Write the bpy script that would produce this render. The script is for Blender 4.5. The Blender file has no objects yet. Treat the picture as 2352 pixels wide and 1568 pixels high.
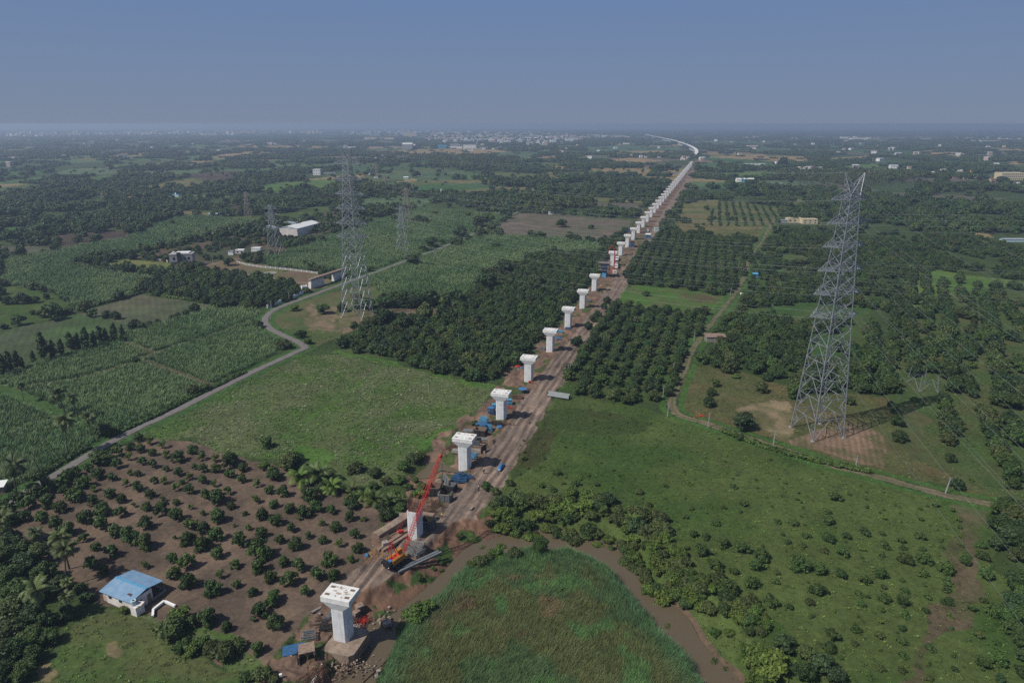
import bpy, bmesh, math, random
import numpy as np
from mathutils import Vector, Matrix, Euler

R = math.radians
random.seed(7)
rng = np.random.default_rng(11)
sc = bpy.context.scene
COL = sc.collection

# ------------------------------------------------------------------ camera
H = 98.0
PITCH = math.atan((784 - 285) / 1568.0)
cam_d = bpy.data.cameras.new("camera")
cam = bpy.data.objects.new("camera", cam_d)
COL.objects.link(cam)
cam.location = (0, 0, H)
cam.rotation_euler = (R(90) - PITCH, 0, 0)
cam_d.sensor_width = 36.0
cam_d.lens = 24.0
cam_d.clip_start = 0.5
cam_d.clip_end = 200000.0
sc.camera = cam

# ------------------------------------------------------------------ sky and sun
SUN_EL = R(50)
SUN_DIR = Vector((-0.883 * math.cos(SUN_EL), -0.469 * math.cos(SUN_EL), math.sin(SUN_EL))).normalized()
world = bpy.data.worlds.new("World")
sc.world = world
world.use_nodes = True
wn = world.node_tree
wn.nodes.clear()
wo = wn.nodes.new("ShaderNodeOutputWorld")
wb = wn.nodes.new("ShaderNodeBackground")
ws = wn.nodes.new("ShaderNodeTexSky")
ws.sky_type = 'NISHITA'
ws.sun_disc = False
ws.sun_elevation = SUN_EL
ws.sun_rotation = math.atan2(SUN_DIR.x, SUN_DIR.y)
ws.altitude = 300
ws.air_density = 0.75
ws.dust_density = 1.0
ws.ozone_density = 1.0
wb.inputs[1].default_value = 0.088
# low, hazy part of the sky: the blue-grey band above the horizon blends into the clear sky higher up
wt = wn.nodes.new("ShaderNodeTexCoord"); wz = wn.nodes.new("ShaderNodeSeparateXYZ"); wn.links.new(wt.outputs['Generated'], wz.inputs[0])
wr = wn.nodes.new("ShaderNodeValToRGB"); wr.color_ramp.elements[0].position = 0.0; wr.color_ramp.elements[1].position = .17
wr.color_ramp.elements[0].color = (2.02, 2.50, 3.45, 1); wr.color_ramp.elements[1].color = (1.38, 2.22, 4.05, 1)
we_ = wr.color_ramp.elements.new(.06); we_.color = (1.78, 2.45, 3.75, 1)
wf = wn.nodes.new("ShaderNodeMapRange"); wf.interpolation_type = 'SMOOTHSTEP'
for i_, v_ in enumerate((.12, .55, 0, 1)): wf.inputs[1 + i_].default_value = v_
wm = wn.nodes.new("ShaderNodeMix"); wm.data_type = 'RGBA'
wn.links.new(wz.outputs[2], wr.inputs[0]); wn.links.new(wz.outputs[2], wf.inputs[0]); wn.links.new(wf.outputs[0], wm.inputs[0])
wn.links.new(wr.outputs[0], wm.inputs[6]); wn.links.new(ws.outputs[0], wm.inputs[7]); wn.links.new(wm.outputs[2], wb.inputs[0])
wn.links.new(wb.outputs[0], wo.inputs[0])

sun_d = bpy.data.lights.new("sun", 'SUN')
sun_d.energy = 3.7
sun_d.angle = R(0.55)
sun_d.color = (1.0, 0.95, 0.84)
sun = bpy.data.objects.new("sun", sun_d)
COL.objects.link(sun)
sun.rotation_euler = (-SUN_DIR).to_track_quat('-Z', 'Y').to_euler()
sun.location = (-100, -50, 300)

sc.view_settings.view_transform = 'Standard'
sc.view_settings.look = 'None'
sc.view_settings.gamma = 1.0
sc.view_settings.exposure = 0.2
sc.render.engine = 'CYCLES'
sc.cycles.use_denoising = False
sc.cycles.max_bounces = 5
sc.cycles.diffuse_bounces = 2
sc.cycles.glossy_bounces = 2
sc.cycles.transmission_bounces = 2
sc.cycles.volume_bounces = 0
sc.cycles.transparent_max_bounces = 4

# ------------------------------------------------------------------ survey: photograph point -> point on the real ground
F = 1568.0
CP, SP = math.cos(PITCH), math.sin(PITCH)
RE2 = 2 * 6.371e6 * 1.15
def drop(x, y):
    return -(x * x + y * y) / RE2
def g(x, y, z=0.0):
    v = (784 - y) / F; u = (x - 1176) / F
    dy = CP + v * SP; dz = -SP + v * CP
    if dz > -0.0045: dz = -0.0045
    t = (z - H) / dz
    return (u * t, dy * t)
TL = {1: (0, 280, 2.8), 2: (840, 280, 2.8), 3: (1680, 280, 2.7703), 4: (0, 720, 2.8), 5: (840, 720, 2.8),
      6: (1680, 720, 2.7703), 7: (0, 1126, 2.8), 8: (840, 1126, 2.8), 9: (1680, 1126, 2.7703),
      10: (680, 1380, 5.123), 11: (900, 1100, 4.9), 12: (1060, 920, 6.03), 13: (1400, 580, 7.84),
      14: (220, 1380, 9.8), 20: (0, 300, 5.88), 21: (400, 300, 5.88), 22: (840, 300, 5.88),
      23: (1240, 300, 5.88), 24: (1560, 300, 8.71), 25: (380, 540, 4.9), 26: (1900, 360, 3.739), 27: (0, 900, 4.356),
      0: (0, 0, 1 / .93)}
def px(t, x, y):
    o = TL[t]
    if t == 0: return (x, y)
    return ((o[0] + x / o[2]) * .93, (o[1] + y / o[2]) * .93)
def G(t, x, y, z=0.0):
    return g(*px(t, x, y), z)
def poly(t, pts, z=0.0):
    return np.array([G(t, a, b, z) for a, b in pts])
def depth(X, Y, Z=0):
    return Y * CP - (Z - H) * SP
def pxm(X, Y, Z=0):          # metres per photograph pixel (2352 wide) at a point
    return depth(X, Y, Z) / F
def plane_hit(t, x, y, org, az):     # point where the sight line meets the upright plane through org along az
    X, Y = px(t, x, y)
    v = (784 - Y) / F; u = (X - 1176) / F
    d = Vector((u, CP + v * SP, -SP + v * CP))
    n = Vector((az[1], -az[0], 0))
    o = Vector((0, 0, H))
    k = (Vector(org) - o).dot(n) / d.dot(n)
    return o + d * k

# ------------------------------------------------------------------ numpy noise
_perm = rng.random((256, 256)).astype(np.float32)
def vnoise(x, y):
    xi = np.floor(x).astype(np.int64); yi = np.floor(y).astype(np.int64)
    fx = x - xi; fy = y - yi
    fx = fx * fx * (3 - 2 * fx); fy = fy * fy * (3 - 2 * fy)
    a = _perm[xi & 255, yi & 255]; b = _perm[(xi + 1) & 255, yi & 255]
    c = _perm[xi & 255, (yi + 1) & 255]; d = _perm[(xi + 1) & 255, (yi + 1) & 255]
    return (a * (1 - fx) + b * fx) * (1 - fy) + (c * (1 - fx) + d * fx) * fy
def fbm(x, y, s, o=4):
    r = 0; a = 0.5; t = 0
    x = x / s + 13.7; y = y / s + 71.3
    for i in range(o):
        r = r + a * vnoise(x, y); t += a
        a *= 0.5; x = x * 2.03 + 17.1; y = y * 2.03 + 5.9
    return r / t
def sstep(a, b, x):
    t = np.clip((x - a) / (b - a), 0, 1)
    return t * t * (3 - 2 * t)
def inside(P, x, y):
    P = np.asarray(P)
    m = np.zeros(len(x), bool)
    x0, y0 = P.min(0) ; x1, y1 = P.max(0)
    sel = np.nonzero((x >= x0) & (x <= x1) & (y >= y0) & (y <= y1))[0]
    if len(sel) == 0: return m
    xs = x[sel]; ys = y[sel]; r = np.zeros(len(sel), bool)
    n = len(P); j = n - 1
    for i in range(n):
        xi, yi = P[i]; xj, yj = P[j]
        if yi != yj:
            c = ((yi > ys) != (yj > ys)) & (xs < (xj - xi) * (ys - yi) / (yj - yi) + xi)
            r ^= c
        j = i
    m[sel] = r
    return m
def pldist(P, x, y, maxd=30, closed=False):
    P = np.asarray(P)
    d = np.full(len(x), 1e6)
    x0, y0 = P.min(0) - maxd; x1, y1 = P.max(0) + maxd
    sel = np.nonzero((x >= x0) & (x <= x1) & (y >= y0) & (y <= y1))[0]
    if len(sel) == 0: return d
    xs = x[sel]; ys = y[sel]; dd = np.full(len(sel), 1e6)
    Q = list(P) + ([P[0]] if closed else [])
    for a, b in zip(Q[:-1], Q[1:]):
        ex, ey = b - a
        L = ex * ex + ey * ey + 1e-9
        t = np.clip(((xs - a[0]) * ex + (ys - a[1]) * ey) / L, 0, 1)
        dd = np.minimum(dd, np.hypot(xs - a[0] - t * ex, ys - a[1] - t * ey))
    d[sel] = dd
    return d
def smooth_line(P, n=2):
    P = [np.array(p, float) for p in P]
    for _ in range(n):
        Q = [P[0]]
        for a, b in zip(P[:-1], P[1:]):
            Q += [a * .75 + b * .25, a * .25 + b * .75]
        Q.append(P[-1]); P = Q
    return np.array(P)

# ------------------------------------------------------------------ lie of the land
WZ = -3.2
river_outer = [(0, 800, 1600)] + []
RIVER = np.vstack([
    poly(8, [(-160, 1980), (-20, 1760), (60, 1640), (150, 1480), (215, 1400), (232, 1290), (215, 1190), (250, 1130), (330, 1110), (400, 1060), (480, 1000), (570, 930), (640, 870), (720, 790),
             (790, 710), (850, 650), (920, 605), (985, 590), (1080, 560), (1200, 545), (1330, 530), (1430, 530), (1500, 520), (1560, 535), (1620, 560),
             (1700, 580), (1790, 585), (1860, 610), (1920, 650), (1980, 700), (2040, 770), (2110, 870), (2180, 950), (2300, 1020), (2352, 1060)], WZ),
    poly(9, [(60, 1110), (130, 1240), (220, 1360), (290, 1420), (370, 1490), (430, 1560), (480, 1660), (620, 1950)], WZ),
    poly(9, [(400, 1950), (200, 1660), (150, 1560), (110, 1500), (60, 1420), (0, 1330)], WZ),
    poly(8, [(2270, 1300), (2200, 1220), (2140, 1130), (2070, 1060), (2020, 980), (1950, 910), (1860, 810), (1750, 740), (1660, 705),
             (1570, 680), (1480, 690), (1330, 670), (1240, 680), (1140, 715), (1020, 740), (900, 760), (840, 800), (760, 880), (700, 960), (640, 1030), (560, 1090),
             (470, 1160), (410, 1230), (370, 1330), (300, 1460), (230, 1600), (190, 1700), (60, 1980)], WZ)])
POND = poly(11, [(590, 400), (640, 340), (760, 250), (830, 200), (900, 190), (1000, 240), (1130, 290), (1140, 330), (1040, 320), (930, 300), (880, 330), (840, 380), (740, 400)], -0.9)
PITP = poly(10, [(1010, 900), (1130, 800), (1230, 700), (1380, 760), (1537, 900), (1500, 1100), (1300, 1300), (1130, 1450), (1020, 1568), (700, 1568), (690, 1420), (760, 1300), (940, 1260), (1000, 1180), (1120, 1050), (1190, 940), (1180, 880), (1060, 850)], -1.5)
PIER = [(-33.84, 113.08), (-24.1, 148.27), (-14.03, 183.57), (-3.65, 218.78), (6.81, 256.1), (17.37, 293.6), (28.47, 331.96), (39.6, 370.0),
        (50.88, 410.9), (62.1, 451.0), (73.2, 489.9), (85.08, 530.0)]
for k in range(31):
    PIER.append((85.08 + 11.5 * (k + 1), 530.0 + 38.75 * (k + 1)))
TDIR = np.array([.2765, .961]); TDIR /= np.linalg.norm(TDIR)
ADIR = np.array([TDIR[1], -TDIR[0]])
TRACK = smooth_line(poly(0, [(808, 1362), (850, 1328), (965, 1255), (1050, 1185), (1110, 1110), (1170, 1020), (1222, 940), (1282, 850), (1340, 770), (1385, 705), (1432, 640), (1482, 570), (1530, 490), (1565, 440), (1592, 392)]))
ROAD = smooth_line(poly(0, [(-60, 1205), (0, 1168), (60, 1130), (140, 1085), (220, 1035), (300, 990), (400, 945), (520, 885), (600, 845), (660, 818), (692, 803), (703, 800), (697, 793), (684, 786), (650, 770), (622, 757), (610, 744), (608, 735), (614, 722), (640, 706), (700, 685), (765, 660), (850, 630), (930, 600), (1000, 575), (1060, 550), (1110, 525), (1160, 500), (1190, 487)]), 1)
LANE = smooth_line(poly(0, [(1828, 450), (1800, 465), (1790, 490), (1775, 505), (1758, 545), (1730, 580), (1712, 620), (1700, 660), (1660, 710), (1620, 760), (1590, 800), (1570, 850), (1550, 900), (1540, 935), (1560, 955), (1620, 970), (1700, 1000), (1800, 1032), (1900, 1065), (2000, 1090), (2100, 1118), (2200, 1143), (2278, 1158)]))
DRIVE1 = smooth_line(poly(1, [(1230, 1100), (1400, 1060), (1560, 1020), (1680, 1000)]))
DRIVE2 = smooth_line(poly(1, [(1400, 1055), (1450, 1090), (1700, 1112), (1900, 1150), (2100, 1172), (2260, 1200)]))
def height(x, y):
    x = np.atleast_1d(np.asarray(x, float)); y = np.atleast_1d(np.asarray(y, float))
    z = np.zeros(len(x))
    near = np.nonzero((y < 620) & (y > 50) & (np.abs(x) < 420))[0]
    xn = x[near]; yn = y[near]
    zn = (fbm(xn, yn, 23) - .5) * 0.5 + (fbm(xn, yn, 3.1, 3) - .5) * 0.22
    cor = inside(CORR, xn, yn)
    # haul road ruts and heaped spoil
    d = pldist(TRACK, xn, yn, 14)
    lat = (xn * ADIR[0] + yn * ADIR[1])
    rut = np.sin(lat * 2.3 + 3 * fbm(xn, yn, 14, 2)) * .30 * sstep(6.5, 4.0, d) * (.35 + 1.1 * fbm(xn, yn, 6, 2))
    rough = (fbm(xn, yn, 2.3, 4) - .5) * 1.9 * sstep(2.5, 6, d)
    zn = np.where(cor, zn * .4 + rut + rough, zn + rut)
    bank = sstep(1.6, 0.0, np.abs(d - 6.8)) * .45 * fbm(xn, yn, 4, 3)
    zn += bank
    # pond
    pin = inside(POND, xn, yn); pd = pldist(POND, xn, yn, 6, True)
    zn = np.where(pin, -1.3, zn * sstep(0, 2.5, pd) - .9 * sstep(3.2, 0, pd))
    # river channel
    rin = inside(RIVER, xn, yn); rd = pldist(RIVER, xn, yn, 16, True)
    rd = rd + (fbm(xn, yn, 3.0, 3) - .5) * 2.4 * sstep(0, 3, rd)
    side = inside(ISLE, xn, yn)
    wid = np.where(side, 3.0, 6.5)
    k = np.clip(1 - rd / wid, 0, 1)
    k = np.where(side, k ** 1.3, k ** .8)
    zb = WZ * 1.12 * k + zn * (1 - k) + (fbm(xn, yn, 2.2, 3) - .5) * 1.1 * k * (1 - k) * 4 * .5
    zn = np.where(rin, -4.3, np.minimum(zn + .0, zb))
    # scoured pit beside the first pier footing
    pi2 = inside(PITP, xn, yn); pdd = pldist(PITP, xn, yn, 6, True)
    zn = np.where(pi2 & ~rin, np.minimum(zn, -2.7 + (fbm(xn, yn, 2.0, 3) - .5) * 1.6), zn)
    zn = np.where(~pi2 & (pdd < 2), np.minimum(zn, -2.7 + 2.7 * sstep(0, 1.8, pdd + (fbm(xn, yn, 2.2, 3) - .5) * 1.2) + .0), zn)
    fx = xn - PIER[0][0]; fy = yn - PIER[0][1]
    a = fx * ADIR[0] + fy * ADIR[1]; b = fx * TDIR[0] + fy * TDIR[1]
    foot = (a > -2.4) & (a < 4.6) & (b > -5.2) & (b < 3.6)
    zn = np.where(foot, np.minimum(zn, -.5), zn)
    z[near] = zn
    return z + drop(x, y)
def hz(x, y):
    return float(height([x], [y])[0])
CORR = poly(0, [(590, 1568), (600, 1540), (655, 1475), (745, 1385), (800, 1330), (830, 1290), (860, 1240), (895, 1195), (925, 1160), (940, 1100), (1000, 1005), (1090, 945), (1125, 905), (1165, 852), (1235, 785), (1295, 735), (1340, 683), (1372, 640), (1388, 605), (1428, 553), (1466, 505), (1505, 462), (1545, 420), (1580, 388), (1604, 380), (1570, 440), (1545, 480), (1506, 540), (1445, 600), (1425, 650), (1378, 700), (1325, 770), (1292, 830), (1252, 900), (1215, 970), (1172, 1040), (1132, 1110), (1112, 1170), (1100, 1250), (1000, 1330), (900, 1400), (870, 1450), (800, 1568)])
ISLE = np.vstack([poly(8, [(220, 1650), (230, 1600), (300, 1460), (370, 1330), (410, 1230), (470, 1160), (560, 1090), (640, 1030), (700, 960), (760, 880), (840, 800), (900, 760), (1020, 740), (1140, 715), (1240, 680), (1330, 670), (1480, 690), (1570, 680), (1660, 705), (1750, 740), (1860, 810), (1950, 910), (2020, 980), (2070, 1060), (2140, 1130), (2200, 1220), (2270, 1300)], WZ),
                  poly(9, [(0, 1330), (60, 1420), (110, 1500), (150, 1560), (200, 1660)], WZ), np.array([[30, 60], [-35, 60]])])
# ------------------------------------------------------------------ land cover (what grows or lies where)
C_WOOD = ((.030, .052, .018), (.052, .074, .025))
C_CANE = ((.050, .090, .038), (.080, .118, .054))
C_GREEN = ((.042, .094, .028), (.070, .115, .040))
C_BRIGHT = ((.062, .120, .024), (.095, .135, .036))
C_MEAD = ((.041, .073, .018), (.066, .090, .027))
C_DRY = ((.085, .100, .035), (.140, .120, .050))
C_TAN = ((.270, .190, .095), (.200, .150, .075))
C_SOIL = ((.120, .076, .052), (.085, .058, .042))
C_PINK = ((.190, .120, .085), (.130, .090, .060))
C_FALL = ((.095, .085, .065), (.075, .080, .050))
C_DARK = ((.055, .040, .032), (.075, .055, .042))
C_GARD = ((.050, .060, .028), (.095, .068, .045))
C_ISLE = ((.040, .066, .030), (.062, .080, .036))
C_WEED = ((.058, .098, .026), (.088, .108, .046))
C_CORR = ((.170, .112, .080), (.125, .086, .064))
LAND = []     # (polygon, colours, patch size, ragged edge, class)
def land(P, col, s=14, edge=1.5, cls=''):
    LAND.append((np.asarray(P), col, s, edge, cls))
# fields far to the left
for pts, c in [
    ([(0, 470), (280, 438), (420, 445), (280, 462), (100, 485), (0, 490)], C_GREEN), ([(420, 470), (700, 430), (880, 418), (860, 450), (780, 485), (500, 484)], C_GREEN),
    ([(320, 522), (580, 503), (530, 548), (400, 556)], C_GREEN), ([(500, 318), (640, 300), (700, 312), (640, 332)], C_DRY), ([(740, 370), (990, 345), (980, 372), (840, 380)], C_GREEN),
    ([(430, 243), (540, 233), (500, 247)], C_GREEN), ([(0, 255), (180, 250), (240, 262), (60, 268)], C_DRY), ([(950, 512), (1370, 440), (1600, 432), (1560, 480), (1400, 522), (1150, 530)], C_DRY), ([(1200, 424), (1500, 404), (1660, 398), (1600, 462), (1450, 470), (1300, 440)], C_DARK),
    ([(1760, 510), (1950, 478), (2352, 450), (2352, 522), (2000, 535), (1800, 536)], C_BRIGHT), ([(1600, 565), (1900, 536), (2200, 520), (1860, 566), (1640, 584)], C_GREEN),
    ([(1820, 385), (2352, 340), (2340, 384), (1900, 402)], C_GREEN), ([(1480, 290), (1700, 262), (1900, 270), (1800, 292), (1560, 314)], C_TAN), ([(1600, 236), (2050, 222), (2300, 232), (1900, 250)], C_TAN),
    ([(2100, 458), (2352, 430), (2560, 425), (2480, 450), (2150, 462)], C_TAN), ([(800, 694), (1200, 674), (1600, 690), (1560, 708), (1000, 698)], C_DRY), ([(2030, 592), (2352, 580), (2352, 606), (2150, 624)], C_DARK),
    ([(250, 880), (500, 830), (900, 806), (870, 856), (600, 905), (430, 932), (330, 915)], C_DARK), ([(400, 785), (500, 756), (620, 780), (480, 822)], C_DARK), ([(0, 790), (200, 786), (330, 820), (100, 842), (0, 852)], C_GREEN),
    ([(0, 922), (250, 926), (470, 930), (380, 984), (200, 990), (60, 972), (0, 968)], C_FALL), ([(0, 596), (150, 600), (80, 642), (0, 648)], C_DRY), ([(1500, 640), (1720, 640), (1700, 690), (1620, 690)], C_DARK),
    ([(1200, 300), (1400, 285), (1500, 300), (1300, 325)], C_GREEN), ([(600, 610), (760, 606), (700, 640), (560, 640)], C_FALL), ([(820, 640), (1100, 610), (1200, 625), (900, 660)], C_DRY), ([(1120, 230), (1500, 215), (1560, 226), (1250, 244)], C_GREEN),
    ([(1480, 715), (1860, 705), (2230, 640), (2352, 640), (2352, 700), (2230, 760), (1900, 750), (1700, 735)], C_MEAD), ([(1560, 860), (1860, 800), (1900, 870), (1700, 900), (1560, 900)], C_GREEN)]:
    land(poly(1, pts), c, 30, 4, 'field')
for pts, c in [
    ([(290, 422), (650, 396), (860, 398), (1050, 430), (900, 452), (620, 462), (250, 452)], C_CANE), ([(300, 487), (480, 455), (530, 453), (500, 474), (380, 492)], C_TAN), ([(0, 500), (300, 480), (500, 474), (420, 512), (100, 512)], C_CANE),
    ([(120, 268), (440, 252), (900, 240), (1180, 262), (1100, 294), (500, 282), (430, 275)], C_TAN), ([(1060, 272), (1500, 255), (1400, 285), (1280, 312), (1050, 302)], C_CANE), ([(1270, 322), (1420, 306), (1560, 325), (1380, 334)], C_TAN),
    ([(1830, 322), (2000, 306), (2260, 325), (2120, 337)], C_TAN), ([(1220, 372), (1500, 364), (1640, 386), (1500, 392)], C_TAN), ([(1560, 424), (1800, 392), (1790, 422), (1650, 434)], C_BRIGHT), ([(1770, 397), (1850, 386), (1840, 402)], C_TAN),
    ([(1200, 450), (1450, 408), (1520, 400), (1480, 444), (1300, 456)], C_DRY), ([(1600, 240), (1900, 222), (2352, 228), (2352, 262), (1800, 264)], C_CANE), ([(730, 545), (1090, 506), (1390, 518), (1380, 566), (950, 562)], C_DRY),
    ([(850, 425), (1050, 440), (1100, 450), (860, 462)], C_BRIGHT), ([(560, 300), (760, 320), (600, 350), (500, 330)], C_GREEN), ([(640, 330), (860, 345), (700, 372)], C_GREEN), ([(1550, 300), (1900, 296), (1800, 316), (1600, 318)], C_CANE),
    ([(1880, 262), (2200, 258), (2352, 268), (2100, 276)], C_TAN), ([(1440, 592), (1450, 566), (1900, 590), (2150, 618), (1760, 612)], C_DRY), ([(1740, 640), (1760, 612), (2130, 624), (2080, 692), (1980, 684), (1790, 650)], C_FALL),
    ([(130, 645), (120, 600), (400, 576), (680, 590), (560, 642), (400, 664)], C_CANE), ([(200, 200), (500, 196), (620, 206), (300, 214)], C_GREEN),
    ([(560, 460), (860, 462), (1100, 456), (1050, 480), (700, 490)], C_DRY)]:
    land(poly(2, pts), c, 30, 4, 'field')
for pts, c in [
    ([(180, 300), (420, 286), (860, 295), (880, 322), (700, 334), (520, 318)], C_TAN), ([(950, 312), (1340, 286), (1200, 322), (1050, 334)], C_TAN), ([(1620, 272), (1850, 262), (2000, 275), (1850, 294)], C_TAN),
    ([(1030, 364), (1330, 342), (1380, 367), (1180, 374)], C_BRIGHT), ([(1070, 378), (1330, 372), (1660, 390), (1640, 414), (1300, 420), (1150, 394)], C_MEAD), ([(180, 404), (560, 408), (620, 422), (540, 454), (400, 444), (220, 416)], C_BRIGHT),
    ([(210, 476), (510, 480), (500, 504), (280, 494)], C_GREEN), ([(150, 240), (700, 236), (900, 246), (400, 258)], C_CANE), ([(1700, 320), (2000, 330), (1900, 350), (1720, 346)], C_GREEN), ([(2100, 240), (2352, 244), (2352, 256), (2150, 252)], C_TAN), ([(1000, 250), (1500, 256), (1300, 270)], C_GREEN),
    ([(2250, 330), (2352, 325), (2352, 350), (2270, 350)], C_TAN), ([(100, 330), (400, 340), (700, 350), (620, 366), (180, 362)], C_GREEN),
    ([(150, 770), (260, 600), (400, 602), (690, 642), (690, 682), (640, 765), (400, 775)], ((.060, .085, .028), (.105, .100, .042))), ([(0, 625), (160, 588), (260, 596), (150, 770), (0, 700)], C_DRY),
    ([(0, 700), (160, 692), (250, 744), (600, 782), (600, 822), (520, 862), (400, 850), (120, 822), (0, 842), (-40, 790)], ((.085, .092, .034), (.125, .105, .045))),
    ([(1640, 1120), (1720, 1072), (2000, 1105), (2352, 1155), (2600, 1180), (2600, 1700), (1500, 1700), (1480, 1200)], C_BRIGHT), ([(760, 590), (840, 585), (850, 620), (740, 640)], C_DRY),
    ([(2020, 820), (2100, 830), (2130, 850), (2000, 850)], C_TAN)]:
    land(poly(3, pts), c, 22, 3, 'field' if c is not C_BRIGHT else 'grassy')
# cane and farm plots nearer by
land(poly(1, [(0, 1010), (290, 968), (480, 930), (870, 860), (1110, 760), (1250, 708), (1500, 718), (1860, 752), (1700, 805), (1400, 872), (1150, 922), (900, 972), (850, 962), (520, 1040), (700, 1085), (1080, 1135), (1160, 1150), (980, 1185), (950, 1250), (600, 1345), (520, 1362), (430, 1310), (380, 1250), (200, 1200), (0, 1190)]), C_CANE, 25, 2, 'cane')
land(poly(2, [(-652, 1012), (-390, 960), (-50, 850), (200, 760), (400, 700), (540, 650), (900, 690), (1200, 690), (1080, 762), (860, 862), (540, 985), (190, 1108), (40, 1160), (-40, 1130), (-160, 1080), (-300, 1090), (-500, 1055)]), C_CANE, 25, 2, 'cane')
land(poly(2, [(190, 1125), (540, 1002), (1000, 840), (1500, 862), (1810, 900), (1840, 945), (1780, 970), (1560, 965), (1400, 992), (1250, 1045), (1080, 1100), (940, 1155), (910, 1285), (700, 1295), (500, 1275), (200, 1255), (100, 1200)]), C_CANE, 25, 2, 'cane')
land(poly(2, [(990, 832), (1240, 690), (1500, 700), (2040, 740), (1900, 862), (1820, 892), (1500, 862)]), ((.120, .098, .076), (.092, .088, .060)), 30, 1.5, 'fallow')
land(poly(1, [(720, 1040), (870, 1008), (1180, 1030), (1210, 1092), (1160, 1112), (1080, 1102), (850, 1072)]), ((.14, .14, .045), (.10, .12, .035)), 12, 1, '')
land(poly(1, [(870, 1000), (1000, 970), (1400, 880), (1860, 762), (1900, 830), (2352, 640), (2352, 800), (2100, 880), (1980, 940), (1950, 985), (1690, 1012), (1640, 1030), (1560, 1025), (1440, 1062), (1380, 1050), (1320, 1032), (1190, 1000)]), C_GARD, 18, 3, 'garden')
land(poly(1, [(1210, 1100), (1290, 1080), (1400, 1050), (1560, 1012), (1700, 1020), (1900, 1065), (2100, 1090), (2200, 1110), (2330, 1180), (2100, 1230), (2050, 1200), (1840, 1150), (1640, 1125), (1440, 1115)]), ((.135, .095, .062), (.10, .11, .045)), 14, 2, 'yard')
land(poly(1, [(1230, 1080), (1330, 1065), (1380, 1050), (1420, 1065), (1380, 1110), (1220, 1130)]), C_PINK, 10, 2, '')
land(poly(4, [(0, 600), (280, 490), (460, 432), (860, 292), (1100, 232), (1400, 130), (1750, 118), (1830, 150), (1870, 250), (1920, 330), (1925, 400), (1850, 462), (1480, 642), (1400, 700), (1250, 762), (880, 962), (700, 1045), (560, 1102), (280, 1262), (100, 1352), (-120, 1400), (-200, 600)]), C_CANE, 22, 1.5, 'cane')
land(poly(4, [(-100, 310), (0, 300), (160, 240), (500, 160), (560, 160), (720, 200), (960, 252), (860, 292), (460, 430), (280, 400), (60, 330)]), ((.05, .085, .03), (.06, .075, .04)), 18, 1.5, 'low')
land(poly(4, [(550, 152), (960, 20), (1440, 90), (1380, 150), (1120, 230), (960, 252), (720, 192)]), ((.085, .085, .052), (.07, .085, .045)), 18, 1.5, 'low')
land(poly(4, [(-100, 320), (0, 312), (280, 402), (180, 502), (0, 590), (-100, 600)]), ((.07, .078, .045), (.055, .075, .035)), 18, 1.5, 'low')
land(poly(1, [(0, 1190), (200, 1210), (380, 1255), (430, 1310), (520, 1362), (380, 1400), (160, 1460), (0, 1500)]), C_MEAD, 16, 3, 'grassy')
# rough field between the lane and the orchard
land(poly(0, [(700, 812), (850, 815), (1000, 862), (1128, 884), (1135, 912), (1100, 945), (1060, 975), (1010, 1000), (985, 1020), (955, 1050), (930, 1062), (915, 1100), (880, 1115), (810, 1115), (740, 1090), (700, 1070), (650, 1055), (560, 1050), (500, 1045), (430, 1012), (340, 1008), (300, 1005), (420, 950), (560, 884), (660, 828)]), C_WEED, 12, 2.5, 'weeds')
for pts, r in [([(340, 470), (160, 620), (0, 730), (-260, 900), (-400, 1010)], 2.2), ([(-60, 420), (340, 470), (640, 560), (900, 635), (1060, 655)], 2.4), ([(1080, 740), (960, 830), (860, 900), (700, 985), (560, 1070)], 3.0), ([(-350, 1130), (-200, 1120), (-60, 1160)], 4)]:
    land(np.vstack([smooth_line(poly(5, pts)) + [0, r], (smooth_line(poly(5, pts)) - [0, r])[::-1]]), ((.052, .112, .022), (.066, .12, .028)), 8, 2.2, 'grassy')
# meadow with scattered bushes on the right bank
land(poly(0, [(1195, 965), (1240, 925), (1320, 915), (1450, 930), (1560, 962), (1700, 1005), (1900, 1070), (2150, 1145), (2290, 1172), (2275, 1300), (2380, 1430), (2500, 1600), (1720, 1660), (1690, 1500), (1600, 1400), (1480, 1290), (1440, 1240), (1300, 1200), (1120, 1180), (1140, 1120), (1170, 1050)]), C_MEAD, 20, 2.5, 'meadow')
land(poly(5, [(1180, 1060), (1250, 960), (1330, 860), (1450, 800), (1700, 830), (1960, 880), (2200, 930), (1900, 980), (1600, 960), (1450, 1100), (1340, 1260), (1230, 1300), (1180, 1180)]), ((.048, .052, .020), (.040, .062, .018)), 12, 5, 'meadow')
for c_, r_ in [((2200, 1010), 200), ((1750, 1430), 90), ((1500, 820), 110)]:
    pass
land(poly(9, [(1500, 1540), (1650, 1200), (1760, 900), (1860, 560), (1880, 370), (1980, 380), (2000, 560), (1960, 760), (2040, 950), (1880, 960), (1900, 1100), (1700, 1250), (1620, 1551)]), ((.062, .068, .028), (.085, .068, .042)), 9, 4, 'meadow')
land(poly(9, [(1880, 365), (2050, 340), (2135, 330), (2130, 420), (2100, 500), (2095, 600), (2050, 700), (2060, 950), (1900, 955), (1870, 830), (1980, 760), (2000, 560), (1990, 440)]), ((.100, .080, .048), (.062, .074, .030)), 8, 3, '')
land(poly(9, [(420, 1600), (430, 1400), (400, 1300), (520, 1180), (380, 1020), (200, 1000), (0, 960), (0, 840), (300, 960), (600, 1100), (760, 1240), (1000, 1500), (1050, 1700), (400, 1700)]), C_MEAD, 10, 3, 'grassy')
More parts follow.
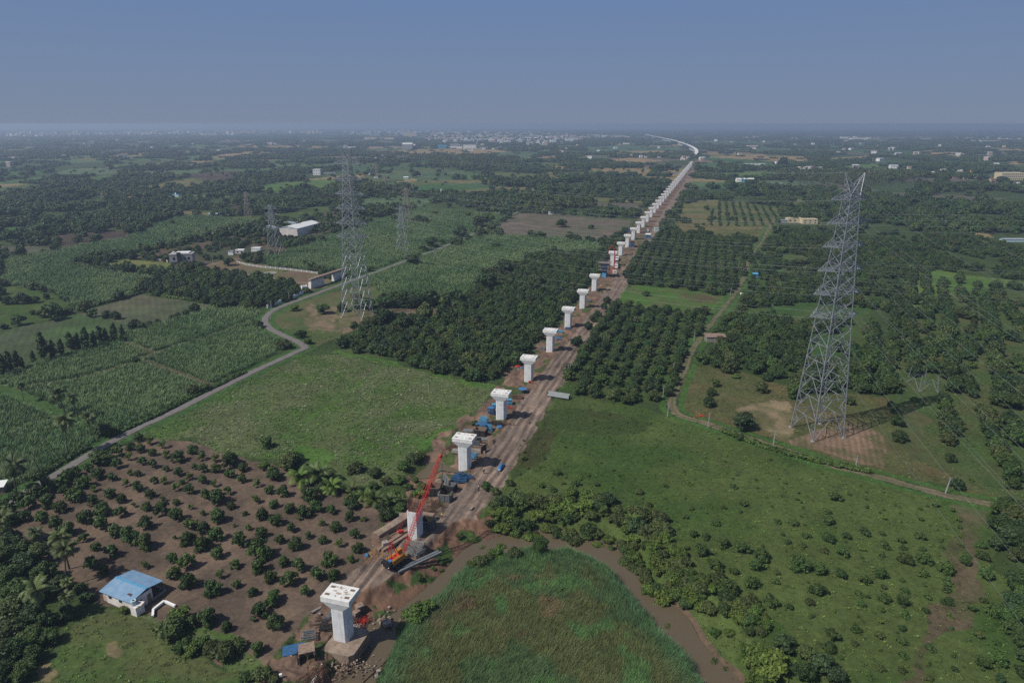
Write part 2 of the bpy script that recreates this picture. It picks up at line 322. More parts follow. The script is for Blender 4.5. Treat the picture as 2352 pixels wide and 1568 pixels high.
# orchard on ploughed brown soil
land(poly(0, [(-40, 1215), (30, 1165), (200, 1068), (290, 1020), (340, 1005), (430, 1012), (560, 1055), (700, 1090), (800, 1130), (905, 1190), (880, 1235), (845, 1290), (800, 1325), (745, 1385), (650, 1480), (600, 1545), (500, 1520), (400, 1460), (330, 1410), (240, 1390), (160, 1340), (80, 1260)]), ((.135, .096, .070), (.090, .068, .052)), 7, 1.2, 'orchard')
land(poly(7, [(960, 1080), (1250, 1180), (1500, 1180), (1700, 1290), (1900, 1400), (1960, 1480), (1900, 1568), (1600, 1500), (1400, 1380), (1150, 1300)]), C_WEED, 8, 3, 'grassy')
land(poly(7, [(180, 1700), (240, 1568), (430, 1370), (560, 1180), (640, 1100), (780, 1040), (960, 1090), (1200, 1240), (1500, 1400), (1640, 1500), (1900, 1568), (2000, 1700)]), ((.048, .090, .022), (.072, .085, .032)), 10, 2.5, 'grassy')
land(poly(7, [(240, 1560), (310, 1470), (460, 1430), (430, 1500), (330, 1568)]), ((.15, .12, .065), (.10, .09, .045)), 5, 3, '')
land(poly(7, [(720, 1370), (780, 1270), (860, 1240), (850, 1330), (770, 1400)]), ((.15, .12, .065), (.10, .09, .045)), 5, 3, '')
# grassy floor of the orchard rows on the right
land(poly(6, [(1420, 700), (1500, 300), (1700, 40), (2352, -60), (2600, 200), (2700, 1500), (2290, 1480), (2135, 1420), (1900, 1335), (1420, 1210)]), ((.048, .078, .024), (.072, .082, .032)), 12, 4, 'grassy')
land(poly(3, [(480, 1180), (560, 900), (900, 880), (1000, 1100), (1180, 1150), (1350, 1551), (900, 1700), (300, 1700), (250, 1420)]), ((.040, .082, .022), (.060, .082, .028)), 12, 4, 'wood')
# clearings round the two pylons
land(poly(2, [(-140, 1425), (-60, 1390), (80, 1370), (300, 1345), (700, 1342), (770, 1372), (560, 1435), (340, 1425), (150, 1490), (0, 1530), (-100, 1500)]), ((.175, .120, .085), (.10, .10, .045)), 7, 3, '')
land(poly(4, [(1830, 150), (2230, 10), (2600, -40), (2700, 60), (2352, 120), (2352, 330), (2150, 400), (2090, 380), (1950, 280), (1880, 230)]), ((.065, .090, .030), (.090, .090, .040)), 10, 2, 'grassy')
land(poly(4, [(2080, 200), (2160, 90), (2330, 130), (2352, 280), (2200, 270)]), ((.17, .125, .085), (.09, .09, .04)), 4, 4, '')
land(poly(6, [(100, 500), (420, 560), (760, 650), (800, 740), (1200, 700), (1420, 740), (1500, 1000), (1700, 1200), (2100, 1420), (2000, 1400), (1200, 1190), (760, 1040), (420, 950), (150, 870), (0, 800), (0, 640)]), ((.070, .080, .030), (.095, .082, .038)), 14, 3, 'grassy')
land(poly(6, [(400, 780), (600, 750), (780, 735), (800, 790), (760, 930), (720, 1010), (540, 930), (520, 870), (430, 830)]), ((.20, .155, .095), (.10, .095, .045)), 5, 3, '')
land(poly(6, [(740, 1000), (1000, 950), (1240, 920), (1425, 1000), (1420, 1210), (1250, 1180), (1000, 1090), (780, 1040)]), ((.185, .125, .085), (.11, .095, .050)), 5, 3, 'furrow')
land(poly(6, [(1500, 780), (1640, 760), (1700, 1000), (1640, 1180), (1520, 1150)]), ((.085, .08, .035), (.06, .075, .03)), 8, 4, '')
# woods and groves
land(poly(1, [(980, 1190), (1290, 1100), (1440, 1112), (1640, 1122), (1840, 1145), (2090, 1205), (2080, 1270), (1990, 1295), (1830, 1355), (1740, 1355), (1560, 1335), (1400, 1305), (1050, 1262), (970, 1222)]), C_WOOD, 12, 2, 'grove')
land(poly(0, [(775, 802), (860, 742), (930, 752), (1000, 765), (1040, 720), (1100, 645), (1180, 612), (1300, 590), (1378, 602), (1370, 640), (1340, 672), (1305, 705), (1290, 738), (1240, 782), (1165, 855), (1115, 880), (1040, 868), (900, 828)]), C_WOOD, 12, 2, 'grove')
land(poly(0, [(1440, 600), (1520, 538), (1732, 570), (1735, 592), (1682, 672), (1560, 660), (1430, 640)]), C_WOOD, 12, 2, 'grove')
land(poly(0, [(1400, 690), (1412, 676), (1450, 655), (1560, 662), (1672, 682), (1668, 702), (1610, 720), (1500, 715)]), ((.055, .115, .022), (.08, .10, .035)), 9, 2, 'grassy')
land(poly(0, [(1560, 672), (1650, 682), (1640, 700), (1570, 690)]), ((.09, .065, .04), (.07, .08, .03)), 9, 3, '')
land(poly(0, [(1292, 852), (1330, 780), (1398, 692), (1500, 712), (1612, 725), (1610, 762), (1585, 800), (1556, 860), (1538, 920), (1430, 930), (1350, 915), (1300, 900)]), ((.045, .085, .022), (.05, .06, .022)), 9, 2, 'rowgrove')
land(poly(5, [(1170, 1560), (1400, 1440), (1700, 1500), (1750, 1568), (1200, 1568)]), C_MEAD, 9, 2, 'grassy')
# haul road corridor and water margins
land(CORR, ((.175, .112, .080), (.120, .080, .060)), 6, 1.8, 'corridor')
land(np.vstack([TRACK + ADIR * 5.2, (TRACK - ADIR * 5.2)[::-1]]), ((.205, .152, .120), (.150, .115, .095)), 6, 1.2, 'corridor')
land(ISLE, C_ISLE, 10, .8, 'isle')
land(np.vstack([LANE + [1.6, .8], (LANE - [1.6, .8])[::-1]]), ((.155, .122, .085), (.12, .105, .065)), 5, .8, 'lane')
for dl in (DRIVE1, DRIVE2):
    land(np.vstack([dl + [0, 3], (dl - [0, 3])[::-1]]), ((.20, .145, .105), (.16, .125, .09)), 5, .8, 'lane')
land(poly(24, [(1250, 860), (1330, 835), (1742, 850), (1900, 870), (1742, 880), (1360, 880), (1320, 930)]), C_PINK, 20, 5, 'lane')
land(poly(24, [(1400, 690), (1420, 690), (1470, 800), (1440, 810)]), C_TAN, 20, 3, 'lane')

GAPS = [smooth_line(poly(4, q)) for q in ([(-60, 730), (190, 650), (480, 620), (700, 560), (880, 500), (1080, 425), (1300, 350), (1500, 290), (1750, 195)],
        [(850, 345), (980, 390), (1080, 432)], [(1000, 480), (1240, 570), (1330, 600), (1470, 655)])] + \
       [smooth_line(poly(2, q)) for q in ([(700, 932), (1060, 955), (1380, 975)], [(560, 1052), (800, 1070), (1050, 1092)], [(-200, 900), (300, 850), (880, 780)])]
WEEDGAP = smooth_line(poly(4, [(-60, 660), (60, 690), (190, 745), (350, 820), (480, 880), (600, 910)]))

def voro(x, y, sx, sy, salt=0):
    gx = x / sx; gy = y / sy
    ix = np.floor(gx).astype(np.int64); iy = np.floor(gy).astype(np.int64)
    best = np.full(len(x), 1e9); bid = np.zeros(len(x)); sec = np.full(len(x), 1e9)
    for a in (-1, 0, 1):
        for b in (-1, 0, 1):
            cx = ix + a; cy = iy + b
            jx = _perm[(cx * 7 + salt) & 255, (cy * 3 + 11) & 255]; jy = _perm[(cx * 5 + 31) & 255, (cy * 11 + salt) & 255]
            d = (cx + .5 + (jx - .5) * .9 - gx) ** 2 + (cy + .5 + (jy - .5) * .9 - gy) ** 2
            rid = _perm[(cx * 13 + 5 + salt) & 255, (cy * 17 + 3) & 255]
            m = d < best
            sec = np.where(m, best, np.minimum(sec, d))
            bid = np.where(m, rid, bid); best = np.where(m, d, best)
    return bid, np.sqrt(sec) - np.sqrt(best)

CLS = ['', 'field', 'grassy', 'cane', 'fallow', 'garden', 'yard', 'low', 'weeds', 'meadow', 'orchard', 'grove', 'rowgrove', 'corridor', 'isle', 'lane', 'wood', 'furrow', 'bank', 'farfield']
CI = {n: i for i, n in enumerate(CLS)}
PAL = np.array([C_GREEN[0], C_CANE[0], C_CANE[1], C_MEAD[1], C_DRY[0], C_TAN[1], C_GREEN[1], C_FALL[0]])
def cover(x, y):
    """colour and class of the land at world points"""
    x = np.asarray(x, float); y = np.asarray(y, float)
    n = fbm(x, y, 11, 3)[:, None]
    col = np.array(C_WOOD[0]) * (1 - n) + np.array(C_WOOD[1]) * n
    cls = np.full(len(x), CI['wood'])
    d = np.hypot(x, y)
    # patchwork of plots far away
    bid, edge = voro(x + y * .25, y - x * .12, 150, 210)
    bid2, _ = voro(x + y * .1, y - x * .3, 260, 330, 40)
    dens = fbm(x, y, 900, 3)
    openf = (d > 1050) & (bid < .38 + .46 * dens + np.clip((d - 2000) / 20000, 0, .1)) & (edge > .10)
    pal = PAL[(bid2 * 7.99).astype(int)]
    col = np.where(openf[:, None], pal * (.85 + .3 * n), col)
    cls = np.where(openf, CI['farfield'], cls)
    for P, c, s, e, k in LAND:
        w = e * 2
        near = np.nonzero((x > P[:, 0].min() - w) & (x < P[:, 0].max() + w) & (y > P[:, 1].min() - w) & (y < P[:, 1].max() + w))[0]
        if len(near) == 0: continue
        xs = x[near]; ys = y[near]
        es = e * (1 + np.hypot(xs, ys).mean() / 400.0) if e > 1 else e
        wx = (fbm(xs, ys, 4 + 2 * e, 3) - .5) * 2 * es; wy = (fbm(xs + 91, ys + 37, 4 + 2 * e, 3) - .5) * 2 * es
        m = inside(P, xs + wx, ys + wy)
        idx = near[m]
        if len(idx) == 0: continue
        t = sstep(.32, .68, fbm(x[idx] + len(P), y[idx], s, 4))[:, None]
        v = (.82 + .36 * fbm(x[idx], y[idx], 2.1, 3))[:, None]
        col[idx] = (np.array(c[0]) * (1 - t) + np.array(c[1]) * t) * v
        if k: cls[idx] = CI[k]
        else: cls[idx] = CI['']
    nr = np.nonzero((y < 700) & (y > 50) & (np.abs(x) < 500))[0]
    if len(nr):
        xn, yn = x[nr], y[nr]
        # cart tracks between the cane plots
        for P in GAPS:
            m = nr[pldist(P, xn, yn, 5) < 1.3 + .8 * fbm(xn, yn, 5, 2)]
            col[m] = np.array([.075, .062, .040]) * (.8 + .4 * fbm(x[m], y[m], 2, 2))[:, None]; cls[m] = CI['']
        m = nr[pldist(WEEDGAP, xn, yn, 8) < 3]
        col[m] = np.array([.045, .085, .024]) * (.8 + .4 * fbm(x[m], y[m], 2, 2))[:, None]; cls[m] = CI['grassy']
        # grass verges of the tarred road
        rd = pldist(ROAD, xn, yn, 10)
        m = nr[(rd < 4.8) & (rd > 1.4)]
        col[m] = np.array([.042, .092, .024]) * (.7 + .6 * fbm(x[m], y[m], 3, 3))[:, None]; cls[m] = CI['grassy']
        m = nr[rd <= 2.0]
        col[m] = np.array([.13, .11, .075]); cls[m] = CI['lane']
        ln = pldist(LANE, xn, yn, 10)
        m = nr[(ln < 4.5) & (ln > 2.2) & (cls[nr] != CI['corridor'])]
        col[m] = np.array([.048, .098, .024]) * (.7 + .6 * fbm(x[m], y[m], 3, 3))[:, None]; cls[m] = CI['grassy']
        m = nr[(ln < .35)]
        col[m] = np.array([.085, .10, .04]) * (.7 + .6 * fbm(x[m], y[m], 3, 3))[:, None]
        # raw earth of the eroded banks, mud in the bed
        rdist = pldist(RIVER, xn, yn, 12, True); rin = inside(RIVER, xn, yn); isl = inside(ISLE, xn, yn)
        raw = (rdist < 6.5 + 3 * (fbm(xn, yn, 5, 3) - .5)) & ~isl & ~rin
        left = xn < G(8, 1050, 560)[0]
        m = nr[raw & left]
        col[m] = (np.array([.150, .088, .060]) * (.7 + .6 * fbm(x[m], y[m], 1.6, 3))[:, None]); cls[m] = CI['bank']
        m = nr[raw & ~left & (rdist < 1.3 + 1.6 * (fbm(xn + 9, yn, 7, 2) - .4))]
        col[m] = (np.array([.105, .076, .052]) * (.7 + .6 * fbm(x[m], y[m], 1.6, 3))[:, None]); cls[m] = CI['bank']
        m = nr[raw & left & (fbm(xn + 50, yn, 4, 3) > .60)]
        col[m] = np.array([.045, .075, .022]); cls[m] = CI['grassy']
        m = nr[rin]
        col[m] = [.06, .045, .03]; cls[m] = CI['bank']
        pin = inside(POND, xn, yn) | inside(PITP, xn, yn)
        m = nr[pin]
        col[m] = (np.array([.10, .072, .052]) * (.6 + .8 * fbm(x[m], y[m], 1.2, 3))[:, None]); cls[m] = CI['bank']
        # sowing lines in the low crops and the fallow plots
        m = nr[(cls[nr] == CI['low']) | (cls[nr] == CI['fallow']) | (cls[nr] == CI['field'])]
        fr = .5 + .5 * np.sin((x[m] * .88 + y[m] * .47) * 1.9 + 2 * fbm(x[m], y[m], 40, 2))
        col[m] *= (.90 + .17 * fr)[:, None]
        pt_ = fbm(x[m] + 77, y[m] + 13, 9, 3); col[m] *= (.78 + .44 * pt_)[:, None]
        # furrows in the ploughed strip
        m = nr[cls[nr] == CI['furrow']]
        fr = .5 + .5 * np.sin((x[m] * .93 - y[m] * .36) * 3.4)
        col[m] *= (.80 + .28 * fr)[:, None]
        # wheel ruts and darker damp strips along the haul road
        m = nr[(cls[nr] == CI['corridor'])]
        td_ = pldist(TRACK, x[m], y[m], 10); lt_ = x[m] * ADIR[0] + y[m] * ADIR[1]; al_ = x[m] * TDIR[0] + y[m] * TDIR[1]
        st = fbm(lt_ * 6, al_ * .3, 2.2, 3)
        col[m] *= np.where(td_ < 7, (.34 + 1.25 * st), .7 + .6 * st)[:, None]
        # woolly weeds: bare patches on the corridor edge
        m = nr[(cls[nr] == CI['corridor'])]
        gp = fbm(x[m] + 31, y[m], 5, 3)
        q = m[(gp > .63) & (pldist(TRACK, x[m], y[m], 12) > 6)]
        col[q] = np.array([.055, .075, .026])
    return col, cls
# ------------------------------------------------------------------ materials
def nmat(name):
    m = bpy.data.materials.new(name); m.use_nodes = True
    nt = m.node_tree; nt.nodes.clear()
    out = nt.nodes.new("ShaderNodeOutputMaterial"); b = nt.nodes.new("ShaderNodeBsdfPrincipled")
    nt.links.new(b.outputs[0], out.inputs[0])
    return m, nt, b
def noise_bump(nt, b, scale, strength, dist=.1, coord='Object', detail=4):
    tc = nt.nodes.new("ShaderNodeTexCoord"); n = nt.nodes.new("ShaderNodeTexNoise"); bp = nt.nodes.new("ShaderNodeBump")
    n.inputs['Scale'].default_value = scale; n.inputs['Detail'].default_value = detail
    bp.inputs['Strength'].default_value = strength; bp.inputs['Distance'].default_value = dist
    nt.links.new(tc.outputs[coord], n.inputs['Vector']); nt.links.new(n.outputs[0], bp.inputs['Height'])
    nt.links.new(bp.outputs[0], b.inputs['Normal'])
    return tc, n
def mixrgb(nt, mode, fac, a, c):
    m = nt.nodes.new("ShaderNodeMix"); m.data_type = 'RGBA'; m.blend_type = mode
    for s, v in ((m.inputs[0], fac), (m.inputs[6], a), (m.inputs[7], c)):
        if hasattr(v, 'is_output'): nt.links.new(v, s)
        elif isinstance(v, (int, float)): s.default_value = v
        else: s.default_value = tuple(v) + (1,)
    return m.outputs[2]
def mapr(nt, v, a, b, c, d):
    m = nt.nodes.new("ShaderNodeMapRange")
    nt.links.new(v, m.inputs[0])
    for i, q in enumerate((a, b, c, d)): m.inputs[1 + i].default_value = q
    return m.outputs[0]
def plain(name, col, rough=.7, metal=0, var=.25, scale=2.0, bump=.15, col2=None, spec=.3):
    m, nt, b = nmat(name)
    tc, n = noise_bump(nt, b, scale * 3, bump, .05)
    n2 = nt.nodes.new("ShaderNodeTexNoise"); n2.inputs['Scale'].default_value = scale; n2.inputs['Detail'].default_value = 5
    nt.links.new(tc.outputs['Object'], n2.inputs['Vector'])
    f = mapr(nt, n2.outputs[0], .3, .7, 0, 1)
    c2 = col2 or tuple(c * (1 - var) for c in col)
    nt.links.new(mixrgb(nt, 'MIX', f, col, c2), b.inputs['Base Color'])
    b.inputs['Roughness'].default_value = rough; b.inputs['Metallic'].default_value = metal
    b.inputs['Specular IOR Level'].default_value = spec
    return m
def foliage(name, col, col2, inst=False, tint=False):
    m, nt, b = nmat(name)
    at = nt.nodes.new("ShaderNodeAttribute"); at.attribute_name = 'lv'
    oi = nt.nodes.new("ShaderNodeObjectInfo")
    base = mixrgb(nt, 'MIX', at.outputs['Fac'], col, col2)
    if tint:
        ta = nt.nodes.new("ShaderNodeAttribute"); ta.attribute_type = 'INSTANCER'; ta.attribute_name = 'tint'
        sc_ = mapr(nt, at.outputs['Fac'], 0, 1, .5, 1.75)
        base = mixrgb(nt, 'MULTIPLY', 1.0, ta.outputs['Color'], sc_)
    hs = nt.nodes.new("ShaderNodeHueSaturation")
    nt.links.new(base, hs.inputs['Color'])
    nt.links.new(mapr(nt, oi.outputs['Random'], 0, 1, .486, .520), hs.inputs['Hue'])
    mul = nt.nodes.new("ShaderNodeMath"); mul.operation = 'MULTIPLY'; mul.inputs[1].default_value = 7.31
    fr = nt.nodes.new("ShaderNodeMath"); fr.operation = 'FRACT'
    nt.links.new(oi.outputs['Random'], mul.inputs[0]); nt.links.new(mul.outputs[0], fr.inputs[0])
    nt.links.new(mapr(nt, fr.outputs[0], 0, 1, .72, 1.3), hs.inputs['Value'])
    nt.links.new(hs.outputs[0], b.inputs['Base Color'])
    b.inputs['Roughness'].default_value = .55; b.inputs['Specular IOR Level'].default_value = .22
    return m
M = {}
M['leaf'] = foliage('tree_leaf', (.026, .048, .010), (.066, .106, .026))
M['leaf_blue'] = foliage('blue_green_leaf', (.022, .042, .014), (.050, .082, .030))
M['leaf_light'] = foliage('light_leaf', (.045, .078, .012), (.100, .140, .028))
M['leaf_dark'] = foliage('dark_leaf', (.019, .037, .010), (.050, .084, .023))
M['leaf_olive'] = foliage('olive_leaf', (.038, .054, .015), (.078, .098, .030))
M['palm'] = foliage('palm_frond_green', (.038, .056, .016), (.095, .120, .038))
M['palm_dry'] = plain('dry_frond', (.17, .13, .05), .7, var=.4)
M['tint'] = foliage('field_leaf', (.05, .1, .03), (.05, .1, .03), tint=True)
M['bark'] = plain('bark', (.075, .058, .045), .9, var=.4, scale=6)
M['palmbark'] = plain('palm_bark', (.085, .075, .065), .9, var=.35, scale=6)
def concrete(name, c1, c2, streak=.5, lift=True):
    m, nt, b = nmat(name)
    tc, n = noise_bump(nt, b, 2.5, .06, .02)
    n1 = nt.nodes.new("ShaderNodeTexNoise"); n1.inputs['Scale'].default_value = .55; n1.inputs['Detail'].default_value = 6
    mp = nt.nodes.new("ShaderNodeMapping"); mp.inputs['Scale'].default_value = (2.6, 2.6, .22)
    n2 = nt.nodes.new("ShaderNodeTexNoise"); n2.inputs['Scale'].default_value = 1.3; n2.inputs['Detail'].default_value = 5
    nt.links.new(tc.outputs['Object'], n1.inputs['Vector']); nt.links.new(tc.outputs['Object'], mp.inputs[0]); nt.links.new(mp.outputs[0], n2.inputs['Vector'])
    a = mixrgb(nt, 'MIX', mapr(nt, n1.outputs[0], .35, .65, 0, 1), c1, c2)
    s = mixrgb(nt, 'MULTIPLY', mapr(nt, n2.outputs[0], .5, .75, 0, streak), a, (.55, .52, .48))
    if lift:   # shuttering lines between the lifts
        w = nt.nodes.new("ShaderNodeSeparateXYZ"); nt.links.new(tc.outputs['Object'], w.inputs[0])
        fr = nt.nodes.new("ShaderNodeMath"); fr.operation = 'WRAP'; fr.inputs[1].default_value = 0; fr.inputs[2].default_value = 1.5
        nt.links.new(w.outputs[2], fr.inputs[0])
        ln = nt.nodes.new("ShaderNodeMath"); ln.operation = 'LESS_THAN'; ln.inputs[1].default_value = .06
        nt.links.new(fr.outputs[0], ln.inputs[0])
        k = nt.nodes.new("ShaderNodeMath"); k.operation = 'MULTIPLY'; k.inputs[1].default_value = .35; nt.links.new(ln.outputs[0], k.inputs[0])
        s = mixrgb(nt, 'MULTIPLY', k.outputs[0], s, (.5, .5, .5))
    nt.links.new(s, b.inputs['Base Color']); b.inputs['Roughness'].default_value = .85; b.inputs['Specular IOR Level'].default_value = .2
    return m
M['pier'] = concrete('pier_concrete', (.70, .71, .72), (.58, .59, .605))
M['cap'] = concrete('cap_concrete', (.76, .755, .74), (.63, .625, .61), .5, False)
M['foot'] = concrete('footing_concrete', (.31, .24, .19), (.19, .14, .11), .9, False)
M['greycon'] = concrete('grey_concrete', (.30, .28, .26), (.20, .18, .16), .6, False)
M['recess'] = plain('sandy_recess', (.20, .14, .10), .95, var=.3)
M['stain'] = plain('sand_on_cap', (.46, .37, .29), .95, var=.3)
M['steel'] = plain('galvanised_steel', (.33, .35, .38), .5, .35, var=.3, scale=1, bump=.02)
M['steel_far'] = plain('weathered_steel', (.30, .25, .22), .6, .2, var=.2)
M['wire'] = plain('aluminium_wire', (.26, .28, .28), .5, .3, var=.1)
M['red'] = plain('red_boom_paint', (.52, .030, .020), .5, var=.35, scale=3)
M['orange'] = plain('orange_paint', (.46, .19, .03), .5, var=.25, scale=2)
M['yellow'] = plain('yellow_paint', (.62, .36, .03), .5, var=.25, scale=2)
M['blue'] = plain('blue_paint', (.045, .13, .28), .5, var=.4, scale=3)
M['sky'] = plain('pale_blue_paint', (.10, .36, .58), .5, var=.35, scale=3)
M['tarp'] = plain('blue_tarpaulin', (.05, .20, .44), .4, var=.3, scale=3, bump=.5)
M['black'] = plain('black_rubber', (.02, .02, .022), .6, var=.3)
M['darksteel'] = plain('dark_steel', (.055, .052, .05), .6, .2, var=.4, scale=4)
M['rust'] = plain('rusty_steel', (.12, .062, .042), .85, var=.45, scale=5)
M['rustpanel'] = plain('rust_stained_panel', (.30, .21, .16), .8, var=.5, scale=2.5)
M['greysteel'] = plain('grey_shutter_steel', (.22, .24, .25), .6, .2, var=.4, scale=3)
M['white'] = plain('white_paint', (.80, .80, .79), .6, var=.10, scale=1.5)
M['cream'] = plain('cream_paint', (.62, .52, .36), .7, var=.15)
M['greywall'] = plain('grey_render', (.36, .34, .35), .8, var=.2)
M['pinkwall'] = plain('pinkish_render', (.50, .38, .33), .8, var=.2)
M['whitedirt'] = concrete('stained_whitewash', (.72, .68, .66), (.58, .52, .49), .7, False)
M['glass'] = plain('dark_glass', (.02, .03, .035), .12, var=.2, spec=.6)
M['tank'] = plain('pale_blue_tank', (.45, .58, .62), .5, var=.15)
M['tile'] = plain('terracotta_tiles', (.30, .12, .07), .8, var=.3)
M['wood'] = plain('weathered_plank', (.24, .18, .13), .85, var=.4, scale=4)
M['rock'] = plain('broken_concrete', (.36, .32, .29), .9, var=.4, scale=4, bump=.5)
M['pole'] = plain('cement_pole', (.36, .36, .35), .85, var=.15)
M['yellowspire'] = plain('yellow_spire_paint', (.66, .42, .10), .7, var=.15)
M['skin'] = plain('skin', (.18, .09, .055), .6)
M['hivis'] = plain('yellow_vest', (.62, .55, .05), .7)
M['cloth'] = plain('dark_cloth', (.05, .055, .08), .8)
M['redcloth'] = plain('maroon_cloth', (.22, .05, .045), .8)
# corrugated blue roof
def corrugated(name, c1, c2, axis=0, freq=30.0):
    m, nt, b = nmat(name)
    tc = nt.nodes.new("ShaderNodeTexCoord"); sp = nt.nodes.new("ShaderNodeSeparateXYZ"); nt.links.new(tc.outputs['Object'], sp.inputs[0])
    a = nt.nodes.new("ShaderNodeMath"); a.operation = 'MULTIPLY'; a.inputs[1].default_value = freq; nt.links.new(sp.outputs[axis], a.inputs[0])
    s = nt.nodes.new("ShaderNodeMath"); s.operation = 'SINE'; nt.links.new(a.outputs[0], s.inputs[0])
    bp = nt.nodes.new("ShaderNodeBump"); bp.inputs['Strength'].default_value = .8; bp.inputs['Distance'].default_value = .05
    nt.links.new(s.outputs[0], bp.inputs['Height']); nt.links.new(bp.outputs[0], b.inputs['Normal'])
    n = nt.nodes.new("ShaderNodeTexNoise"); n.inputs['Scale'].default_value = .6; n.inputs['Detail'].default_value = 5; nt.links.new(tc.outputs['Object'], n.inputs['Vector'])
    f = mixrgb(nt, 'MIX', mapr(nt, n.outputs[0], .35, .65, 0, 1), c1, c2)
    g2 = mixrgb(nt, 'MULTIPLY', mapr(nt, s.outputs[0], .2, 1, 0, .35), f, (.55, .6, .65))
    nt.links.new(g2, b.inputs['Base Color']); b.inputs['Roughness'].default_value = .45; b.inputs['Specular IOR Level'].default_value = .4
    return m
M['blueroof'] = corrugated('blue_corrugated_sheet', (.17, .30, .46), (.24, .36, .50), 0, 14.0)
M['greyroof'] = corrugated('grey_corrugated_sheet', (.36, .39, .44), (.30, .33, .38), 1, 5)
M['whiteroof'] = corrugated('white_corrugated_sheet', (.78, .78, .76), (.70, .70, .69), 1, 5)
# water
def water(name, c):
    m, nt, b = nmat(name)
    noise_bump(nt, b, 1.6, .05, .04, detail=3)
    b.inputs['Base Color'].default_value = c + (1,); b.inputs['Roughness'].default_value = .2
    b.inputs['Specular IOR Level'].default_value = .3
    return m
M['river'] = water('muddy_river_water', (.105, .083, .053))
M['pondw'] = water('pond_water', (.11, .088, .050))
M['lake'] = water('lake_water', (.05, .07, .09))
# tarred road
M['tar'] = plain('worn_tar', (.17, .155, .150), .85, var=.25, scale=.5, bump=.1)
# ground
gm, nt, b = nmat('land')
at = nt.nodes.new("ShaderNodeAttribute"); at.attribute_name = 'col'
tc = nt.nodes.new("ShaderNodeTexCoord")
n1 = nt.nodes.new("ShaderNodeTexNoise"); n1.inputs['Scale'].default_value = .9; n1.inputs['Detail'].default_value = 8; n1.inputs['Roughness'].default_value = .7
n2 = nt.nodes.new("ShaderNodeTexNoise"); n2.inputs['Scale'].default_value = .06; n2.inputs['Detail'].default_value = 6
nt.links.new(tc.outputs['Object'], n1.inputs['Vector']); nt.links.new(tc.outputs['Object'], n2.inputs['Vector'])
c = mixrgb(nt, 'MULTIPLY', 1.0, at.outputs['Color'], mapr(nt, n1.outputs[0], .25, .75, .62, 1.38))
c = mixrgb(nt, 'MULTIPLY', 1.0, c, mapr(nt, n2.outputs[0], .3, .7, .85, 1.15))
nt.links.new(c, b.inputs['Base Color'])
bp = nt.nodes.new("ShaderNodeBump"); bp.inputs['Strength'].default_value = .6; bp.inputs['Distance'].default_value = .25
nt.links.new(n1.outputs[0], bp.inputs['Height']); nt.links.new(bp.outputs[0], b.inputs['Normal'])
b.inputs['Roughness'].default_value = .95; b.inputs['Specular IOR Level'].default_value = .1
M['land'] = gm

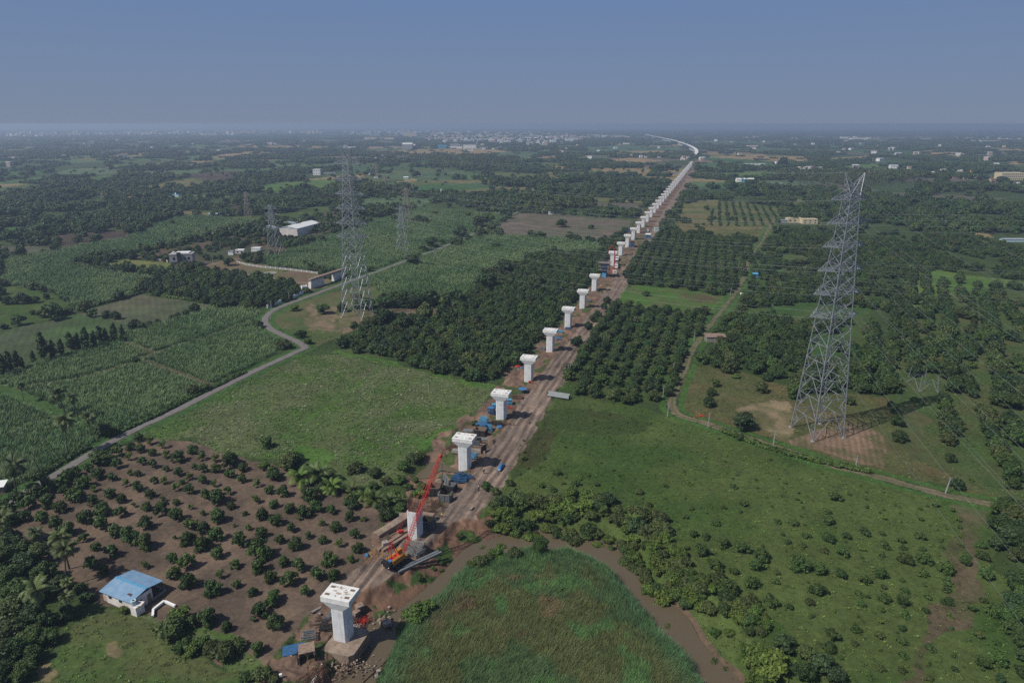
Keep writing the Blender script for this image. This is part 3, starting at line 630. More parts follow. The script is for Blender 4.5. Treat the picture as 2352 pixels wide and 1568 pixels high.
# ------------------------------------------------------------------ mesh helpers
class MB:
    def __init__(s): s.v = []; s.f = []; s.m = []; s.mi = 0
    def quad(s, *p):
        n = len(s.v); s.v += [tuple(q) for q in p]; s.f.append(tuple(range(n, n + len(p)))); s.m.append(s.mi); return s
    def hexa(s, P):      # 8 corners: bottom 4 ccw, top 4 ccw
        n = len(s.v); s.v += [tuple(q) for q in P]
        for f in ((3, 2, 1, 0), (4, 5, 6, 7), (0, 1, 5, 4), (1, 2, 6, 5), (2, 3, 7, 6), (3, 0, 4, 7)):
            s.f.append(tuple(n + i for i in f)); s.m.append(s.mi)
        return s
    def box(s, c, d, rz=0, rx=0, ry=0):
        E_ = Euler((rx, ry, rz)).to_matrix(); c = Vector(c); h = Vector(d) / 2
        P = [c + E_ @ Vector((a * h.x, b * h.y, q * h.z)) for q in (-1, 1) for a, b in ((-1, -1), (1, -1), (1, 1), (-1, 1))]
        return s.hexa(P)
    def taper(s, c, d0, d1, h, rz=0, off=(0, 0)):
        E_ = Euler((0, 0, rz)).to_matrix(); c = Vector(c)
        P = [c + E_ @ Vector((a * d0[0] / 2, b * d0[1] / 2, 0)) for a, b in ((-1, -1), (1, -1), (1, 1), (-1, 1))]
        P += [c + E_ @ Vector((a * d1[0] / 2 + off[0], b * d1[1] / 2 + off[1], h)) for a, b in ((-1, -1), (1, -1), (1, 1), (-1, 1))]
        return s.hexa(P)
    def beam(s, p, q, w, w2=None):
        p = Vector(p); q = Vector(q); d = q - p
        if d.length < 1e-6: return s
        d.normalize(); up = Vector((0, 0, 1)) if abs(d.z) < .95 else Vector((1, 0, 0))
        a = d.cross(up).normalized(); b = a.cross(d).normalized(); w2 = w if w2 is None else w2
        P = [e + a * i * ww / 2 + b * j * ww / 2 for e, ww in ((p, w), (q, w2)) for i, j in ((-1, -1), (1, -1), (1, 1), (-1, 1))]
        return s.hexa(P)
    def prism(s, pts, z0, z1):
        n = len(s.v); k = len(pts)
        s.v += [(a, b, z0) for a, b in pts] + [(a, b, z1) for a, b in pts]
        s.f.append(tuple(range(n + k - 1, n - 1, -1))); s.f.append(tuple(range(n + k, n + 2 * k)))
        s.m += [s.mi] * (k + 2)
        for i in range(k): s.f.append((n + i, n + (i + 1) % k, n + k + (i + 1) % k, n + k + i))
        return s
    def loft(s, rings, cap=True):
        n = len(s.v); k = len(rings[0])
        for r_ in rings: s.v += [tuple(p) for p in r_]
        for j in range(len(rings) - 1):
            for i in range(k):
                s.f.append((n + j * k + i, n + j * k + (i + 1) % k, n + (j + 1) * k + (i + 1) % k, n + (j + 1) * k + i)); s.m.append(s.mi)
        if cap:
            s.f.append(tuple(range(n + k - 1, n - 1, -1))); s.f.append(tuple(n + (len(rings) - 1) * k + i for i in range(k))); s.m += [s.mi] * 2
        return s
    def cyl(s, p, q, r0, r1=None, k=10):
        p = Vector(p); q = Vector(q); d = (q - p).normalized(); r1 = r0 if r1 is None else r1
        up = Vector((0, 0, 1)) if abs(d.z) < .95 else Vector((1, 0, 0))
        a = d.cross(up).normalized(); b = a.cross(d).normalized()
        if a.cross(b).dot(d) < 0: b = -b
        return s.loft([[e + a * math.cos(t * 2 * math.pi / k) * r + b * math.sin(t * 2 * math.pi / k) * r for t in range(k)] for e, r in ((p, r0), (q, r1))])
    def tube(s, pts, r, k=6):
        rings = []
        for i, p in enumerate(pts):
            p = Vector(p); d = (Vector(pts[min(i + 1, len(pts) - 1)]) - Vector(pts[max(i - 1, 0)])).normalized()
            up = Vector((0, 0, 1)) if abs(d.z) < .95 else Vector((1, 0, 0))
            a = d.cross(up).normalized(); b = a.cross(d).normalized(); rr = r[i] if isinstance(r, (list, tuple)) else r
            rings.append([p + (a * math.cos(-t * 2 * math.pi / k) + b * math.sin(-t * 2 * math.pi / k)) * rr for t in range(k)])
        return s.loft(rings)
    def mesh(s, name, mats, smooth=False):
        me = bpy.data.meshes.new(name); me.from_pydata(s.v, [], s.f); me.validate()
        mats = mats if isinstance(mats, (list, tuple)) else [mats]
        for q in mats: me.materials.append(q)
        if len(mats) > 1 and len(me.polygons) == len(s.m): me.polygons.foreach_set('material_index', s.m)
        if smooth: me.polygons.foreach_set('use_smooth', [True] * len(me.polygons))
        me.update()
        return me
def link(name, data, parent=None):
    o = bpy.data.objects.new(name, data); COL.objects.link(o)
    if parent is not None: o.parent = parent
    return o
def tag(o, label=None, cat=None, group=None, kind=None):
    if label: o['label'] = label
    if cat: o['category'] = cat
    if group: o['group'] = group
    if kind: o['kind'] = kind
    return o
def thing(name, label, cat, loc=(0, 0, 0), rz=0, group=None):
    o = link(name, None); o.location = loc; o.rotation_euler = (0, 0, rz); o.empty_display_size = .1
    return tag(o, label, cat, group)
def part(name, mb, mat, parent, smooth=False, label=None):
    o = link(name, mb.mesh(name, mat, smooth) if isinstance(mb, MB) else mb, parent)
    if label: o['label'] = label
    return o
KIDS = {}
def copy_tree(root, loc, rz=0, scl=1, label=None, group=None):
    r_ = root.copy(); COL.objects.link(r_); r_.location = loc; r_.rotation_euler = (0, 0, rz)
    r_.scale = (scl,) * 3 if isinstance(scl, (int, float)) else scl
    if label: r_['label'] = label
    if group: r_['group'] = group
    if root not in KIDS:
        KIDS[root] = [(c_, list(c_.children)) for c_ in root.children]
    for c_, gs in KIDS[root]:
        d_ = c_.copy(); COL.objects.link(d_); d_.parent = r_
        for g_ in gs:
            e_ = g_.copy(); COL.objects.link(e_); e_.parent = d_
    return r_
def npmesh(name, V, Fq, mats, lv=None, mi=None, smooth=False):
    me = bpy.data.meshes.new(name)
    me.vertices.add(len(V)); me.vertices.foreach_set('co', np.asarray(V, np.float32).ravel())
    k = Fq.shape[1]
    me.loops.add(Fq.size); me.loops.foreach_set('vertex_index', Fq.astype(np.int32).ravel())
    me.polygons.add(len(Fq)); me.polygons.foreach_set('loop_start', np.arange(0, Fq.size, k, dtype=np.int32))
    try: me.polygons.foreach_set('loop_total', np.full(len(Fq), k, np.int32))
    except Exception: pass
    for q in (mats if isinstance(mats, (list, tuple)) else [mats]): me.materials.append(q)
    if mi is not None: me.polygons.foreach_set('material_index', np.asarray(mi, np.int32))
    if smooth: me.polygons.foreach_set('use_smooth', np.ones(len(Fq), bool))
    if lv is not None:
        a = me.attributes.new('lv', 'FLOAT', 'POINT'); a.data.foreach_set('value', np.asarray(lv, np.float32))
    me.update(calc_edges=True)
    return me
# ------------------------------------------------------------------ the ground: one sheet, finer near by, to beyond the horizon
def build_ground():
    dep = np.concatenate([np.arange(44.6, 26.0, -.075), np.arange(26.0, 12, -.05), np.arange(12, 3, -.045), np.arange(3, .9, -.035), np.arange(.9, .155, -.03)])
    dep = np.unique(dep.round(4))[::-1]; dep = dep[np.r_[True, np.diff(dep) < -.012]]; rr = 98.0 / np.tan(np.radians(dep)); rr = np.concatenate([[25, 45, 65, 80, 90], rr, [42000.]])
    th = np.radians(np.concatenate([np.arange(-75, -44, 1.0), np.arange(-44, 44, .105), np.arange(44, 76, 1.0)]))
    A, B = np.meshgrid(rr, th, indexing='ij')
    x = (A * np.sin(B)).ravel(); y = (A * np.cos(B)).ravel()
    z = height(x, y)
    col, cls = cover(x, y)
    nr, nt_ = len(rr), len(th)
    i = np.arange(nr - 1)[:, None] * nt_ + np.arange(nt_ - 1)[None, :]
    Fq = np.stack([i, i + 1, i + nt_ + 1, i + nt_], -1).reshape(-1, 4)[:, ::-1]
    me = npmesh('ground', np.stack([x, y, z], 1), Fq, M['land'], smooth=True)
    a = me.color_attributes.new('col', 'FLOAT_COLOR', 'POINT')
    a.data.foreach_set('color', np.concatenate([col, np.ones((len(col), 1))], 1).astype(np.float32).ravel())
    o = link('ground', me); tag(o, 'flat farmland of fields, bare earth and scrub reaching the horizon', 'ground', kind='structure')
build_ground()

def sheet(name, P, z, mat, label, cat, kind='structure'):
    me = bpy.data.meshes.new(name); bm = bmesh.new()
    vs = [bm.verts.new((p[0], p[1], z + drop(p[0], p[1]))) for p in P]
    f = bm.faces.new(vs); f.normal_update()
    if f.normal.z < 0: f.normal_flip()
    bmesh.ops.triangulate(bm, faces=bm.faces[:])
    bm.to_mesh(me); bm.free(); me.materials.append(mat)
    return tag(link(name, me), label, cat, kind=kind)
def ribbon(name, L, w, mat, label, cat, lift=.06):
    L = np.asarray(L)
    # resample
    seg = np.r_[0, np.cumsum(np.hypot(*np.diff(L, axis=0).T))]
    t = np.arange(0, seg[-1], 1.5); X = np.interp(t, seg, L[:, 0]); Y = np.interp(t, seg, L[:, 1])
    dx = np.gradient(X); dy = np.gradient(Y); n = np.hypot(dx, dy); nx, ny = -dy / n, dx / n
    V = []
    for s in (-1, -.6, 0, .6, 1):
        ww = w / 2 * s * (1 + .06 * np.sin(t * .7 + s))
        xx = X + nx * ww; yy = Y + ny * ww
        V.append(np.stack([xx, yy, height(X, Y) + lift - .04 * abs(s) + drop(X, Y) * 0 + .08], 1))
    V = np.array(V); k = len(t)
    i = (np.arange(4)[:, None] * k + np.arange(k - 1)[None, :])
    Fq = np.stack([i, i + 1, i + k + 1, i + k], -1).reshape(-1, 4)[:, ::-1]
    o = link(name, npmesh(name, V.reshape(-1, 3), Fq, mat, smooth=True))
    return tag(o, label, cat, kind='structure')
ribbon('road', ROAD, 3.2, M['tar'], 'narrow grey tarred country lane between sugarcane fields', 'road', .1)
RW = RIVER.copy(); cen = RW.mean(0)
sheet('river', RIVER, WZ, M['river'], 'muddy brown river curving round a grassy bend', 'water')
sheet('pond', POND, -.85, M['pondw'], 'small brown pond beside the haul road', 'water')
sheet('stream_pool', PITP, -2.95, M['river'], 'shallow muddy stream pool below the nearest pier footing', 'water')
sheet('lake', poly(24, [(400, 1120), (560, 1095), (700, 1085), (950, 1095), (960, 1125), (800, 1135), (520, 1145)]), .05, M['lake'], 'narrow grey-blue lake left of the pier row', 'water')
sheet('reservoir', poly(20, [(1310, 915), (1480, 905), (1660, 908), (1790, 920), (1780, 938), (1600, 930), (1340, 944)]), .05, M['lake'], 'small grey-blue pond among far trees', 'water')

# ------------------------------------------------------------------ plant shapes
def leaf_cloud(lobes, n, size, flat=.25, up=.25, seed=0, jag=.22, droop=0):
    """lobes: (x,y,z,rx,ry,rz); many small leaf sprays on and inside the lobes"""
    r = np.random.default_rng(seed)
    L = np.array(lobes); area = L[:, 3] * L[:, 4] + L[:, 3] * L[:, 5]
    idx = r.choice(len(L), n, p=area / area.sum())
    d = r.normal(size=(n, 3)); d /= np.linalg.norm(d, axis=1)[:, None]
    d[:, 2] = np.where(d[:, 2] < -.5, -d[:, 2], d[:, 2])
    rad = 1 - jag * r.random(n) ** 1.5 + .10 * r.normal(size=n)
    C = L[idx, :3] + d * L[idx, 3:] * rad[:, None]
    nrm = d / L[idx, 3:]; nrm /= np.linalg.norm(nrm, axis=1)[:, None]
    nrm = nrm + r.normal(size=(n, 3)) * .55 + np.array([0, 0, up]); nrm /= np.linalg.norm(nrm, axis=1)[:, None]
    t = r.normal(size=(n, 3)); t -= (t * nrm).sum(1)[:, None] * nrm; t /= np.linalg.norm(t, axis=1)[:, None]
    b_ = np.cross(nrm, t)
    s = size * (.55 + .9 * r.random(n))[:, None]
    V = np.stack([C - t * s - b_ * s * .35, C + b_ * s * .6 - nrm * s * .1, C + t * s + b_ * s * .2, C - b_ * s * .65 + nrm * s * .15], 1).reshape(-1, 3)
    Fq = np.arange(n * 4).reshape(-1, 4)
    lv = np.clip(.5 + .26 * r.normal(size=n) + .25 * (r.random(len(L))[idx] - .5), 0, 1)
    return V, Fq, np.repeat(lv, 4)
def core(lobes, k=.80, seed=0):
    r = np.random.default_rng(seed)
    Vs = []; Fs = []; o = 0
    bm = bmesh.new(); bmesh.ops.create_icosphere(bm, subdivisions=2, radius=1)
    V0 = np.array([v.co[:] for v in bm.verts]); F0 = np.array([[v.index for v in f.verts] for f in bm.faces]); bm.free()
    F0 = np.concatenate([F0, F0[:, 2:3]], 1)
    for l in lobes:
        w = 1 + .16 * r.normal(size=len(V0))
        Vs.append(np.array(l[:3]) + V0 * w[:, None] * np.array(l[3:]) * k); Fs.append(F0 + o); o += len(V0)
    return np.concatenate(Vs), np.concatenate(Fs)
def tris(me_V, me_F): return me_V, me_F
def crown_mesh(name, lobes, n, size, mat, seed, k=.74, jag=.30, up=.25):
    V1, F1, l1 = leaf_cloud(lobes, n, size, seed=seed, jag=jag, up=up)
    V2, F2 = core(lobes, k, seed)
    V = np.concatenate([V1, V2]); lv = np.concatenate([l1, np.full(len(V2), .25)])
    me = bpy.data.meshes.new(name)
    f = [tuple(q) for q in F1] + [tuple(q[:3] + len(V1)) for q in F2]
    me.from_pydata(V.tolist(), [], f); me.materials.append(mat)
    a = me.attributes.new('lv', 'FLOAT', 'POINT'); a.data.foreach_set('value', lv.astype(np.float32))
    me.update(); return me
def lump(r, w, h, base, n, spread=.55, flat=.75):
    """irregular crown of lobes, width w, height h, starting at height base"""
    out = []
    n = int(n * 1.9)
    for i in range(n):
        a = i * 2.399 + r.random() * 1.2; d = w / 2 * (spread + .22) * math.sqrt(r.random())
        zz = base + h * (.16 + .66 * r.random()) * (1 - .32 * d / (w / 2))
        rr_ = w / 2 * (.20 + .26 * r.random())
        out.append((math.cos(a) * d, math.sin(a) * d, zz, rr_, rr_ * r.uniform(.8, 1.2), rr_ * flat * (.8 + .5 * r.random())))
    out.append((0, 0, base + h * .5, w * .30, w * .30, h * .42))
    return out
def trunk_mb(r, h, rad, lean=.15, limbs=4, reach=1.0):
    mb = MB(); x = y = 0; pts = [(0, 0, -.3)]
    for k in range(1, 4):
        x += r.uniform(-lean, lean) * h / 3; y += r.uniform(-lean, lean) * h / 3; pts.append((x, y, h * k / 3))
    mb.tube(pts, [rad * 1.25, rad, rad * .85, rad * .6], 6)
    for k in range(limbs):
        a = k * 6.283 / limbs + r.random(); z0 = h * r.uniform(.35, .75)
        mb.tube([(x * z0 / h, y * z0 / h, z0), (math.cos(a) * reach * .5, math.sin(a) * reach * .5, z0 + h * .25), (math.cos(a) * reach, math.sin(a) * reach, h * 1.05)], [rad * .55, rad * .4, rad * .2], 5)
    return mb
PR = random.Random(5)
NODRAW = []
def make_tree(name, cat, w, h, base, nl, leaves, lsize, mat, seed, trunk_r=.12, lobes=None, k=.72, jag=.30):
    rr_ = random.Random(seed)
    lb = lobes or lump(rr_, w, h, base, nl)
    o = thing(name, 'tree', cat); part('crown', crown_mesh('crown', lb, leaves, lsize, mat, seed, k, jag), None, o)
    part('trunk', trunk_mb(rr_, base + h * .45, trunk_r, .12, 4, w * .28), M['bark'], o)
    COL.objects.unlink(o)
    for c_ in o.children: COL.objects.unlink(c_)
    return o
def palm_meshes(seed, h=9, nf=17, fl=3.3, lean=.12, leaf='palm'):
    r = random.Random(seed); V = []; Fq = []; lv = []; dry = MB(); tr = MB()
    lx, ly = r.uniform(-lean, lean) * h, r.uniform(-lean, lean) * h
    pts = [(lx * t * t, ly * t * t, h * t - .3) for t in np.linspace(0, 1, 7)]
    if h > 1.5: tr.tube(pts, [.26, .2, .17, .16, .15, .15, .17], 7)
    else: tr.tube([(0, 0, -.3), (0, 0, h)], [.3, .25], 7)
    top = Vector(pts[-1]) if h > 1.5 else Vector((0, 0, h))
    def frond(az, el, L, target, dryf=False):
        n = 9; P = []
        for i in range(n + 1):
            t = i / n; e = el - (1.9 if not dryf else 1.0) * t * t * (1.1 - .3 * math.sin(el))
            if i == 0: P.append(top.copy()); continue
            P.append(P[-1] + Vector((math.cos(az) * math.cos(e), math.sin(az) * math.cos(e), math.sin(e))) * L / n)
        side = Vector((-math.sin(az), math.cos(az), 0)); b0 = .3 + .5 * r.random()
        for i in range(n):
            for k2 in range(3):
                t = (i + k2 / 3) / n
                if t < .08: continue
                c = P[i].lerp(P[i + 1], k2 / 3); ll = L * .26 * math.sin(math.pi * min(1, .18 + t * .86)) + .1
                f = (P[i + 1] - P[i]).normalized()
                for sg in (-1, 1):
                    tip = c + side * sg * ll * .8 + f * ll * .45 + Vector((0, 0, -ll * (.35 + .25 * r.random())))
                    q = [c - f * .07, c + f * .09, tip + f * .03, tip - f * .03]
                    if dryf: dry.quad(*q)
                    else:
                        s = len(V); V.extend([tuple(p) for p in q]); Fq.append((s, s + 1, s + 2, s + 3)); lv.extend([min(1, max(0, b0 + r.uniform(-.2, .2)))] * 4)
            if not dryf:
                w_ = side * .05; s = len(V); V.extend([tuple(P[i] - w_), tuple(P[i] + w_), tuple(P[i + 1] + w_), tuple(P[i + 1] - w_)]); Fq.append((s, s + 1, s + 2, s + 3)); lv.extend([.8] * 4)
    for k in range(nf):
        frond(k * 2.399 + r.random() * .3, math.radians(r.choice((75, 55, 40, 25, 10, -10))), fl * r.uniform(.85, 1.1), V)
    for k in range(3): frond(k * 2.1 + r.random(), math.radians(r.uniform(-60, -35)), fl * .85, V, True)
    me = npmesh('frond_crown', np.array(V), np.array(Fq), M[leaf], np.array(lv))
    return me, tr.mesh('trunk', M['palmbark']), dry.mesh('dry_fronds', M['palm_dry'])
def make_palm(name, seed, h, nf=17, fl=3.3, leaf='palm', lean=.12):
    o = thing(name, 'palm', 'palm tree'); a, b_, c_ = palm_meshes(seed, h, nf, fl, lean, leaf)
    part('crown', a, None, o); part('trunk', b_, None, o); part('dry_fronds', c_, None, o)
    COL.objects.unlink(o)
    for q in o.children: COL.objects.unlink(q)
    return o
P_ORCH = [make_tree('orchard_tree', 'orchard tree', 2.7, 2.3, .12, 7, 760, .16, M['leaf'], 20 + i, .08) for i in range(5)]
P_ORCHL = [make_tree('orchard_tree', 'orchard tree', 2.4, 1.9, .4, 5, 380, .16, M['leaf_light'], 30 + i, .06, jag=.45, k=.55) for i in range(2)]
P_MANGO = [make_tree('mango_tree', 'mango tree', 6.2, 4.6, .5, 10, 1150, .34, M[('leaf', 'leaf_dark', 'leaf', 'leaf_olive', 'leaf_dark', 'leaf_blue')[i]], 40 + i, .2) for i in range(6)]
P_BUSH = [make_tree('bush', 'bush', 2.4, 1.5, .1, 5, 420, .17, M['leaf' if i != 1 else 'leaf_olive'], 60 + i, .05, jag=.35, k=.6) for i in range(4)]
P_BUSHL = [make_tree('bush', 'bush', 2.2, 1.5, .1, 4, 260, .17, M['leaf_light'], 70 + i, .04, jag=.5, k=.45) for i in range(2)]
P_BROAD = [make_tree('broadleaf_tree', 'tree', 8.5, 7, 1.2, 13, 1900, .36, M[('leaf', 'leaf_dark', 'leaf_blue', 'leaf_olive')[i % 4]], 80 + i, .28) for i in range(4)]
P_SCRUB = [make_tree('bank_shrub', 'shrub', 5.0, 3.6, 0, 9, 1100, .27, M[('leaf_light', 'leaf_light', 'leaf_olive', 'leaf')[i % 4]], 90 + i, .1, jag=.3, k=.72) for i in range(4)]
def column_lobes(s):
    r = random.Random(s); return [(r.uniform(-.6, .6), r.uniform(-.6, .6), z, 1.5 * k, 1.5 * k, 1.25) for z, k in ((2.0, .8), (3.4, 1.15), (4.8, 1.2), (6.2, 1.0), (7.6, .85), (8.8, .5))]
P_COL = [make_tree('timber_tree', 'tree', 3, 8, 1, 0, 900, .32, M['leaf_dark'], 100 + i, .14, lobes=column_lobes(i)) for i in range(3)]
P_PALM = [make_palm('coconut_palm', 200 + i, (9.5, 8, 11)[i], 20, 3.6) for i in range(3)]
P_PALML = [make_palm('young_palm', 210 + i, 1.6, 18, 4.2, 'leaf_light' if i == 0 else 'palm') for i in range(2)]
ALLP = []

# instanced ground plants
def tuft(name, seed, n, h, w, spread, mat, bend=.5, seg=2, lean=(0, 0)):
    r = np.random.default_rng(seed); V = []; Fq = []; lv = []
    for k in range(n):
        a = r.random() * 6.283; d = spread * math.sqrt(r.random()); x, y = math.cos(a) * d, math.sin(a) * d
        az = r.random() * 6.283; hh = h * (.6 + .5 * r.random()); bd = bend * (.4 + r.random())
        dx, dy = math.cos(az) * bd * hh + lean[0] * hh, math.sin(az) * bd * hh + lean[1] * hh
        ax, ay = -math.sin(az) * w / 2, math.cos(az) * w / 2
        prev = None; c = min(1, max(0, .45 + .25 * r.normal()))
        for s in range(seg + 1):
            t = s / seg; zz = hh * (t - .42 * bend * t * t * (1 + bd)); ww = 1 - .75 * t
            p = (x + dx * t * t, y + dy * t * t, max(zz, .02))
            cur = ((p[0] - ax * ww, p[1] - ay * ww, p[2]), (p[0] + ax * ww, p[1] + ay * ww, p[2]))
            if prev:
                b0 = len(V); V += [prev[0], prev[1], cur[1], cur[0]]; Fq.append((b0, b0 + 1, b0 + 2, b0 + 3)); lv += [c] * 4
            prev = cur
    return npmesh(name, np.array(V), np.array(Fq), mat, np.array(lv))
def weed(name, seed, n, w, h, size, mat):
    lb = lump(random.Random(seed), w, h, 0, 4, .8)
    V, Fq, lv = leaf_cloud(lb, n, size, seed=seed, jag=.6, up=.5)
    V[:, 2] = np.abs(V[:, 2])
    return npmesh(name, V, Fq, mat, lv)
def rawobj(name, me):
    return bpy.data.objects.new(name, me)
def joined(tree, name):      # one-mesh version of a tree prototype for the far woods
    Vs = []; fs = []; lv = []; mi = []; mats = []; o = 0
    for c_ in tree.children:
        me = c_.data; n = len(me.vertices); co = np.empty(n * 3, np.float32); me.vertices.foreach_get('co', co)
        Vs += co.reshape(-1, 3).tolist(); a = me.attributes.get('lv')
        if a: q = np.empty(n, np.float32); a.data.foreach_get('value', q); lv += q.tolist()
        else: lv += [.5] * n
        mats.append(me.materials[0]); fs += [tuple(o + i for i in p.vertices) for p in me.polygons]; mi += [len(mats) - 1] * len(me.polygons); o += n
    me = bpy.data.meshes.new(name); me.from_pydata(Vs, [], fs)
    for q in mats: me.materials.append(q)
    me.polygons.foreach_set('material_index', mi)
    a = me.attributes.new('lv', 'FLOAT', 'POINT'); a.data.foreach_set('value', np.array(lv, np.float32)); me.update()
    return rawobj(name, me)
def scatter(name, pts, rotz, scl, idx, protos, label, cat, tint=None, tilt=None):
    n = len(pts)
    me = bpy.data.meshes.new(name); me.vertices.add(n); me.vertices.foreach_set('co', np.asarray(pts, np.float32).ravel())
    rot = np.zeros((n, 3), np.float32); rot[:, 2] = rotz
    if tilt is not None: rot[:, :2] = tilt
    scl = np.asarray(scl, np.float32)
    if scl.ndim == 1: scl = np.repeat(scl[:, None], 3, 1)
    for nm, ty, key, v in (('rot', 'FLOAT_VECTOR', 'vector', rot), ('scl', 'FLOAT_VECTOR', 'vector', scl)):
        a = me.attributes.new(nm, ty, 'POINT'); a.data.foreach_set(key, np.ascontiguousarray(v, np.float32).ravel())
    a = me.attributes.new('pidx', 'INT', 'POINT'); a.data.foreach_set('value', np.asarray(idx, np.int32))
    if tint is not None:
        a = me.attributes.new('tint', 'FLOAT_COLOR', 'POINT'); a.data.foreach_set('color', np.concatenate([tint, np.ones((n, 1))], 1).astype(np.float32).ravel())
    me.update()
    coll = bpy.data.collections.new(name + '_kinds')
    for i, p in enumerate(protos):
        p.name = 'k%02d_%s' % (i, name); coll.objects.link(p)
    ng = bpy.data.node_groups.new(name, 'GeometryNodeTree')
    ng.interface.new_socket('Geometry', in_out='INPUT', socket_type='NodeSocketGeometry'); ng.interface.new_socket('Geometry', in_out='OUTPUT', socket_type='NodeSocketGeometry')
    N = ng.nodes; L = ng.links
    gi = N.new('NodeGroupInput'); go = N.new('NodeGroupOutput'); ip = N.new('GeometryNodeInstanceOnPoints'); ci = N.new('GeometryNodeCollectionInfo')
    ci.inputs['Collection'].default_value = coll; ci.inputs['Separate Children'].default_value = True; ci.inputs['Reset Children'].default_value = True
    def na(nm, ty):
        q = N.new('GeometryNodeInputNamedAttribute'); q.data_type = ty; q.inputs[0].default_value = nm; return q.outputs[0]
    L.new(gi.outputs[0], ip.inputs['Points']); L.new(ci.outputs[0], ip.inputs['Instance']); ip.inputs['Pick Instance'].default_value = True
    L.new(na('pidx', 'INT'), ip.inputs['Instance Index']); L.new(na('rot', 'FLOAT_VECTOR'), ip.inputs['Rotation']); L.new(na('scl', 'FLOAT_VECTOR'), ip.inputs['Scale'])
    L.new(ip.outputs[0], go.inputs[0])
    o = link(name, me); md = o.modifiers.new('scatter', 'NODES'); md.node_group = ng
    return tag(o, label, cat, kind='stuff')

def grid_pts(x0, x1, y0, y1, s, jit=.45, rot=0):
    xs = np.arange(x0, x1, s); ys = np.arange(y0, y1, s); X, Y = np.meshgrid(xs, ys)
    X = X.ravel() + rng.uniform(-jit, jit, X.size) * s; Y = Y.ravel() + rng.uniform(-jit, jit, Y.size) * s
    return X, Y
def fov(X, Y, m=6):
    """keep what could be seen from the photograph's place or a few steps beside it"""
    return (np.abs(X) < Y * .80 * .98 + 12 + m) & (Y > 85)
def pick(X, Y, classes):
    col, cls = cover(X, Y)
    m = np.isin(cls, [CI[c] for c in classes])
    return X[m], Y[m], col[m], cls[m]

# --- sugarcane
bb = []
def band(s, y0, y1, xr, classes):
    X, Y = grid_pts(-xr, xr * .5, y0, y1, s); k = fov(X, Y); X, Y = X[k], Y[k]
    return pick(X, Y, classes)
PX = []; PC = []; PS = []
for s, y0, y1, xr, k in ((1.35, 120, 330, 260, 1.0), (2.0, 330, 560, 430, 1.35), (2.5, 560, 1150, 850, 1.45)):
    X, Y, c_, _ = band(s, y0, y1, xr, ['cane']); PX.append(np.stack([X, Y, height(X, Y)], 1)); PC.append(c_); PS.append(np.stack([np.full(len(X), k), np.full(len(X), k), np.full(len(X), min(k, 1.25))], 1) * rng.uniform(.75, 1.25, (len(X), 1)))
P_ = np.concatenate(PX); n_ = len(P_)
scatter('sugarcane', P_, rng.random(n_) * 6.28, np.concatenate(PS), rng.integers(0, 4, n_), [rawobj('a', tuft('cane_tuft', 300 + i, 24, 2.3, .13, .75, M['tint'], .42, 3)) for i in range(4)],
        'standing green sugarcane filling the fields', 'sugarcane', np.concatenate(PC) * np.array([1.75, 1.72, 1.5]))
print('cane', n_)
# --- tall grass on the bend
X, Y = grid_pts(-60, 110, 85, 180, .62); m = inside(ISLE, X, Y) & (pldist(RIVER, X, Y, 6, True) > .5) & fov(X, Y); X, Y = X[m], Y[m]
c_, _ = cover(X, Y)
a1 = fbm(X, Y, 13, 3); a2 = fbm(X + 60, Y + 20, 8, 3); a3 = fbm(X, Y + 90, 30, 2); edge = pldist(RIVER, X, Y, 14, True)
cc = np.array([.050, .088, .038]) * np.ones((len(X), 1))
cc = np.where((a1 > .54)[:, None], [.072, .088, .036], cc); cc = np.where(((a2 > .58) & (np.hypot(X + 5, Y - 128) < 17))[:, None], [.100, .085, .048], cc); cc = np.where(((a3 > .58) | (a2 < .34))[:, None], [.062, .125, .044], cc)
w_ = sstep(9, 2, edge)[:, None]; cc = cc * (1 - w_) + np.array([.048, .100, .044]) * w_
cc *= (.75 + .5 * fbm(X, Y, 1.5, 3))[:, None]
wind = (fbm(X, Y, 16, 3) - .5) * 5.0
scatter('tall_grass', np.stack([X, Y, height(X, Y) - .05], 1), wind + rng.normal(size=len(X)) * .6, rng.uniform(.7, 1.3, len(X)) * (.7 + .7 * fbm(X, Y, 5, 2)), rng.integers(0, 3, len(X)),
        [rawobj('a', tuft('grass_tuft', 320 + i, 42, 1.25, .034, .55, M['tint'], .40, 3, (.22, .08))) for i in range(3)], 'dense tall wind-combed grass covering the river bend', 'grass', cc * np.array([1.72, 1.60, 1.42]))
print('isle', len(X))
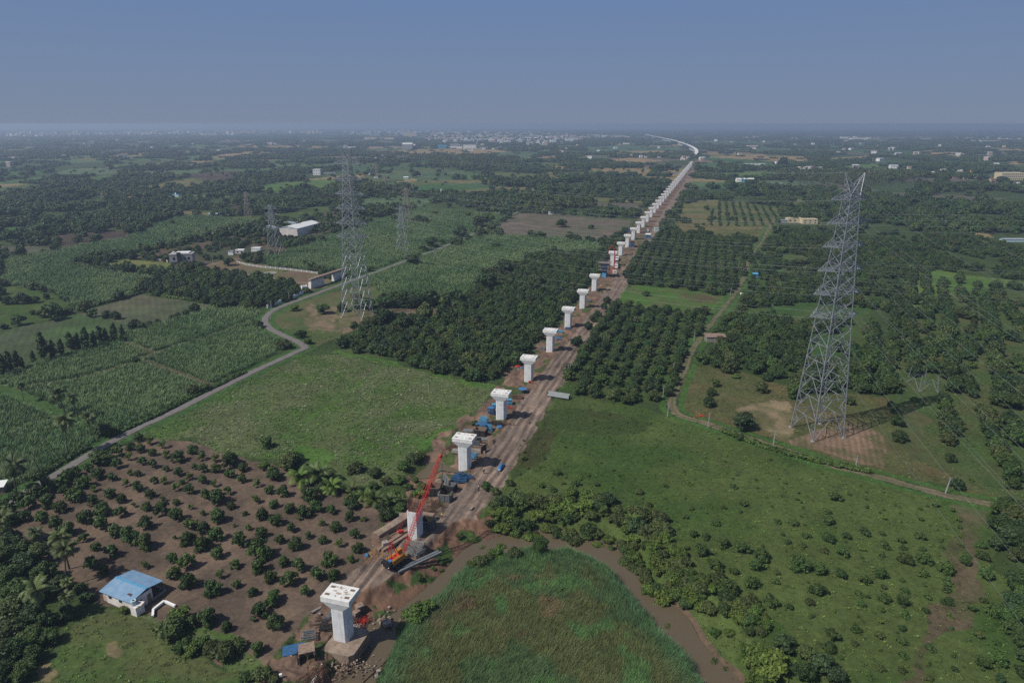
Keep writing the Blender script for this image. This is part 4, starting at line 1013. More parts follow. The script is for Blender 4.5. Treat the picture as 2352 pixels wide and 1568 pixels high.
# --- weeds on meadow, rough field and verges
X, Y = grid_pts(-170, 230, 95, 330, .95); k = fov(X, Y); X, Y = X[k], Y[k]
X, Y, c_, cl = pick(X, Y, ['wood', 'weeds', 'meadow', 'grassy', 'bank', 'rowgrove', 'low', 'furrow'])
keep = rng.random(len(X)) < np.where(cl == CI['weeds'], .95, np.where(cl == CI['bank'], .12, np.where(cl == CI['furrow'], .1, .62))) * (.4 + 1.0 * fbm(X, Y, 5, 3))
X, Y, c_, cl = X[keep], Y[keep], c_[keep], cl[keep]
q = fbm(X + 5, Y + 9, 9, 3)[:, None]; isw = (cl == CI['weeds'])[:, None]
c_ = np.where(isw & (q > .54) & (rng.random((len(X), 1)) < .75), np.array([.125, .125, .095]), c_)
c_ = c_ * rng.uniform(.7, 1.45, (len(X), 1))
scatter('weeds', np.stack([X, Y, height(X, Y) - .03], 1), rng.random(len(X)) * 6.28, rng.uniform(.45, 1.35, len(X)) * np.where(cl == CI['weeds'], 1.1, np.where(cl == CI['low'], .6, .85)), rng.integers(0, 5, len(X)),
        [rawobj('a', weed('weed', 340 + i, 30, 1.1, .45, .11, M['tint'])) for i in range(3)] + [rawobj('a', tuft('weed_tuft', 350 + i, 14, .55, .05, .35, M['tint'], .6, 2)) for i in range(2)],
        'low weeds and herbs over the meadow and rough field', 'weeds', np.clip(c_ * np.array([1.30, 1.38, 1.05]), 0, .5))
print('weeds', len(X))
# ------------------------------------------------------------------ trees one by one
def put(proto, X, Y, rz, s, label, group, sz=None):
    return copy_tree(proto, (X, Y, hz(X, Y) - .05), rz, (s, s, s * (sz or 1)), label, group)
rnd = random.Random(99)
def ang(): return rnd.random() * 6.283
# the orchard on brown soil (tile 7 marks: centre of crown and radius)
ORCH = [(480,160,60),(590,190,50),(380,220,50),(260,260,55),(340,320,55),(420,360,45),(540,270,60),(460,240,40),(650,230,25),(690,130,45),(610,90,35),(810,60,40),(775,150,32),(760,260,38),(845,300,35),(950,215,38),(1035,265,35),(875,195,25),(955,125,25),(640,310,40),(720,370,55),(600,430,55),(700,470,55),(840,390,42),(480,510,55),(390,470,55),(290,430,50),(800,520,50),(890,555,65),(1010,600,65),(580,570,35),(670,630,35),(780,665,50),(630,745,50),(720,795,45),(930,340,18),(1020,350,35),(1120,370,55),(1010,465,50),(1070,170,28),(1135,175,28),(1215,225,30),(1315,235,40),(1420,270,40),(1510,290,60),(1400,170,35),(1310,150,28),(1235,115,35),(1225,320,25),(1315,355,20),(1405,395,20),(1215,410,50),(1315,475,45),(1410,500,45),(1510,420,55),(1500,550,55),(1300,580,55),(1405,620,60),(1510,680,45),(1655,585,55),(1605,345,30),(1585,245,28),(1490,95,38),(1410,90,35),(1350,80,25),(1585,130,35),(1590,45,60),(1680,160,35),(1775,305,30),(1695,400,20),(1720,500,22),(1815,410,45),(1815,535,42),(1915,450,45),(1890,340,35),(2000,370,40),(1870,240,35),(1965,250,45),(2095,395,50),(2140,275,55),(2175,355,50),(2295,370,35),(2225,465,25),(2330,490,40),(2015,500,35),(1935,580,35),(2055,615,50),(2135,550,28),(2240,580,32),(2345,610,30),(2280,715,55),(1965,735,40),(2070,760,50),(1790,650,75),(1850,680,50),(1795,770,55),(1870,840,45),(1625,755,35),(1300,740,60),(1190,710,40),(1010,760,28),(1205,820,50),(1300,880,60),(1520,830,30),(1475,920,60),(1640,890,32),(1750,945,35),(2000,860,60),(2190,820,50),(2110,935,40),(2310,830,45),(1895,975,50),(1880,1010,50),(1790,1080,60),(1895,1160,65),(1450,1120,70),(1330,1150,45),(1570,1180,40),(1790,1330,50),(1420,1290,50),(1300,1300,50),
 (960,-126,35),(1040,-100,30),(975,-50,35),(900,-60,35),(820,-26,45),(1060,-20,30),(1125,-70,28),(1150,-6,30),(1230,14,45),(985,38,32),(890,14,28),(1330,-36,40),(1400,14,30),(1490,24,30),(690,40,50),(330,190,45),(200,330,50),(180,420,45),(520,120,40),(900,120,22),(1150,90,24),(1060,60,35),(1480,200,25),(1260,180,20),(2420,420,40),(2460,540,38),(2480,640,42),(2430,720,30),(2400,300,30),(1880,120,45),(1780,200,28),(1130,300,22),(1210,560,15),(1620,480,14),(1700,620,18),(230,240,50),(120,300,55),(60,380,50)]
for i, (a, b, r_) in enumerate(ORCH):
    X, Y = G(7, a, b + r_ * .55); w = 2 * r_ * .3321 * pxm(X, Y, 1)
    small = r_ <= 30
    pr = P_ORCHL[i % 2] if (small and i % 3) else P_ORCH[rnd.randrange(5)]
    base_w = 2.5 if pr in P_ORCHL else 2.9
    lab = ('small young orchard tree standing on bare brown soil' if small else 'large round dark orchard tree on bare brown soil' if r_ >= 55 else 'mid-sized rounded orchard tree on bare brown soil')
    put(pr, X, Y, ang(), w / base_w * 1.12, lab, ('young' if small else 'big' if r_ >= 55 else 'mid-sized') + ' trees of the brown soil orchard', 1.1)
# bushes in the meadow on the right bank (tile 9, 6, 5)
MEADOW = [(9, q) for q in [(365,200,30),(290,345,28),(435,320,38),(405,375,22),(240,445,38),(30,405,30),(75,350,25),(175,380,18),(90,520,45),(170,540,40),(295,590,55),(150,640,60),(425,620,60),(245,740,60),(560,670,65),(520,740,60),(370,780,45),(490,860,60),(320,890,75),(215,810,35),(645,850,35),(660,790,30),(600,980,65),(580,1090,40),(730,580,30),(720,640,18),(775,450,42),(665,440,30),(805,245,18),(715,175,22),(795,290,18),(690,265,22),(1060,275,50),(1010,380,30),(1010,435,50),(1005,560,50),(980,635,40),(1110,655,50),(860,540,35),(840,605,32),(810,730,80),(955,770,60),(1090,800,50),(935,910,65),(885,990,42),(890,1085,28),(745,1020,35),(1055,1055,20),(1255,510,48),(1135,540,40),(1240,635,28),(1240,690,22),(1255,840,50),(1220,930,38),(1240,1005,35),(1210,1090,22),(1205,1170,42),(1190,1270,35),(1030,1210,60),(1020,1300,55),(860,1320,60),(1395,600,48),(1380,525,30),(1375,665,35),(1370,800,55),(1390,890,30),(1375,960,55),(1375,1045,30),(1362,1125,28),(1360,1215,45),(1365,1320,20),(1370,1440,40),(1515,570,38),(1525,620,30),(1530,700,60),(1520,845,25),(1540,915,35),(1520,990,50),(1530,1075,45),(1515,1170,38),(1515,1260,48),(1520,1350,38),(1515,1455,38),(1640,540,45),(1650,430,25),(1640,360,20),(1745,330,32),(1665,700,60),(1650,630,30),(1660,800,42),(1670,880,18),(1680,950,38),(1680,1050,35),(1700,1130,18),(1705,1300,42),(1695,1415,28),(1700,1510,38),(1820,770,65),(1820,850,45),(1820,905,35),(1830,985,45),(1835,1080,25),(1855,1175,20),(1865,1360,28),(1875,1450,30),(1780,570,25),(1790,625,25),(1900,430,28),(1910,485,20),(1915,545,22),(1930,610,22),(1940,710,50),(2050,600,45),(2060,680,50),(2085,800,65),(1995,1035,40),(2075,980,35),(2145,1050,65),(2040,1215,45),(2160,1270,30),(2065,1410,60),(2180,1390,70),(1860,365,25),(1160,260,18),(1270,240,16),(1270,290,20),(1275,345,22),(1385,365,20),(1390,420,26),(1500,345,16),(1505,445,14),(1760,505,14),(1265,1240,12),(1770,420,14),(1500,390,14),(120,600,28),(40,620,30),(190,700,28)]]
MEADOW += [(6, q) for q in [(430,1440,35),(290,1470,22),(1390,1370,14),(2310,1330,20)]]
MEADOW += [(5, q) for q in [(1270,1150,28),(1500,1245,38),(1395,1335,30),(1475,1360,30),(1620,1320,45),(1770,1325,30),(1205,1400,50),(2070,1380,40),(2245,1335,25),(1715,1265,22),(2140,1470,30),(1930,1270,16),(1540,1320,20),(1660,1290,20),(1860,1000,12),(2120,1240,14),(1800,1180,14),(1380,1210,16),(1300,1220,14)]]
for i, (t, (a, b, r_)) in enumerate(MEADOW):
    X, Y = G(t, a, b + r_ * .5); w = 2 * r_ * (.3321 if t == 5 else .3357) * pxm(X, Y, 1)
    lt = r_ < 30 and i % 3 != 0
    pr = P_BUSHL[i % 2] if lt else (P_BUSH[rnd.randrange(4)] if r_ < 50 else P_ORCH[rnd.randrange(5)])
    lab = ('tiny pale green bush dotted in the right meadow' if lt else 'mid-sized dark bush in the right meadow' if r_ < 50 else 'large spreading bush in the right meadow')
    q = put(pr, X, Y, ang(), w / (2.3 if lt else 2.6 if r_ < 50 else 3.0), lab, lab.split(' in')[0].split(' dot')[0] + ' rows', .85)
    q['category'] = 'bush'
# little shrubs dotted between them
PM = poly(0, [(1200, 975), (1330, 925), (1560, 975), (1900, 1080), (2150, 1155), (2240, 1200), (2240, 1400), (2300, 1540), (1780, 1550), (1680, 1420), (1560, 1300), (1500, 1220), (1300, 1150), (1160, 1120)])
U_, V_ = np.meshgrid(np.arange(-120, 120, 4.6), np.arange(-120, 140, 7.0)); U_, V_ = U_.ravel(), V_.ravel(); c0_ = PM.mean(0)
XX = c0_[0] + U_ * .12 + V_ * .99 + rng.normal(size=len(U_)) * .8; YY = c0_[1] + U_ * .99 - V_ * .12 + rng.normal(size=len(U_)) * .8
mm = inside(PM, XX, YY) & (rng.random(len(XX)) < .52)
for i, (X, Y) in enumerate(list(zip(XX[mm], YY[mm]))[:170]):
    q = put(P_BUSHL[i % 2] if i % 3 == 0 else P_BUSH[rnd.randrange(4)], X, Y, ang(), rnd.uniform(.22, .55), 'knee-high young bush between the larger ones of the right meadow', 'knee-high bushes of the right meadow', .9); q['category'] = 'bush'
# single trees and small clumps, by tile: (x, y foot, width in tile px, kind)
BIGS = [
 (4,[(740,185,75,'b'),(800,195,80,'b'),(925,225,50,'o'),(985,265,70,'b'),(1035,245,60,'b'),(1090,230,60,'b'),(1185,195,50,'b'),(1230,185,60,'b'),(1290,165,60,'b'),(1350,140,85,'b'),(930,505,75,'b'),(1790,260,90,'o'),(1975,405,110,'o'),(1340,725,110,'s'),(1420,695,80,'s'),(720,1010,150,'s'),(790,995,90,'s'),(2235,155,110,'u'),(2040,140,70,'s'),(2080,330,90,'s'),(2130,370,70,'s'),(1850,1080,110,'b'),(60,90,85,'b'),(160,90,110,'b'),(250,80,70,'b'),(320,55,60,'b'),(130,235,110,'b'),(300,180,80,'b'),(390,155,70,'b'),(225,160,50,'b'),(30,260,60,'b'),(465,70,50,'b'),(500,110,45,'b'),(610,100,60,'b'),(325,130,60,'b'),(100,90,60,'b'),(690,1180,130,'s'),(760,1200,110,'s'),(1595,1190,110,'b'),(2000,1230,150,'B'),(2050,1180,110,'b'),(1900,1310,110,'b'),(1680,1250,90,'s'),(1830,1240,90,'s'),(2160,1440,110,'b'),(2230,1380,100,'b')]),
 (2,[(1530,790,85,'u'),(1735,800,45,'b'),(1095,835,70,'u'),(1405,855,45,'b'),(1360,862,50,'s'),(1300,855,30,'s'),(1915,855,50,'b'),(1870,910,75,'b'),(1240,850,16,'s'),(655,705,50,'s'),(885,720,55,'s'),(960,790,100,'B'),(1020,780,110,'B'),(1040,800,80,'b'),(1130,710,60,'b'),(835,860,110,'b'),(630,930,95,'B'),(705,905,50,'b'),(580,955,60,'s'),(815,925,55,'s'),(1080,935,70,'s'),(500,1050,110,'u'),(590,760,60,'b'),(545,750,70,'b'),(495,750,40,'s'),(375,740,55,'s'),(95,980,60,'s'),(205,1100,60,'s'),(395,1305,60,'s'),(135,1300,80,'s'),(700,1330,100,'s'),(790,1325,80,'s'),(930,1270,60,'s'),(1130,1130,150,'B'),(1010,1230,190,'B'),(1350,1200,130,'o'),(540,1000,60,'s'),(300,1480,170,'B'),(430,1500,150,'B'),(200,1500,120,'B'),(520,1540,110,'b'),(2010,620,40,'b'),(2035,690,30,'b'),(1200,540,40,'b'),(1225,542,40,'b'),(1290,540,35,'b'),(1310,542,40,'b'),(1050,535,50,'b'),(530,445,60,'B'),(510,445,40,'B'),(2115,1270,60,'s'),(2280,755,50,'s'),(2330,750,60,'s'),(1780,480,30,'b')]),
 (1,[(150,990,100,'b'),(20,1020,80,'b'),(300,965,40,'s'),(370,955,70,'b'),(220,895,110,'b'),(400,900,70,'b'),(330,895,70,'b'),(545,850,70,'b'),(670,830,70,'b'),(720,820,90,'b'),(830,800,90,'b'),(930,830,80,'s'),(1010,810,90,'s'),(1195,770,45,'b'),(540,900,70,'s'),(650,880,60,'s'),(1340,1110,130,'u'),(1580,1055,90,'u'),(2040,1070,0,'u'),(50,890,110,'b'),(140,880,90,'b')]),
 (3,[(118,785,45,'o'),(360,740,60,'s'),(25,750,60,'b'),(190,870,50,'b'),(60,860,50,'b'),(140,870,45,'b'),(230,875,40,'b'),(325,870,50,'b'),(365,890,50,'b'),(460,905,50,'b'),(500,890,40,'b'),(415,880,35,'b'),(170,400,60,'b'),(120,390,60,'b'),(700,365,80,'B'),(270,345,40,'b'),(960,310,45,'b')]),
 (6,[(430,950,170,'B'),(1890,1350,110,'b'),(410,1020,70,'s'),(560,690,110,'b'),(590,610,80,'b'),(240,650,75,'b'),(210,710,80,'b'),(190,785,100,'b'),(320,560,110,'b'),(380,600,60,'s'),(1150,770,90,'b'),(660,575,90,'y'),(1460,830,80,'b'),(1480,920,110,'b'),(1490,1025,120,'b'),(1440,790,60,'b'),(1780,870,90,'b'),(1800,950,110,'b'),(1820,1030,120,'b'),(1840,1165,90,'b'),(1870,940,60,'b'),(2095,970,80,'b'),(2110,1060,60,'b'),(2180,1150,100,'b'),(2240,1240,110,'b'),(2270,1350,110,'b'),(2210,1190,70,'b'),(2330,1300,60,'b'),(1990,1300,40,'s'),(1980,530,80,'s'),(1960,470,100,'b'),(2080,880,40,'s'),(1600,760,60,'s'),(1670,780,50,'s'),(2240,800,140,'B'),(2190,720,110,'B'),(2160,780,90,'b')]),
 (8,[(525,1140,200,'S'),(450,1100,120,'s'),(600,1090,130,'s'),(400,1140,90,'s'),(1090,700,130,'S'),(1200,700,110,'S'),(1380,660,140,'u'),(960,760,110,'S'),(900,760,70,'s'),(1030,720,90,'s'),(1100,560,90,'s'),(1960,660,100,'s'),(2160,880,160,'S'),(2240,930,170,'S'),(2320,860,160,'S'),(2120,800,110,'s'),(2200,760,150,'S'),(2300,700,120,'S'),(2270,1090,80,'o'),(2320,1070,60,'o'),(990,560,70,'s'),(690,680,50,'s'),(640,720,40,'s'),(830,520,60,'s'),(930,520,40,'s'),(550,800,50,'s'),(700,720,40,'s'),(80,360,110,'b'),(330,440,130,'b'),(290,380,100,'b'),(120,300,90,'s'),(220,330,110,'s'),(420,380,90,'s'),(380,300,100,'s'),(300,500,50,'s'),(160,450,50,'s'),(540,290,110,'s'),(470,240,80,'s'),(400,200,100,'s'),(560,230,80,'s'),(90,520,0,'s'),(520,180,60,'o'),(330,200,90,'o'),(240,150,110,'o'),(100,130,120,'o'),(440,110,110,'s'),(500,60,110,'s'),(550,30,90,'s'),(230,230,80,'s'),(1250,580,70,'s'),(1010,240,90,'s'),(1080,270,80,'s'),(1180,210,70,'s')]),
 (9,[(640,1500,240,'S'),(520,1400,190,'S'),(700,1340,170,'B'),(560,1540,200,'S'),(470,1340,130,'S'),(860,1400,150,'B'),(960,1480,180,'B'),(840,1530,170,'B'),(1060,1540,150,'b'),(480,1180,150,'s'),(400,1120,140,'s'),(300,1080,130,'s'),(190,1030,130,'s'),(90,950,150,'s'),(30,880,140,'s'),(150,900,130,'S'),(240,1170,90,'s'),(330,1200,80,'s'),(120,1180,60,'o'),(240,1330,90,'o'),(320,1380,80,'o'),(370,1440,70,'o'),(550,1230,90,'s'),(600,1180,60,'b'),(2200,420,170,'B'),(2290,480,190,'B'),(2180,520,170,'B'),(2250,600,190,'B'),(2160,640,130,'B'),(2330,640,160,'B'),(2300,720,130,'B'),(2330,540,140,'B'),(2240,380,130,'B'),(2350,400,120,'B'),(2300,920,180,'B'),(2340,1010,160,'B'),(2280,1080,190,'B'),(2220,1140,150,'B'),(2340,1150,170,'B'),(2270,1220,150,'B'),(2330,1300,150,'B'),(2340,1400,120,'B'),(2180,1080,90,'b'),(2280,860,110,'B'),(2330,1500,110,'b'),(2180,1540,80,'b')]),
 (7,[(1190,1260,230,'S'),(1240,1180,180,'S'),(1550,1400,190,'S'),(1650,1350,130,'S'),(1460,1380,130,'S'),(1330,1380,120,'s'),(1240,1360,110,'s'),(860,1090,80,'s'),(1700,1560,110,'s'),(1800,1560,150,'s'),(1890,1560,90,'s'),(60,480,150,'b'),(40,560,120,'b'),(100,640,170,'B'),(50,760,190,'B'),(180,700,170,'B'),(290,740,190,'B'),(340,640,120,'b'),(180,820,200,'B'),(60,900,190,'B'),(320,860,180,'B'),(430,930,150,'B'),(560,950,110,'b'),(600,1010,100,'b'),(120,1010,210,'B'),(260,1010,180,'B'),(100,1130,220,'B'),(330,1180,160,'B'),(480,1120,130,'b'),(220,1170,190,'B'),(80,1280,210,'B'),(240,1300,180,'B'),(340,1300,150,'B'),(140,1400,200,'B'),(230,1420,160,'B'),(50,1450,210,'B'),(170,1540,170,'B'),(40,1560,190,'B'),(470,660,90,'b'),(20,380,120,'b'),(430,620,60,'b'),(110,460,110,'b')]),
 (5,[(930,930,60,'s'),(1700,1450,130,'s'),(1780,1480,130,'s'),(1600,1430,110,'s'),(1850,1480,130,'b'),(1250,1500,150,'s'),(1370,1500,150,'s'),(1480,1520,140,'S'),(1580,1530,150,'S'),(1680,1540,150,'S'),(1130,1540,110,'s'),(1040,1580,80,'s'),(1210,1580,120,'s')]),
]
_P = poly(8, [(1000, 400), (1150, 340), (1350, 340), (1450, 280), (1600, 330), (1900, 380), (2150, 410), (2250, 490), (2290, 600), (2420, 720), (2500, 960), (2240, 930), (2130, 860), (2040, 720), (1960, 640), (1850, 580), (1650, 535), (1430, 515), (1200, 510), (1060, 480)])
_s8 = []
for _y in range(330, 960, 46):
    for _x in range(990, 2480, 74):
        _a, _b = _x + rnd.uniform(-30, 30), _y + rnd.uniform(-18, 18); _X, _Y = G(8, _a, _b)
        if inside(_P, np.array([_X]), np.array([_Y]))[0] and rnd.random() < .82: _s8.append((_a, _b, rnd.uniform(80, 135), rnd.choice('sSSsb' if _x < 1400 else 'ssSbob')))
BIGS.append((8, _s8))
_P9 = poly(9, [(-60, 820), (120, 800), (330, 900), (520, 1040), (640, 1200), (600, 1300), (460, 1270), (400, 1160), (230, 1050), (60, 990), (-60, 950)]); _s9 = []
for _y in range(820, 1300, 46):
    for _x in range(-60, 650, 72):
        _a, _b = _x + rnd.uniform(-30, 30), _y + rnd.uniform(-18, 18); _X, _Y = G(9, _a, _b)
        if inside(_P9, np.array([_X]), np.array([_Y]))[0] and rnd.random() < .8: _s9.append((_a, _b, rnd.uniform(80, 130), rnd.choice('ssSob')))
BIGS.append((9, _s9))
KIND = {'b': (P_MANGO, 6.6, 'broad dark leafy tree'), 'B': (P_BROAD, 9.4, 'large broadleaf tree'), 's': (P_SCRUB, 5.2, 'leafy green shrub clump'), 'S': (P_SCRUB[:3], 5.2, 'tall bright green shrub thicket'),
        'o': (P_SCRUB[2:3], 5.2, 'olive brown bushy shrub'), 'u': (P_BROAD[:1], 9.4, 'wide umbrella-shaped tree'), 'y': (P_SCRUB[:1], 5.2, 'yellowish green bushy tree')}
WHERE = {4: 'among the left cane fields and rough field', 2: 'on the middle plain by the farm road', 1: 'on the far left farmland', 3: 'beyond the right orchards', 6: 'around the large pylon', 8: 'along the river bend', 9: 'at the bottom right river bank', 7: 'at the bottom left corner', 5: 'above the river bend'}
for t, lst in BIGS:
    for j, (a, b, w, k) in enumerate(lst):
        if w < 10: continue
        prs, bw, lab = KIND[k]
        X, Y = G(t, a, b - (w * .12 if k in 'sSoy' else w * .04)); W = w * (.3321 if t in (1, 2, 4, 5, 7, 8) else .3357) * pxm(X, Y, 2)
        q = put(prs[rnd.randrange(len(prs))], X, Y, ang(), W / bw, lab + ' ' + WHERE[t], lab + 's ' + WHERE[t], .95 if k != 'u' else .8)
        q.name = {'b': 'broadleaf_tree', 'B': 'broadleaf_tree', 's': 'shrub', 'S': 'shrub', 'o': 'shrub', 'u': 'umbrella_tree', 'y': 'shrub'}[k]; q['category'] = 'shrub' if k in 'sSoy' else 'tree'
# timber trees in a row by the cane
for a, b, h in [(235,500,90),(310,480,190),(375,470,130),(430,450,120),(500,420,140),(545,410,120),(600,400,150),(655,385,110),(700,365,125),(740,355,100),(795,345,125),(850,320,90),(30,590,170),(75,560,150),(125,540,130),(160,540,90),(-30,560,150)]:
    X, Y = G(4, a, b); z = h * .3321 * pxm(X, Y, 4) / CP
    put(P_COL[rnd.randrange(3)], X, Y, ang(), z / 9.6, 'tall narrow dark tree in the row along the cane field edge', 'timber trees in a row beside the cane')
# coconut palms: tile, trunk foot, height in tile px
for i, (t, a, b, h, lab) in enumerate([(27,740,985,390,'leaning in the left cane field'),(27,705,540,270,'at the back of the cane field gap'),(27,845,600,260,'right of the back palm pair'),(27,990,805,270,'beside the dark roadside shrub'),(27,190,1420,400,'at the roadside on the left edge'),(27,260,400,200,'leftmost behind the cane gap'),
        (25,260,290,90,''),(25,360,280,70,''),(25,455,240,90,''),(25,560,230,80,''),(25,655,200,85,''),(25,925,150,70,''),(25,165,440,90,''),(25,515,460,70,''),(25,1905,210,80,''),(25,2120,165,75,''),(25,85,690,90,''),(25,195,700,90,''),(25,740,650,70,''),(25,1510,640,90,''),(25,1830,640,120,''),(25,1170,490,80,''),(25,1890,640,80,''),(25,2000,660,80,'')]):
    X, Y = G(t, a, b); s_ = {27: .93 / 4.356, 25: .93 / 4.9}[t]; z = h * s_ * pxm(X, Y, 5) / CP
    pr = P_PALM[i % 3]; hh = (9.5, 8, 11)[i % 3] + 1.2
    put(pr, X, Y, ang(), z / hh * 1.12, ('slender coconut palm ' + lab) if lab else 'small coconut palm in the walled farm garden', 'coconut palms of the cane field' if lab else 'garden palms')
X, Y = G(27, 440, 1190)
mb = MB(); mb.tube([(0, 0, -.2), (-.5, .1, 2.6), (-1.2, .2, 5.4)], [.26, .2, .17], 8)
o = link('dead_palm_trunk', mb.mesh('dead_palm_trunk', M['palmbark'])); o.location = (X, Y, 0); tag(o, 'bare headless palm trunk standing by the tarred road', 'palm trunk')
for i, (t, a, b, w) in enumerate([(7,90,600,180),(7,260,660,140),(7,480,780,190),(7,470,900,220),(7,300,1130,260),(7,480,1130,130),(7,480,1010,120)]):
    X, Y = G(t, a, b); W = w * .3321 * pxm(X, Y, 6); put(P_PALM[i % 3], X, Y, ang(), W / 6.6, 'coconut palm rising from the dense corner grove beside the blue-roofed house', 'palms of the bottom left grove', .9)
for i, (t, a, b, w) in enumerate([(4,2080,1330,220),(4,2200,1310,260),(4,2300,1390,200),(8,90,260,150),(8,240,330,190),(8,350,330,170),(8,180,300,150),(8,430,330,120),(8,2020,480,160),(8,2120,560,150)]):
    X, Y = G(t, a, b); W = w * .3321 * pxm(X, Y, 1); put(P_PALML[i % 2], X, Y, ang(), W / 7.4, 'low young palm with arching fronds in the thicket beside the orchard', 'young palms of the orchard edge thicket')

# ------------------------------------------------------------------ groves and far woods
GT = []     # x, y, scale
def rowfill(P, s, jit, sc0, sc1, along=TDIR, s2=None, keep=1.0, oy=0):
    P = np.asarray(P); a = np.array(along) / np.linalg.norm(along); n = np.array([a[1], -a[0]]); s2 = s2 or s
    c = P.mean(0); u = (P - c) @ a; v = (P - c) @ n
    U, V = np.meshgrid(np.arange(u.min(), u.max(), s), np.arange(v.min(), v.max(), s2)); U = U.ravel(); V = V.ravel()
    U = U + rng.uniform(-jit, jit, len(U)) * s; V = V + rng.uniform(-jit, jit, len(V)) * s2
    X = c[0] + U * a[0] + V * n[0]; Y = c[1] + U * a[1] + V * n[1]
    m = inside(P, X, Y) & (rng.random(len(X)) < keep)
    for x_, y_ in zip(X[m], Y[m]): GT.append((x_, y_, rng.uniform(sc0, sc1)))
def byland(cls_name):
    return [P for P, c, s, e, k in LAND if k == cls_name]
gv = byland('grove')
rowfill(gv[0], 6.5, .25, .95, 1.35)
rowfill(gv[1], 5.2, .35, .75, 1.25)
rowfill(gv[2], 7.6, .12, 1.0, 1.25, TDIR, 6.8)
for P in byland('rowgrove'): rowfill(P, 4.6, .22, .72, .98, [.30, .95], 6.8)
# scrubby groves right of the lane and round the pylon (class wood in the near part)
X, Y = grid_pts(60, 420, 215, 640, 5.6, .3); k = fov(X, Y); X, Y = X[k], Y[k]; X, Y, c_, _ = pick(X, Y, ['wood'])
dn = fbm(X, Y, 26, 3); k = (dn > .40) & (pldist(LANE, X, Y, 10) > 5); X, Y = X[k], Y[k]
GT += [(a, b, rng.uniform(.7, 1.25)) for a, b in zip(X, Y)]
# rows on the bright field upper right
def row(t, pts, n, s0=.8, s1=1.1):
    n = int(n * 1.5); s0 *= 1.08; s1 *= 1.15
    L = np.array([G(t, a, b) for a, b in pts]); seg = np.r_[0, np.cumsum(np.hypot(*np.diff(L, axis=0).T))]
    for q in np.linspace(0, seg[-1], n):
        GT.append((np.interp(q, seg, L[:, 0]) + rng.normal() * .7, np.interp(q, seg, L[:, 1]) + rng.normal() * .7, rng.uniform(s0, s1)))
row(3, [(1670, 1110), (1680, 1200), (1700, 1300), (1700, 1360)], 12); row(3, [(1790, 1170), (1800, 1250), (1820, 1340), (1830, 1430), (1850, 1540)], 16)
row(3, [(1900, 1130), (1900, 1160)], 2); row(3, [(1930, 1220), (1930, 1290)], 4); row(3, [(2020, 1180), (2030, 1190)], 2, .5, .8); row(3, [(2040, 1240), (2060, 1260)], 2); row(3, [(2150, 1200), (2180, 1300)], 6)
row(3, [(2080, 1290), (2110, 1400), (2120, 1540)], 13, .9, 1.25); row(3, [(2230, 1310), (2280, 1420)], 7, .7, 1.0); row(3, [(2270, 1200), (2300, 1210)], 3); row(3, [(2310, 1310), (2345, 1320)], 3)
row(3, [(1570, 1140), (1560, 1200), (1570, 1300)], 10, .9, 1.2); row(3, [(1350, 1150), (1440, 1250), (1540, 1330), (1620, 1400)], 10); row(3, [(1900, 1390), (1990, 1400)], 4)
row(6, [(1830, 130), (1820, 300), (1830, 450), (1840, 600), (1870, 680)], 15, .95, 1.25); row(6, [(1930, 180), (1990, 190)], 3); row(6, [(2110, 130), (2120, 300), (2130, 400), (2160, 520), (2190, 640), (2200, 780)], 18, .95, 1.3)
row(6, [(2090, 40), (2200, 110), (2290, 200), (2340, 330)], 10, .8, 1.1); row(6, [(1560, 160), (1570, 330), (1590, 480), (1600, 580)], 13, .9, 1.2); row(6, [(1960, 350), (1990, 450)], 4); row(6, [(2280, 480), (2340, 560)], 4); row(6, [(2250, 330), (2340, 350)], 4)
row(6, [(1290, 250), (1330, 380), (1310, 480), (1270, 560), (1240, 680)], 14, .9, 1.25); row(6, [(1390, 580), (1430, 680), (1340, 690)], 8, .9, 1.2); row(6, [(1180, 560), (1220, 520)], 3)
row(6, [(1700, 100), (1700, 260), (1710, 420), (1720, 560)], 14, .6, 1.0); row(6, [(1980, 60), (2000, 300), (2030, 420)], 10, .5, .9); row(6, [(1480, 60), (1470, 250), (1450, 420), (1440, 560)], 14, .8, 1.1); row(6, [(1800, 740), (1830, 900), (1850, 1050)], 7, .6, .9); row(6, [(2060, 820), (2110, 980), (2180, 1120), (2260, 1280)], 12, .6, 1.0); row(6, [(2300, 620), (2330, 800)], 5, .7, 1.0); row(6, [(1940, 560), (1990, 720)], 5, .6, .9)
row(6, [(2240, 920), (2280, 1000), (2330, 1060)], 5, 1, 1.3)
# young orchard with tiny bushes in rows
GT = [q for q in GT if q[1] > 60]
GT.sort(key=lambda q: q[0] ** 2 + q[1] ** 2)
def visible(q): return abs(q[0]) < q[1] * .80 + 15
GT = [q for q in GT if visible(q)]
print('grove trees', len(GT))
for i, (x_, y_, s_) in enumerate(GT[:285]):
    cls_ = CLS[int(cover(np.array([x_]), np.array([y_]))[1][0])]
    wh = 'in the rows right of the haul road' if x_ < 75 and cls_ == 'rowgrove' else 'in the dense grove left of the haul road' if x_ < 20 else 'in the loose rows behind and beside the large pylon'
    put(P_MANGO[rnd.randrange(6)], x_, y_, ang(), s_ * .92, 'dense dark mango tree ' + wh, 'mango trees ' + wh)
rest = np.array(GT[285:])
MJ = [joined(t, 'a') for t in P_MANGO]
wx, wy, wsc = [rest[:, 0]], [rest[:, 1]], [np.stack([rest[:, 2] * .92] * 3, 1)]; wi = [rng.integers(0, 6, len(rest))]
